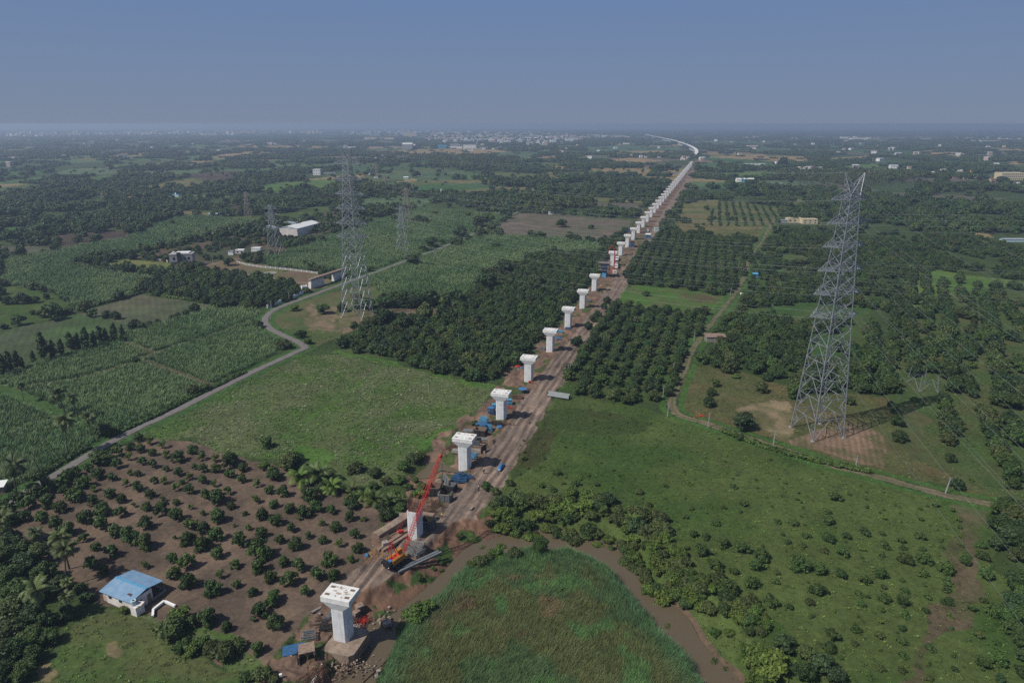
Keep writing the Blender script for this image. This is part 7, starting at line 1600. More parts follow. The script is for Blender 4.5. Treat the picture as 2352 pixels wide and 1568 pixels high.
# ------------------------------------------------------------------ crawler crane
def V3(p, z=0): return Vector((p[0], p[1], z))
a_ = np.array(G(11, 410, 1495)); b_ = np.array(G(11, 588, 1372)); fw = (b_ - a_) / np.linalg.norm(b_ - a_)
cc_ = np.array(G(11, 410, 1425))
CZ = math.atan2(fw[1], fw[0]) - math.pi / 2         # local y forwards
t = thing('crawler_crane', 'yellow crawler crane with a long red lattice boom on the haul road', 'crane', (cc_[0], cc_[1], hz(*cc_) * .3), CZ)
for sx in (-1, 1):
    mb = MB(); x_ = sx * 1.85; prof = [(-3.1, .25), (-2.7, 0), (2.7, 0), (3.1, .25), (3.2, .6), (2.9, .95), (-2.9, .95), (-3.2, .6)]
    n0 = len(mb.v); mb.loft([[(x_ - .38, y, z) for y, z in prof], [(x_ + .38, y, z) for y, z in prof]]); tr_ = part('track', mb, M['black'], t)
    mb = MB()
    for k in range(-3, 4): mb.cyl((x_ + sx * .36, k * .8, .4), (x_ + sx * .44, k * .8, .4), .26, .26, 10)
    mb.box((x_ + sx * .37, 0, .72), (.1, 5.4, .18)); part('rollers', mb, M['darksteel'], tr_)
mb = MB(); mb.box((0, 0, .8), (3.1, 2.6, .7)); mb.cyl((0, 0, 1.1), (0, 0, 1.4), 1.0, 1.0, 16); part('undercarriage', mb, M['darksteel'], t)
mb = MB(); mb.box((0, -.6, 1.65), (3.0, 6.0, .5)); mb.box((1.05, -.9, 2.45), (.85, 4.6, 1.1)); mb.box((-1.1, -1.4, 2.35), (.75, 3.4, .9)); part('house', mb, M['orange'], t)
mb = MB(); mb.box((0, -1.2, 2.2), (1.1, 2.6, .6)); mb.cyl((-.5, .2, 2.5), (.5, .2, 2.5), .45, .45, 14); mb.cyl((-.5, -1.2, 2.6), (.5, -1.2, 2.6), .4, .4, 14); part('winch', mb, M['red'], t)
mb = MB(); mb.box((0, -4.1, 2.0), (3.4, 1.2, 1.3)); mb.box((0, -4.15, 2.75), (2.4, 1.0, .3)); part('counterweight', mb, M['black'], t)
mb = MB(); mb.box((.5, -3.4, 3.0), (1.2, .7, .25)); part('blue_cover', mb, M['tarp'], t)
for sx in (-1.2, 1.2): mb = MB(); mb.cyl((sx, -4.72, 1.7), (sx, -4.78, 1.7), .16, .16, 8); part('rear_lamp', mb, M['white'], t)
mb = MB(); mb.box((-1.2, 1.6, 2.4), (1.0, 1.7, 1.7)); cb = part('cab', mb, M['orange'], t)
mb = MB(); mb.box((-1.2, 2.47, 2.6), (.85, .06, 1.0)); mb.box((-1.72, 1.7, 2.6), (.06, 1.2, .9)); part('window', mb, M['glass'], cb)
foot_w = Vector((cc_[0] + fw[0] * 1.9, cc_[1] + fw[1] * 1.9, 2.1)); tip_w = plane_hit(11, 922, 128, foot_w, fw)
print('crane boom', foot_w, tip_w, (tip_w - foot_w).length)
t.scale = (.84, .84, .84)
inv = Matrix.Translation(t.location) @ Matrix.Rotation(CZ, 4, 'Z') @ Matrix.Scale(.84, 4); inv = inv.inverted()
fl_, tl_ = inv @ foot_w, inv @ tip_w
mb = MB(); lat_beam(mb, fl_, tl_, .45, 1.0, .45, 40, .085, .05); part('boom', mb, M['red'], t)
ml = Vector((0, -2.2, 8.0)); mb = MB()
for sx in (-.8, .8):
    mb.beam((sx, .6, 1.9), (sx * .6, ml.y, ml.z), .13); mb.beam((sx, -3.4, 1.9), (sx * .6, ml.y, ml.z), .12)
for k in range(1, 6): mb.beam(Vector((-.8, .6, 1.9)).lerp(Vector((-.48, ml.y, ml.z)), k / 6), Vector((.8, .6, 1.9)).lerp(Vector((.48, ml.y, ml.z)), (k + .5) / 6), .06)
part('mast', mb, M['red'], t); mb = MB()
mid = fl_.lerp(tl_, .97)
for sx in (-.3, .3): mb.beam((sx, ml.y, ml.z), mid + Vector((sx, 0, .3)), .035)
for sx in (-.3, 0, .3): mb.beam((sx, ml.y, ml.z), (sx, -3.0, 2.4), .05)
part('pendant_lines', mb, M['red'], t); mb = MB()
hk = tl_ + Vector((0, .5, -8.5)); mb.beam(tl_ + Vector((-.1, .5, 0)), hk + Vector((-.1, 0, 0)), .04); mb.beam(tl_ + Vector((.1, .5, 0)), hk + Vector((.1, 0, 0)), .04); rp = part('hoist_rope', mb, M['darksteel'], t)
mb = MB(); mb.box(hk, (.6, .4, 1.0)); mb.tube([hk + Vector(q) for q in ((0, 0, -.5), (0, 0, -.9), (.2, 0, -1.15), (.38, 0, -.95))], .09, 6); part('hook_block', mb, M['darksteel'], t)
mb = MB(); mb.cyl((tl_.x - .3, tl_.y, tl_.z), (tl_.x + .3, tl_.y, tl_.z), .5, .5, 12); part('boom_head', mb, M['red'], t)

# ------------------------------------------------------------------ lorries
def wheel(t, x_, y_, r=.5, w=.32):
    mb = MB(); mb.cyl((x_ - w / 2, y_, r), (x_ + w / 2, y_, r), r, r, 14); wl = part('wheel', mb, M['black'], t)
    mb = MB(); mb.cyl((x_ - w / 2 - .02, y_, r), (x_ + w / 2 + .02, y_, r), r * .5, r * .5, 10); part('rim', mb, M['steel'], wl)
def lorry(label, X, Y, rz, body, L=9.0, name='lorry', bodyfn=None, cabm='white'):
    t = thing(name, label, 'truck', (X, Y, max(hz(X, Y), -.1)), rz)
    mb = MB(); mb.box((0, 0, .85), (1.1, L - .6, .3)); part('chassis', mb, M['darksteel'], t)
    mb = MB(); y0 = -L / 2; prof = [(y0, .7), (y0 + 2.0, .7), (y0 + 2.0, 2.9), (y0 + .35, 2.9), (y0 + .05, 2.0)]
    mb.loft([[(-1.2, y, z) for y, z in prof], [(1.2, y, z) for y, z in prof]]); cb = part('cab', mb, M[cabm], t)
    mb = MB(); mb.quad((-1.05, y0 + .06, 2.05), (1.05, y0 + .06, 2.05), (1.05, y0 + .27, 2.7), (-1.05, y0 + .27, 2.7)); mb.box((1.21, y0 + 1.1, 2.2), (.03, 1.0, .7)); mb.box((-1.21, y0 + 1.1, 2.2), (.03, 1.0, .7)); part('windscreen', mb, M['glass'], cb)
    for sx in (-.85, .85): mb = MB(); mb.box((sx, y0 - .02, .95), (.35, .06, .2)); part('headlight', mb, M['white'], cb)
    for yy in (y0 + 1.1, L / 2 - 2.6, L / 2 - 1.3):
        for sx in (-1, 1): wheel(t, sx * 1.05, yy)
    if bodyfn: bodyfn(t, L)
    return t
def pump_body(t, L):
    mb = MB(); mb.box((0, .8, 1.3), (2.3, L - 3.2, .6)); mb.cyl((0, -1.6, 1.5), (0, -1.6, 3.6), .5, .4, 12); part('pump_deck', mb, M['red'], t)
    for sx in (-1, 1):
        mb = MB(); mb.beam((sx * 1.1, -1.2, 1.1), (sx * 3.6, -2.4, 1.0), .25); mb.beam((sx * 3.6, -2.4, 1.0), (sx * 3.6, -2.4, 0), .18); mb.box((sx * 3.6, -2.4, .05), (.6, .6, .1)); part('outrigger', mb, M['orange'], t)
    mb = MB(); mb.taper((0, L / 2 - .3, .8), (1.0, .8), (1.9, 1.3), .9); part('hopper', mb, M['orange'], t)
X, Y = G(13, 905, 770); tk = lorry('white-cabbed concrete pump truck with a tall folded red boom', X + .5, Y + 4.6, R(4), None, 10, 'concrete_pump_truck', pump_body)
base = tk.matrix_basis @ Vector((0, -1.6, 3.6)); inv = tk.matrix_basis.inverted()
pts = [base]
azp = (1.0, -.1)
for q in [(928, 330), (885, 215), (825, 262), (790, 392)]:
    pts.append(plane_hit(13, q[0], q[1], base, azp))
pl = [inv @ p for p in pts]; mb = MB()
for k in range(4): mb.beam(pl[k], pl[k + 1], .62 - .1 * k, .52 - .1 * k)
bo = part('placing_boom', mb, M['red'], tk); mb = MB()
for p in pl[1:-1]: mb.cyl(p - Vector((0, .4, 0)), p + Vector((0, .4, 0)), .36, .36, 10)
part('boom_joint', mb, M['red'], bo); mb = MB(); mb.tube([pl[4], pl[4] + Vector((.1, 0, -3)), pl[4] + Vector((.1, 0, -6.0))], .1, 6); part('hose', mb, M['black'], bo)
def mixer_body(t, L):
    mb = MB(); mb.loft([[(math.cos(a * .628) * r_, y, 2.35 + (y + 1) * .12 + math.sin(a * .628) * r_) for a in range(10)] for y, r_ in ((-1.9, .5), (-1.0, 1.05), (1.2, 1.15), (2.8, .75), (3.5, .5))]); part('drum', mb, M['greycon'], t)
    mb = MB(); mb.taper((0, 3.6, 2.2), (.5, .5), (1.0, .9), .9); part('hopper', mb, M['orange'], t)
X, Y = G(13, 970, 668); lorry('concrete mixer lorry parked behind the pump truck', X + .4, Y + 5.5, R(-12), None, 8.6, 'concrete_mixer', mixer_body)
def tip_body(t, L):
    mb = MB(); mb.box((0, 1.2, 1.2), (2.4, L - 3, .15))
    for sx in (-1, 1): mb.box((sx * 1.15, 1.2, 1.85), (.1, L - 3, 1.2))
    mb.box((0, 1.2 - (L - 3) / 2 + .05, 1.85), (2.2, .1, 1.2)); mb.box((0, 1.2 + (L - 3) / 2 - .05, 1.85), (2.2, .1, 1.2)); part('tipper_body', mb, M['tank'], t)
X, Y = G(13, 985, 505); lorry('pale tipper lorry standing beside the eleventh pier', X, Y + 3, R(-15), None, 7.0, 'tipper_lorry', tip_body)
X, Y = G(2, 2128, 825); lorry('white lorry driving on the haul road by the thirteenth pier', X, Y + 3, R(-16), None, 7.0, 'tipper_lorry', tip_body)
X, Y = G(13, 1568, 60); building('site_cabin', 'white-topped blue site cabin at the right edge of the haul road', 'cabin', X, Y, 5, 3.4, 3.2, -.3, 'blue', 'white', 'flat', .5, 1)
X, Y = G(2, 1990, 822); building('site_cabin', 'small dark blue site box left of the twelfth pier', 'cabin', X, Y, 4, 2.5, 2.4, -.3, 'blue', 'darksteel', 'flat', .5, 1)
X, Y = G(13, 1265, 240); building('site_cabin', 'dark blue site box right of the twelfth pier foot', 'cabin', X, Y, 3.2, 3.2, 3.6, -.3, 'blue', 'darksteel', 'flat', .5, 1)

# ------------------------------------------------------------------ formwork, steel and rubbish along the haul road
def placed(t_, a, b, fn, name, label, cat, rz=0, group=None, z=None):
    X, Y = G(t_, a, b); o = thing(name, label, cat, (X, Y, (max(hz(X + a_, Y + b_) for a_, b_ in ((0, 0), (.9, 0), (-.9, 0), (0, .9), (0, -.9))) - .12 if z is None else z) + .02), rz, group); fn(o); return o
def shutter(w, h, plate='rustpanel', rib='greysteel', lean=0, flatlie=False, ribs=6, thick=.35):
    def fn(o):
        E_ = Matrix.Rotation(R(-90) if flatlie else R(lean), 4, 'X'); mb = MB(); mb.box((0, 0, h / 2), (w, .08, h)); mb.v = [tuple(E_ @ Vector(v) + Vector((0, 0, .12 if flatlie else 0))) for v in mb.v]; part('plate', mb, M[plate], o)
        mb = MB()
        for k in range(ribs): mb.box((0, thick / 2 + .05, (k + .5) * h / ribs), (w, thick * .8, .09))
        for k in range(4): mb.box((-w / 2 + .06 + k * (w - .12) / 3, thick + .05, h / 2), (.09, .09, h))
        mb.v = [tuple(E_ @ Vector(v) + Vector((0, 0, .12 if flatlie else 0))) for v in mb.v]; part('ribs', mb, M[rib], o)
    return fn
def boxform(w, d, h, plate='rustpanel', rib='greysteel', sides=(1, 1, 1, 0), tilt=0):
    def fn(o):
        for i, s in enumerate(sides):
            if not s: continue
            cx, cy, ww, rz = ((0, -d / 2, w, 0), (0, d / 2, w, math.pi), (-w / 2, 0, d - .1, -math.pi / 2), (w / 2, 0, d - .1, math.pi / 2))[i]
            T_ = Matrix.Translation((cx, cy, 0)) @ Matrix.Rotation(rz, 4, 'Z') @ Matrix.Rotation(R(tilt), 4, 'X')
            mb = MB(); mb.box((0, 0, h / 2), (ww - .06, .07, h)); mb.v = [tuple(T_ @ Vector(v)) for v in mb.v]; sd = part('side_panel', mb, M[plate], o); mb = MB()
            for k in range(6): mb.box((0, -.16, (k + .5) * h / 6), (ww - .06, .2, .1))
            for k in range(3): mb.box((-ww / 2 + .15 + k * (ww - .3) / 2, -.3, h / 2), (.1, .1, h))
            mb.v = [tuple(T_ @ Vector(v)) for v in mb.v]; part('ribs', mb, M[rib], sd)
    return fn
def framestack(w, d, h, mat='blue', seed=1, n=4, top=None):
    def fn(o):
        r = random.Random(seed)
        for q in range(n):
            mb = MB(); z0 = q * h / n; ww, dd, hh = w * r.uniform(.75, 1), d * r.uniform(.75, 1), h / n * .85; ox, oy = r.uniform(-.3, .3), r.uniform(-.3, .3); P = [(ox + a * ww / 2, oy + b * dd / 2) for a, b in ((-1, -1), (1, -1), (1, 1), (-1, 1))]
            for i in range(4):
                p, p2 = P[i], P[(i + 1) % 4]
                for zz in (z0 + .05, z0 + hh): mb.beam((*p, zz), (*p2, zz), .11)
                mb.beam((*p, z0), (*p, z0 + hh), .1)
                for k in range(3):
                    a = Vector((*p, 0)).lerp(Vector((*p2, 0)), k / 3); c = Vector((*p, 0)).lerp(Vector((*p2, 0)), (k + 1) / 3); mb.beam((a.x, a.y, z0), (c.x, c.y, z0 + hh), .07); mb.beam((c.x, c.y, z0), (c.x, c.y, z0 + hh), .07)
            for k in range(4): a = Vector((*P[0], z0 + hh)).lerp(Vector((*P[3], z0 + hh)), (k + .5) / 4); c = Vector((*P[1], z0 + hh)).lerp(Vector((*P[2], z0 + hh)), (k + .5) / 4); mb.beam(a, c, .08)
            part('frame', mb, M[mat], o)
        if top: mb = MB(); mb.box((0, 0, h + .05), (w * .9, d * .8, .08)); part('deck_plate', mb, M[top], o)
    return fn
def longbeams(n, L, w, h, mat, spread=.9, jit=.06, seed=1, gap=.15, layers=1):
    def fn(o):
        r = random.Random(seed)
        for k in range(n):
            for q in range(layers):
                mb = MB(); a = r.uniform(-jit, jit); x_ = (k - (n - 1) / 2) * (w + gap); l = L * r.uniform(spread, 1)
                mb.box((x_, r.uniform(-.3, .3), h / 2 + q * (h + .02)), (w, l, h), rz=a); part('bar', mb, M[mat], o)
    return fn
def pile(n, sx, sy, s0, s1, mat, seed=1):
    def fn(o):
        r = random.Random(seed); mb = MB()
        for k in range(n): s = r.uniform(s0, s1); mb.box((r.gauss(0, sx / 2.5), r.gauss(0, sy / 2.5), s * .25), (s, s * r.uniform(.5, 1), s * r.uniform(.4, .8)), rz=r.random() * 3, rx=r.uniform(-.5, .5), ry=r.uniform(-.5, .5))
        part('heap', mb, M[mat], o)
    return fn
def rods(n, L, mat, seed=1, spread=1.2, ang_=.25):
    def fn(o):
        r = random.Random(seed); mb = MB()
        for k in range(n): a = r.gauss(0, ang_); x_ = r.gauss(0, spread / 2); y_ = r.gauss(0, .5); l = L * r.uniform(.6, 1); d = Vector((math.sin(a), math.cos(a), r.uniform(-.01, .03))) * l / 2; c = Vector((x_, y_, .1 + r.random() * .25)); mb.beam(c - d, c + d, .06)
        part('rods', mb, M[mat], o)
    return fn
def blockf(w, d, h, mat):
    def fn(o):
        mb = MB(); mb.taper((0, 0, -.1), (w, d), (w * .94, d * .94), h); part('block', mb, M[mat], o); mb = MB(); mb.tube([(-.15, 0, h - .1), (-.1, 0, h + .1), (.1, 0, h + .1), (.15, 0, h - .1)], .03, 5); part('lifting_eye', mb, M['rust'], o)
    return fn
def pipef(L, r_, mat, hollow=True):
    def fn(o):
        mb = MB(); mb.cyl((-L / 2, 0, r_), (L / 2, 0, r_), r_, r_, 14); part('barrel', mb, M[mat], o)
        for s in (-1, 1): mb = MB(); mb.cyl((s * L / 2, 0, r_), (s * (L / 2 + .02), 0, r_), r_ * .75, r_ * .75, 12); part('opening', mb, M['black'], o)
    return fn
def tarpf(w, d, h, mat='tarp', seed=1):
    def fn(o):
        r = np.random.default_rng(seed); n = 12; u = np.linspace(-1, 1, n); A, B = np.meshgrid(u, u, indexing='ij'); Z = h * np.clip(1 - np.maximum(abs(A), abs(B)) ** 3, 0, 1) * (.6 + .6 * r.random((n, n))); V = np.stack([A * w / 2, B * d / 2, Z], -1).reshape(-1, 3); i = np.arange(n - 1)[:, None] * n + np.arange(n - 1)[None]; Fq = np.stack([i, i + n, i + n + 1, i + 1], -1).reshape(-1, 4)
        link('sheet', npmesh('sheet', V, Fq, M[mat], smooth=True), o)
    return fn
A0 = RZ
# by the nearest pier
placed(10, 440, 985, framestack(3.0, 2.4, .5, 'greysteel', 3, 2), 'ladder_stack', 'grey steel lattice frames lying left of the nearest pier', 'steel frames', A0 + .5)
placed(10, 240, 1230, shutter(4.2, 2.8, 'blue', 'greysteel', 0, True, 5), 'formwork_sheet', 'rust and blue steel shutter panel lying at the bottom near the first pier', 'formwork', A0 + .6)
placed(10, 400, 1260, boxform(2.8, 2.2, 1.7, 'rustpanel', 'darksteel', (0, 1, 1, 1), 0), 'shutter_box', 'open rusty steel shutter box with ribbed side below the nearest pier', 'formwork', A0 + .6)
placed(10, 405, 1215, lambda o: part('top_plate', MB().box((0, 0, 1.75), (3.0, 2.4, .08), rx=.15), M['rustpanel'], o), 'steel_plate', 'flat rust-stained steel plate resting on the shutter box', 'plate', A0 + .6, z=0)
placed(10, 450, 1490, rods(22, 6.5, 'rust', 5), 'reinforcing_bars', 'bundle of rusty bars fanned out at the bottom frame edge', 'steel bars', -.55)
placed(10, 510, 1500, rods(3, 3.5, 'white', 6, .4, .1), 'pale_poles', 'pale poles lying beside the rusty bars', 'poles', -.15)
placed(10, 600, 790, rods(16, 4.5, 'darksteel', 8, 1.6, .5), 'steel_offcuts', 'dark steel lengths heaped left of the nearest pier shaft', 'steel bars', -.8)
placed(10, 640, 880, framestack(2.4, 1.5, .9, 'darksteel', 9, 2), 'lattice_stack', 'dark rusty frames against the nearest pier', 'steel frames', A0 + .4)
placed(10, 680, 720, longbeams(4, 4.2, .16, .16, 'greysteel', .8, .1, 3, .1), 'scaffold_tubes', 'upright-looking grey tubes just left of the nearest pier shaft', 'tubes', A0 + .1)
placed(10, 520, 660, pipef(2.2, .28, 'greycon'), 'concrete_pipe', 'short concrete pipe lying on the orchard edge', 'pipe', .75)
placed(10, 560, 700, blockf(.5, .5, .4, 'rock'), 'pale_stone', 'small pale stone by the short concrete pipe', 'stone', .3)
placed(10, 1062, 560, blockf(1.7, 1.5, 1.0, 'foot'), 'concrete_block', 'square concrete block right of the nearest pier, upper one', 'block', .6)
placed(10, 1020, 620, blockf(1.5, 1.2, .7, 'foot'), 'concrete_block', 'square concrete block right of the nearest pier, lower one', 'block', .9)
placed(10, 1070, 690, rods(18, 3.6, 'red', 11, 1.0, .35), 'red_pipes', 'red painted tubes strewn on the bank right of the nearest pier', 'tubes', -.45)
placed(10, 990, 700, rods(9, 3.4, 'rust', 12, .7, .6), 'steel_offcuts', 'rusty offcuts behind the red tubes', 'steel bars', .5)
placed(10, 1010, 770, pile(30, 2.2, 1.4, .2, .6, 'rock', 13), 'rubble', 'stone rubble on the bank behind the nearest footing', 'rubble', 0)['kind'] = 'stuff'
placed(10, 1370, 620, pile(60, 3.6, 3.0, .15, .6, 'foot', 14), 'rubble', 'pale broken concrete in the scoured pit', 'rubble', 0, z=-2.9)['kind'] = 'stuff'
placed(10, 1410, 700, blockf(1.7, 1.2, .8, 'rock'), 'concrete_block', 'pale concrete block at the pit edge by the bush', 'block', .4, z=-2.6)
placed(10, 1300, 1285, pile(10, 4, 2.5, .3, .9, 'rock', 15), 'river_stones', 'flat stones in the shallow stream', 'stones', 0, z=-3.0)['kind'] = 'stuff'
placed(10, 860, 1270, pile(130, 8, 3.2, .12, .42, 'foot', 16), 'earth_clods', 'reddish clods below the nearest footing', 'rubble', 0, z=-1.6)['kind'] = 'stuff'
placed(10, 840, 1210, rods(10, 4.5, 'rust', 17, 2.5, .9), 'steel_offcuts', 'rusty bars in front of the nearest footing', 'steel bars', -1.0)
placed(10, 70, 1500, lambda o: (part('box', MB().box((0, 0, .6), (.5, .4, .5)), M['white'], o), part('stand', MB().box((0, 0, .15), (.3, .3, .34)), M['wood'], o)), 'marker_box', 'small white box on a stand at the bottom orchard corner', 'marker', .3)
# around the crane and second pier
placed(11, 360, 1000, longbeams(1, 12.5, 2.2, 1.5, 'foot', 1, 0, 1), 'concrete_beam', 'long earth-stained concrete beam left of the short pier', 'beam', A0 - .35)
placed(11, 400, 1150, longbeams(2, 11.5, .8, .7, 'rustpanel', .95, .02, 2, .5), 'steel_beams', 'pair of long rusty beams between crane and short pier', 'beams', A0 - .35)
placed(11, 435, 1090, lambda o: part('bag', MB().box((0, 0, .9), (.9, .8, .6), rz=.4).box((.6, .2, .8), (.6, .5, .5)), M['red'], o), 'red_bags', 'bright red bags on the beams left of the crane boom', 'bags', 0)
placed(11, 255, 1230, blockf(1.5, 1.3, 1.0, 'rock'), 'concrete_block', 'pale concrete block left of the crane', 'block', .5)
placed(11, 230, 1150, rods(14, 5, 'wood', 21, 1.6, .5), 'timber_planks', 'loose planks at the orchard edge left of the crane', 'planks', -.7)
placed(11, 310, 1110, longbeams(5, 4, .3, .2, 'wood', .7, .25, 22, .2), 'timber_planks', 'grey planks below the long concrete beam', 'planks', -.6)
placed(11, 470, 860, blockf(2.2, 1.4, .8, 'foot'), 'concrete_block', 'pale concrete block behind the short pier on the left', 'block', .2)
placed(11, 30, 1340, tarpf(1.0, .7, .7, 'tarp', 23), 'blue_drum', 'small bright blue barrel-like bundle under an orchard tree', 'bundle', 0)
placed(11, 660, 1395, longbeams(2, 12, .55, .55, 'greysteel', 1, .01, 24, .25), 'steel_beams', 'two long pale girders lying right of the crane tracks', 'beams', A0 - .60)
placed(11, 620, 1280, framestack(4.6, 2.8, 1.0, 'greysteel', 25, 2), 'lattice_stack', 'tangled grey steel frames between the crane and road ruts', 'steel frames', A0 - .5)
placed(11, 620, 1230, lambda o: part('wall', MB().box((0, 0, .8), (4.8, .25, 1.6)).box((2.4, -.8, .8), (.2, 1.6, 1.6)), M['greycon'], o), 'formwork_sheet', 'low upright rusty panel behind the tangled frames', 'formwork', A0 + .1)
placed(11, 770, 985, boxform(3.0, 2.4, 2.2, 'darksteel', 'greysteel', (1, 1, 1, 1)), 'shutter_box', 'dark shutter box in the shade right of the short pier', 'formwork', A0)
placed(11, 775, 880, lambda o: part('lid', MB().box((0, 0, .5), (3.2, 1.2, .5)), M['rustpanel'], o), 'concrete_slab', 'pale slab lying behind the dark shutter box', 'slab', A0)
placed(11, 860, 730, rods(40, 5.0, 'rust', 27, 3.0, .7), 'rusty_bars', 'mat of dark rusty bars above the short pier', 'steel bars', -1.1)
placed(11, 780, 810, rods(30, 5.0, 'rust', 28, 1.8, .4), 'rusty_bars', 'rusty curved bars right beside the short pier top', 'steel bars', -1.2)
placed(11, 860, 580, boxform(2.8, 3.2, 2.6, 'rustpanel', 'darksteel', (1, 1, 1, 1)), 'shutter_box', 'rusty shutter box left of the ribbed boxes', 'formwork', A0 + .2)
placed(11, 980, 650, boxform(3.2, 2.2, 2.2, 'rustpanel', 'greysteel', (1, 0, 1, 1)), 'shutter_box', 'open grey ribbed shutter box nearest the road', 'formwork', A0 + .1)
placed(11, 1035, 540, boxform(3.2, 2.0, 2.0, 'greysteel', 'darksteel', (1, 1, 0, 1)), 'shutter_box', 'dark ribbed shutter box behind the open grey one', 'formwork', A0 - .1)
placed(11, 985, 480, shutter(4.6, 2.4, 'rustpanel', 'greysteel', 12), 'formwork_sheet', 'leaning rusty shutter panel behind the dark ribbed box', 'formwork', A0 + 2.3)
placed(11, 900, 420, tarpf(2.0, 1.4, .5, 'rustpanel', 30), 'pale_sheet', 'pale crumpled sheet by the pond', 'sheet', .2)
placed(11, 920, 500, shutter(3.0, 1.8, 'rustpanel', 'greysteel', 0, True), 'formwork_sheet', 'flat rusty panel between pond and shutter boxes', 'formwork', A0 + .3)
for k, (a, b) in enumerate([(1130, 420), (1185, 445), (1240, 400), (1170, 395)]):
    placed(11, a, b, framestack(2.6, 2.0, 1.3, 'blue', 40 + k, 2), 'blue_lattice_stack', ('left', 'front', 'right', 'rear')[k] + ' blue lattice frame of the heap in front of the third pier', 'steel frames', A0 + .3 * k, 'blue frames in front of the third pier')
placed(11, 1300, 775, pipef(1.6, .3, 'rock'), 'concrete_pipe', 'short pale pipe on the grass right of the haul road', 'pipe', 1.2)
placed(8, 620, 412, blockf(1.6, .9, .5, 'rock'), 'pale_stone', 'pale flat stone right of the short pier', 'stone', .2)
# third to fifth piers
placed(12, 1070, 1415, lambda o: (tarpf(1.2, 4.2, .9, 'tarp', 50)(o),), 'blue_tarpaulin', 'rolled bright blue tarpaulin on the haul road edge', 'tarpaulin', -.35)
placed(12, 660, 1290, framestack(1.6, 2.6, 1.2, 'sky', 51, 2), 'blue_lattice_stack', 'blue-green frame leaning behind the third pier foot', 'steel frames', A0)
placed(12, 330, 1110, longbeams(4, 4.6, .35, .35, 'rust', .8, .12, 52, .25), 'rusty_beams', 'rusty beams lying left of the third pier', 'beams', -.7)
placed(12, 400, 1190, longbeams(1, 2.6, 1.2, 1.0, 'greycon', 1, 0, 53), 'concrete_block', 'grey concrete block left of the third pier', 'block', A0 + 1.57)
placed(12, 730, 1185, longbeams(1, 4.8, 1.0, 1.0, 'greycon', 1, 0, 54), 'concrete_beam', 'grey concrete beam right of the third pier', 'beam', A0 + 1.57)
placed(12, 810, 1190, shutter(2.6, 2.6, 'darksteel', 'rustpanel', 4), 'formwork_sheet', 'tall dark steel panel facing the road behind the third pier', 'formwork', A0 + 1.2)
placed(12, 730, 1120, shutter(3.4, 2.4, 'rustpanel', 'darksteel', 0, True), 'formwork_sheet', 'flat rusty panel on top of dark frames behind the third pier', 'formwork', A0 + .2)
placed(12, 690, 1080, boxform(3.4, 2.2, 2.0, 'darksteel', 'greysteel', (1, 1, 1, 0)), 'shutter_box', 'dark open shutter box just behind the third pier', 'formwork', A0 + .1)
placed(12, 800, 1010, shutter(4.2, 2.6, 'greysteel', 'darksteel', 0, True), 'formwork_sheet', 'pale blue panel lying between third and fourth piers', 'formwork', A0 + .4)
placed(12, 905, 1060, lambda o: part('stair', MB().beam((-.6, -2.2, 0), (-.6, 1.6, 1.9), .16).beam((.6, -2.2, 0), (.6, 1.6, 1.9), .16), M['wood'], o), 'steel_stair', 'ribbed rusty stair section lying by the road edge', 'stair', A0 + .45)
o_ = [q for q in sc.objects if q.name.startswith('steel_stair')][0]; mb = MB()
for k in range(11): mb.box((0, -2.1 + k * .36, .1 + k * .18), (1.2, .28, .06))
part('treads', mb, M['rustpanel'], o_)
placed(12, 770, 930, boxform(3.6, 2.6, 2.2, 'rustpanel', 'darksteel', (1, 1, 1, 1)), 'shutter_box', 'rusty shutter box topped by a blue deck before the fourth pier', 'formwork', A0)
placed(12, 770, 860, lambda o: part('deck_plate', MB().box((0, 0, 2.4), (3.6, 1.8, .1)), M['blue'], o), 'blue_sheet', 'blue deck plate lying on the rusty shutter box', 'plate', A0, z=0)
placed(12, 570, 900, shutter(3.2, 2.2, 'greysteel', 'darksteel', 0, True), 'formwork_sheet', 'pale grey sheet panel behind the third pier cap', 'formwork', A0 + .2)
placed(12, 820, 790, framestack(2.8, 2.4, 3.2, 'sky', 60, 4), 'blue_lattice_stack', 'tall stack of light blue frames left of the fourth pier foot', 'steel frames', A0)
placed(12, 890, 850, framestack(2.2, 1.8, 1.8, 'sky', 61, 3), 'blue_lattice_stack', 'light blue frame cage in front of the fourth pier', 'steel frames', A0 + .2)
placed(12, 1000, 780, framestack(4.0, 1.8, 1.0, 'darksteel', 62, 2), 'lattice_stack', 'dark frames lying directly before the fourth pier', 'steel frames', A0)
placed(12, 1050, 830, tarpf(2.0, 1.3, .6, 'tarp', 63), 'blue_tarpaulin', 'crumpled blue sheet before the fourth pier', 'tarpaulin', .3)
placed(12, 1130, 780, rods(20, 2.8, 'rust', 64, 2.0, 1.2), 'steel_offcuts', 'rusty offcuts right before the fourth pier', 'steel bars', .5)
placed(12, 925, 620, framestack(2.4, 2.0, 2.2, 'blue', 65, 2, 'tarp'), 'blue_cage', 'blue cage with a blue roof left of the fourth pier', 'cage', A0)
placed(12, 970, 520, framestack(1.8, 1.6, 1.2, 'sky', 66, 1, 'sky'), 'blue_cage', 'small light blue cage behind the fourth pier left side', 'cage', A0 + .5)
placed(12, 1190, 470, framestack(2.0, 1.8, 1.8, 'sky', 67, 2, 'sky'), 'blue_cage', 'light blue cage right behind the fourth pier', 'cage', A0 + .3)
placed(12, 1190, 530, rods(12, 2.0, 'red', 68, .8, .8), 'red_tubes', 'small red tubes right of the fourth pier', 'tubes', .8)
placed(12, 1320, 385, lambda o: boxform(3.6, 1.4, .5, 'rust', 'rust', (1, 1, 1, 1))(o), 'rusty_tray', 'long shallow rusty steel tray by the road between fourth and fifth piers', 'tray', A0 - .1)
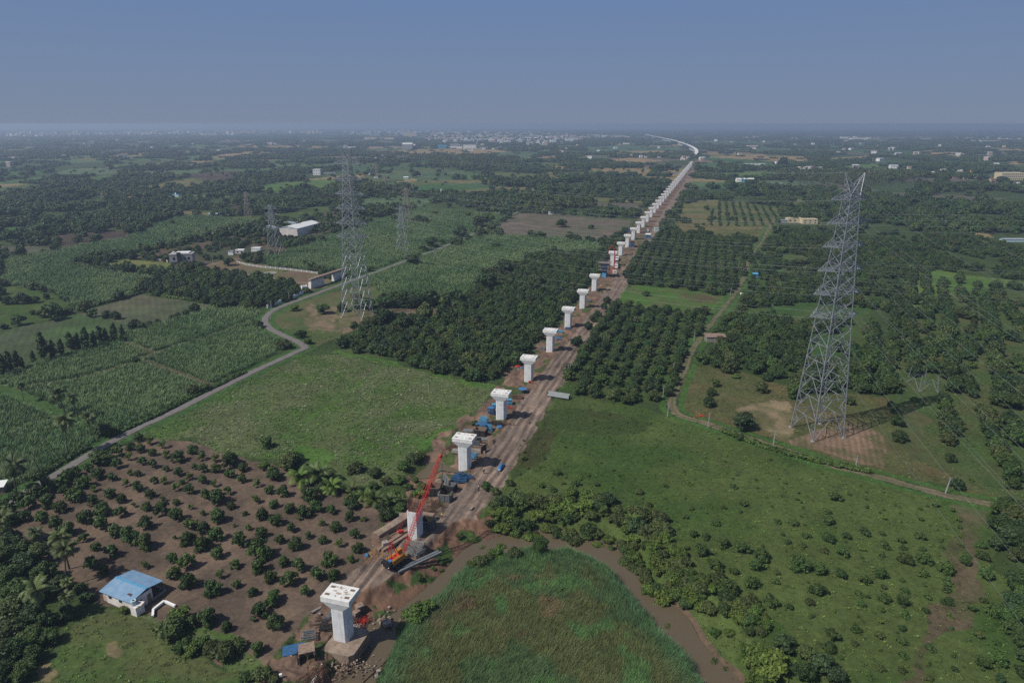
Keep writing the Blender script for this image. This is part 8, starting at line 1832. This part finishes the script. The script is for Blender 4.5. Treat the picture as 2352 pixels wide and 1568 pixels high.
placed(12, 1390, 300, lambda o: (part('disc', MB().cyl((0, 0, 1.6), (0, 0, 1.75), 1.6, 1.6, 20), M['tarp'], o), part('post', MB().cyl((0, 0, 0), (0, 0, 2.2), .2, .2, 8), M['greycon'], o)), 'blue_water_disc', 'round bright blue lid on a post before the fifth pier', 'lid', 0)
placed(5, 1300, 690, longbeams(5, 5.0, .16, .16, 'darksteel', .9, .12, 70, .2), 'steel_beams', 'dark beams lying beside the round blue lid', 'beams', -.25)
placed(5, 1312, 640, lambda o: part('cap', MB().box((0, 0, .5), (1.0, .8, .6)), M['red'], o), 'red_box', 'small red box behind the dark beams', 'box', .3)
placed(5, 1228, 520, tarpf(2.6, 1.6, .6, 'red', 71), 'red_sheet', 'crumpled red sheet left of the fifth pier', 'sheet', .2)
placed(5, 1255, 528, tarpf(1.2, 1.0, .4, 'tarp', 72), 'blue_sheet', 'small blue sheet left of the fifth pier', 'sheet', .4)
placed(5, 1205, 455, blockf(1.8, 1.4, 1.2, 'rock'), 'boulder', 'left pale boulder at the grove edge', 'stone', .2)
placed(5, 1235, 448, blockf(2.0, 1.6, 1.3, 'rock'), 'boulder', 'right pale boulder at the grove edge', 'stone', .8)
placed(5, 1250, 545, pile(12, 2.5, 1.6, .2, .5, 'rock', 73), 'rubble', 'pale rubble left of the fifth pier', 'rubble', 0)['kind'] = 'stuff'
placed(5, 1400, 395, framestack(2.6, 2.0, 1.2, 'greysteel', 74, 2), 'lattice_stack', 'grey frames left of the sixth pier', 'steel frames', A0)
placed(5, 1525, 285, framestack(2.4, 1.8, 1.0, 'sky', 75, 2), 'blue_lattice_stack', 'light blue frames right behind the sixth pier', 'steel frames', A0)
placed(5, 1512, 325, lambda o: part('cross', MB().beam((-1, -2, .2), (1, 2, .3), .4).beam((1, -2, .3), (-1, 2, .5), .4), M['tarp'], o), 'crossed_beams', 'bright blue crossed beams beside the sixth pier', 'beams', 0)
placed(5, 1575, 262, framestack(2.8, 1.6, .8, 'blue', 76, 2), 'blue_lattice_stack', 'blue frames at the foot of the seventh pier', 'steel frames', A0)
placed(5, 1720, 70, framestack(2.6, 3.0, 1.0, 'greysteel', 77, 2), 'lattice_stack', 'grey frames beside the eighth pier', 'steel frames', A0)
placed(13, 660, 1015, longbeams(3, 2.6, .5, .4, 'orange', .8, .3, 78, .3), 'orange_beams', 'orange steel pieces between the ninth and scaffolded piers', 'beams', 1.2)
placed(13, 665, 985, blockf(1.4, 1.1, .8, 'rock'), 'pale_stone', 'white block above the orange pieces', 'block', .1)
placed(13, 435, 1040, tarpf(2.4, 1.4, .6, 'rustpanel', 79), 'pale_sheet', 'pale crumpled sheet left of the ninth pier', 'sheet', .1)
placed(5, 1510, 735, lambda o: (part('plate', MB().box((0, 0, 1.1), (8.5, .3, 2.2), rx=-.9), M['greysteel'], o), part('ribs', MB().box((0, .5, .5), (8.3, .3, .3), rx=-.9).box((0, 1.0, .9), (8.3, .2, .2)).box((-4.2, .4, .7), (.2, 1.6, 1.4)).box((4.2, .4, .7), (.2, 1.6, 1.4)), M['darksteel'], o)), 'formwork_sheet', 'long tipped grey steel trough right of the haul road', 'formwork', A0 - .12)
for k, (t_, a, b, m_) in enumerate([(6, 130, 850, 'red'), (6, 150, 858, 'rust')]):
    placed(t_, a, b, pile(26, 2.6, 1.2, .2, .5, m_, 80 + k), 'brick_rubble', ('red', 'dark')[k] + ' brick rubble beside the dirt lane', 'rubble', 0)['kind'] = 'stuff'
for k, (t_, a, b) in enumerate([(11, 80, 1365), (11, 125, 1320), (11, 160, 1390), (11, 220, 1350)]):
    placed(t_, a, b, lambda o: part('post', MB().beam((0, 0, 0), (0, 0, 1.5), .12), M['yellow'], o), 'marker_post', ('first', 'second', 'third', 'fourth')[k] + ' from left of the thin yellow posts by the crane', 'post', 0, 'thin yellow marker posts')
# spoil heaps along the road
r = random.Random(8)
# ------------------------------------------------------------------ people
def person(t_, a, b, top, trouser, hat, az, stride, label):
    X, Y = G(t_, a, b); o = thing('person', label, 'person', (X, Y, hz(X, Y)), az)
    me = bpy.data.meshes.new('body'); J = {'pel': (0, 0, .93, .135), 'che': (0, .02, 1.25, .165), 'nek': (0, .03, 1.47, .06), 'hed': (0, .05, 1.60, .10), 'top': (0, .05, 1.70, .085),
        'ls': (-.19, 0, 1.38, .065), 'le': (-.26, -.03 - stride * .2, 1.12, .05), 'lh': (-.25, .12 - stride * .3, .90, .038), 'lf': (-.25, .16 - stride * .3, .80, .03), 'rs': (.19, 0, 1.38, .065), 're': (.26, -.03 + stride * .2, 1.12, .05), 'rh': (.25, .12 + stride * .3, .90, .038), 'rf': (.25, .16 + stride * .3, .80, .03),
        'lp': (-.09, 0, .88, .10), 'lk': (-.10, .05 + stride * .3, .48, .065), 'la': (-.10, stride * .5, .08, .045), 'lt': (-.10, .16 + stride * .5, .04, .04), 'rp': (.09, 0, .88, .10), 'rk': (.10, .05 - stride * .25, .48, .065), 'ra': (.10, -stride * .5, .08, .045), 'rt': (.10, .16 - stride * .5, .04, .04)}
    K = list(J); E_ = [('pel', 'che'), ('che', 'nek'), ('nek', 'hed'), ('hed', 'top'), ('che', 'ls'), ('ls', 'le'), ('le', 'lh'), ('lh', 'lf'), ('che', 'rs'), ('rs', 're'), ('re', 'rh'), ('rh', 'rf'), ('pel', 'lp'), ('lp', 'lk'), ('lk', 'la'), ('la', 'lt'), ('pel', 'rp'), ('rp', 'rk'), ('rk', 'ra'), ('ra', 'rt')]
    me.from_pydata([J[k][:3] for k in K], [(K.index(p), K.index(q)) for p, q in E_], []); me.materials.append(M['skin']); bo = link('body', me, o)
    md = bo.modifiers.new('skin', 'SKIN'); md.use_smooth_shade = True; lay = me.skin_vertices[0] if me.skin_vertices else None
    if lay is None:
        bm = bmesh.new(); bm.from_mesh(me); bm.verts.layers.skin.verify(); bm.to_mesh(me); bm.free(); lay = me.skin_vertices[0]
    for i, k in enumerate(K): lay.data[i].radius = (J[k][3],) * 2; lay.data[i].use_root = (k == 'pel')
    s2 = bo.modifiers.new('sub', 'SUBSURF'); s2.levels = 1; s2.render_levels = 1
    def ring(z, w, d, cx=0, cy=0): return [(cx + math.cos(q * .628) * w, cy + math.sin(q * .628) * d, z) for q in range(10)]
    mb = MB(); mb.loft([ring(.86, .18, .145), ring(1.05, .19, .15, 0, .01), ring(1.3, .225, .17, 0, .02), ring(1.42, .17, .12, 0, .02)]); mb.tube([(-.17, 0, 1.38), (-.27, -.03 - stride * .2, 1.12)], [.09, .075], 8); mb.tube([(.17, 0, 1.38), (.27, -.03 + stride * .2, 1.12)], [.09, .075], 8); part('shirt', mb, M[top], o, True)
    mb = MB()
    for s, sg in ((-1, 1), (1, -1)): mb.tube([(s * .09, 0, .95), (s * .1, .05 + sg * stride * .3, .48), (s * .1, sg * stride * .5, .12)], [.13, .09, .07], 8)
    part('trousers', mb, M[trouser], o, True)
    mb = MB(); mb.loft([ring(1.64, .13, .15, 0, .05), ring(1.70, .125, .14, 0, .05), ring(1.76, .09, .1, 0, .05), ring(1.785, .03, .03, 0, .05)]); part('helmet', mb, M[hat], o, True)
person(12, 1262, 800, 'redcloth', 'cloth', 'hivis', 1.2, .35, 'person in dark red walking on the haul road right of the fourth pier')
person(12, 815, 1510, 'redcloth', 'cloth', 'white', .4, .25, 'person in maroon shirt standing on the haul road below the third pier')
person(11, 938, 875, 'hivis', 'cloth', 'hivis', 2.6, .15, 'person in a yellow vest at the road edge near the short pier')
person(11, 1385, 545, 'cloth', 'cloth', 'white', .9, .3, 'person in dark clothes walking up the haul road')

# scattered debris and clods over the corridor
X, Y = grid_pts(-45, 110, 95, 420, 1.05); m = inside(CORR, X, Y) & (pldist(TRACK, X, Y, 12) > 3.6) & (rng.random(len(X)) < .55); X, Y = X[m], Y[m]
def clod(seed):
    bm = bmesh.new(); bmesh.ops.create_icosphere(bm, subdivisions=1, radius=.22); r = random.Random(seed)
    for v in bm.verts: v.co *= r.uniform(.6, 1.2); v.co.z *= .6
    me = bpy.data.meshes.new('a'); bm.to_mesh(me); bm.free(); a = me.attributes.new('lv', 'FLOAT', 'POINT'); a.data.foreach_set('value', [.5] * len(me.vertices)); me.materials.append(M['tint']); return rawobj('a', me)
c_, _ = cover(X, Y); c_ = c_ * rng.uniform(.6, 1.7, (len(X), 1)); pk = rng.random(len(X)) < .05; c_[pk] = [.36, .34, .32]
scatter('earth_clods', np.stack([X, Y, height(X, Y)], 1), rng.random(len(X)) * 6, rng.uniform(.25, 1.0, len(X)) ** 1.5, rng.integers(0, 3, len(X)), [clod(i) for i in range(3)], 'clods and stones strewn over the haul road corridor', 'stones', c_)

# ------------------------------------------------------------------ the hazy air
mb = MB(); mb.box((0, 18000, -16), (86000, 52000, 232)); me = mb.mesh('haze', [])
hm = bpy.data.materials.new('hazy_air'); hm.use_nodes = True; nt = hm.node_tree; nt.nodes.clear(); out = nt.nodes.new('ShaderNodeOutputMaterial'); vp = nt.nodes.new('ShaderNodeVolumePrincipled')
vp.inputs['Color'].default_value = (.60, .74, .96, 1); vp.inputs['Density'].default_value = 2.0e-4; vp.inputs['Anisotropy'].default_value = .25
nt.links.new(vp.outputs[0], out.inputs['Volume']); me.materials.clear(); me.materials.append(hm)
o = link('haze', me); tag(o, 'thin blue haze filling the air over the plain', 'haze', kind='stuff'); o.display_type = 'WIRE'
sc.cycles.volume_max_steps = 64
print('objects', len(sc.objects))
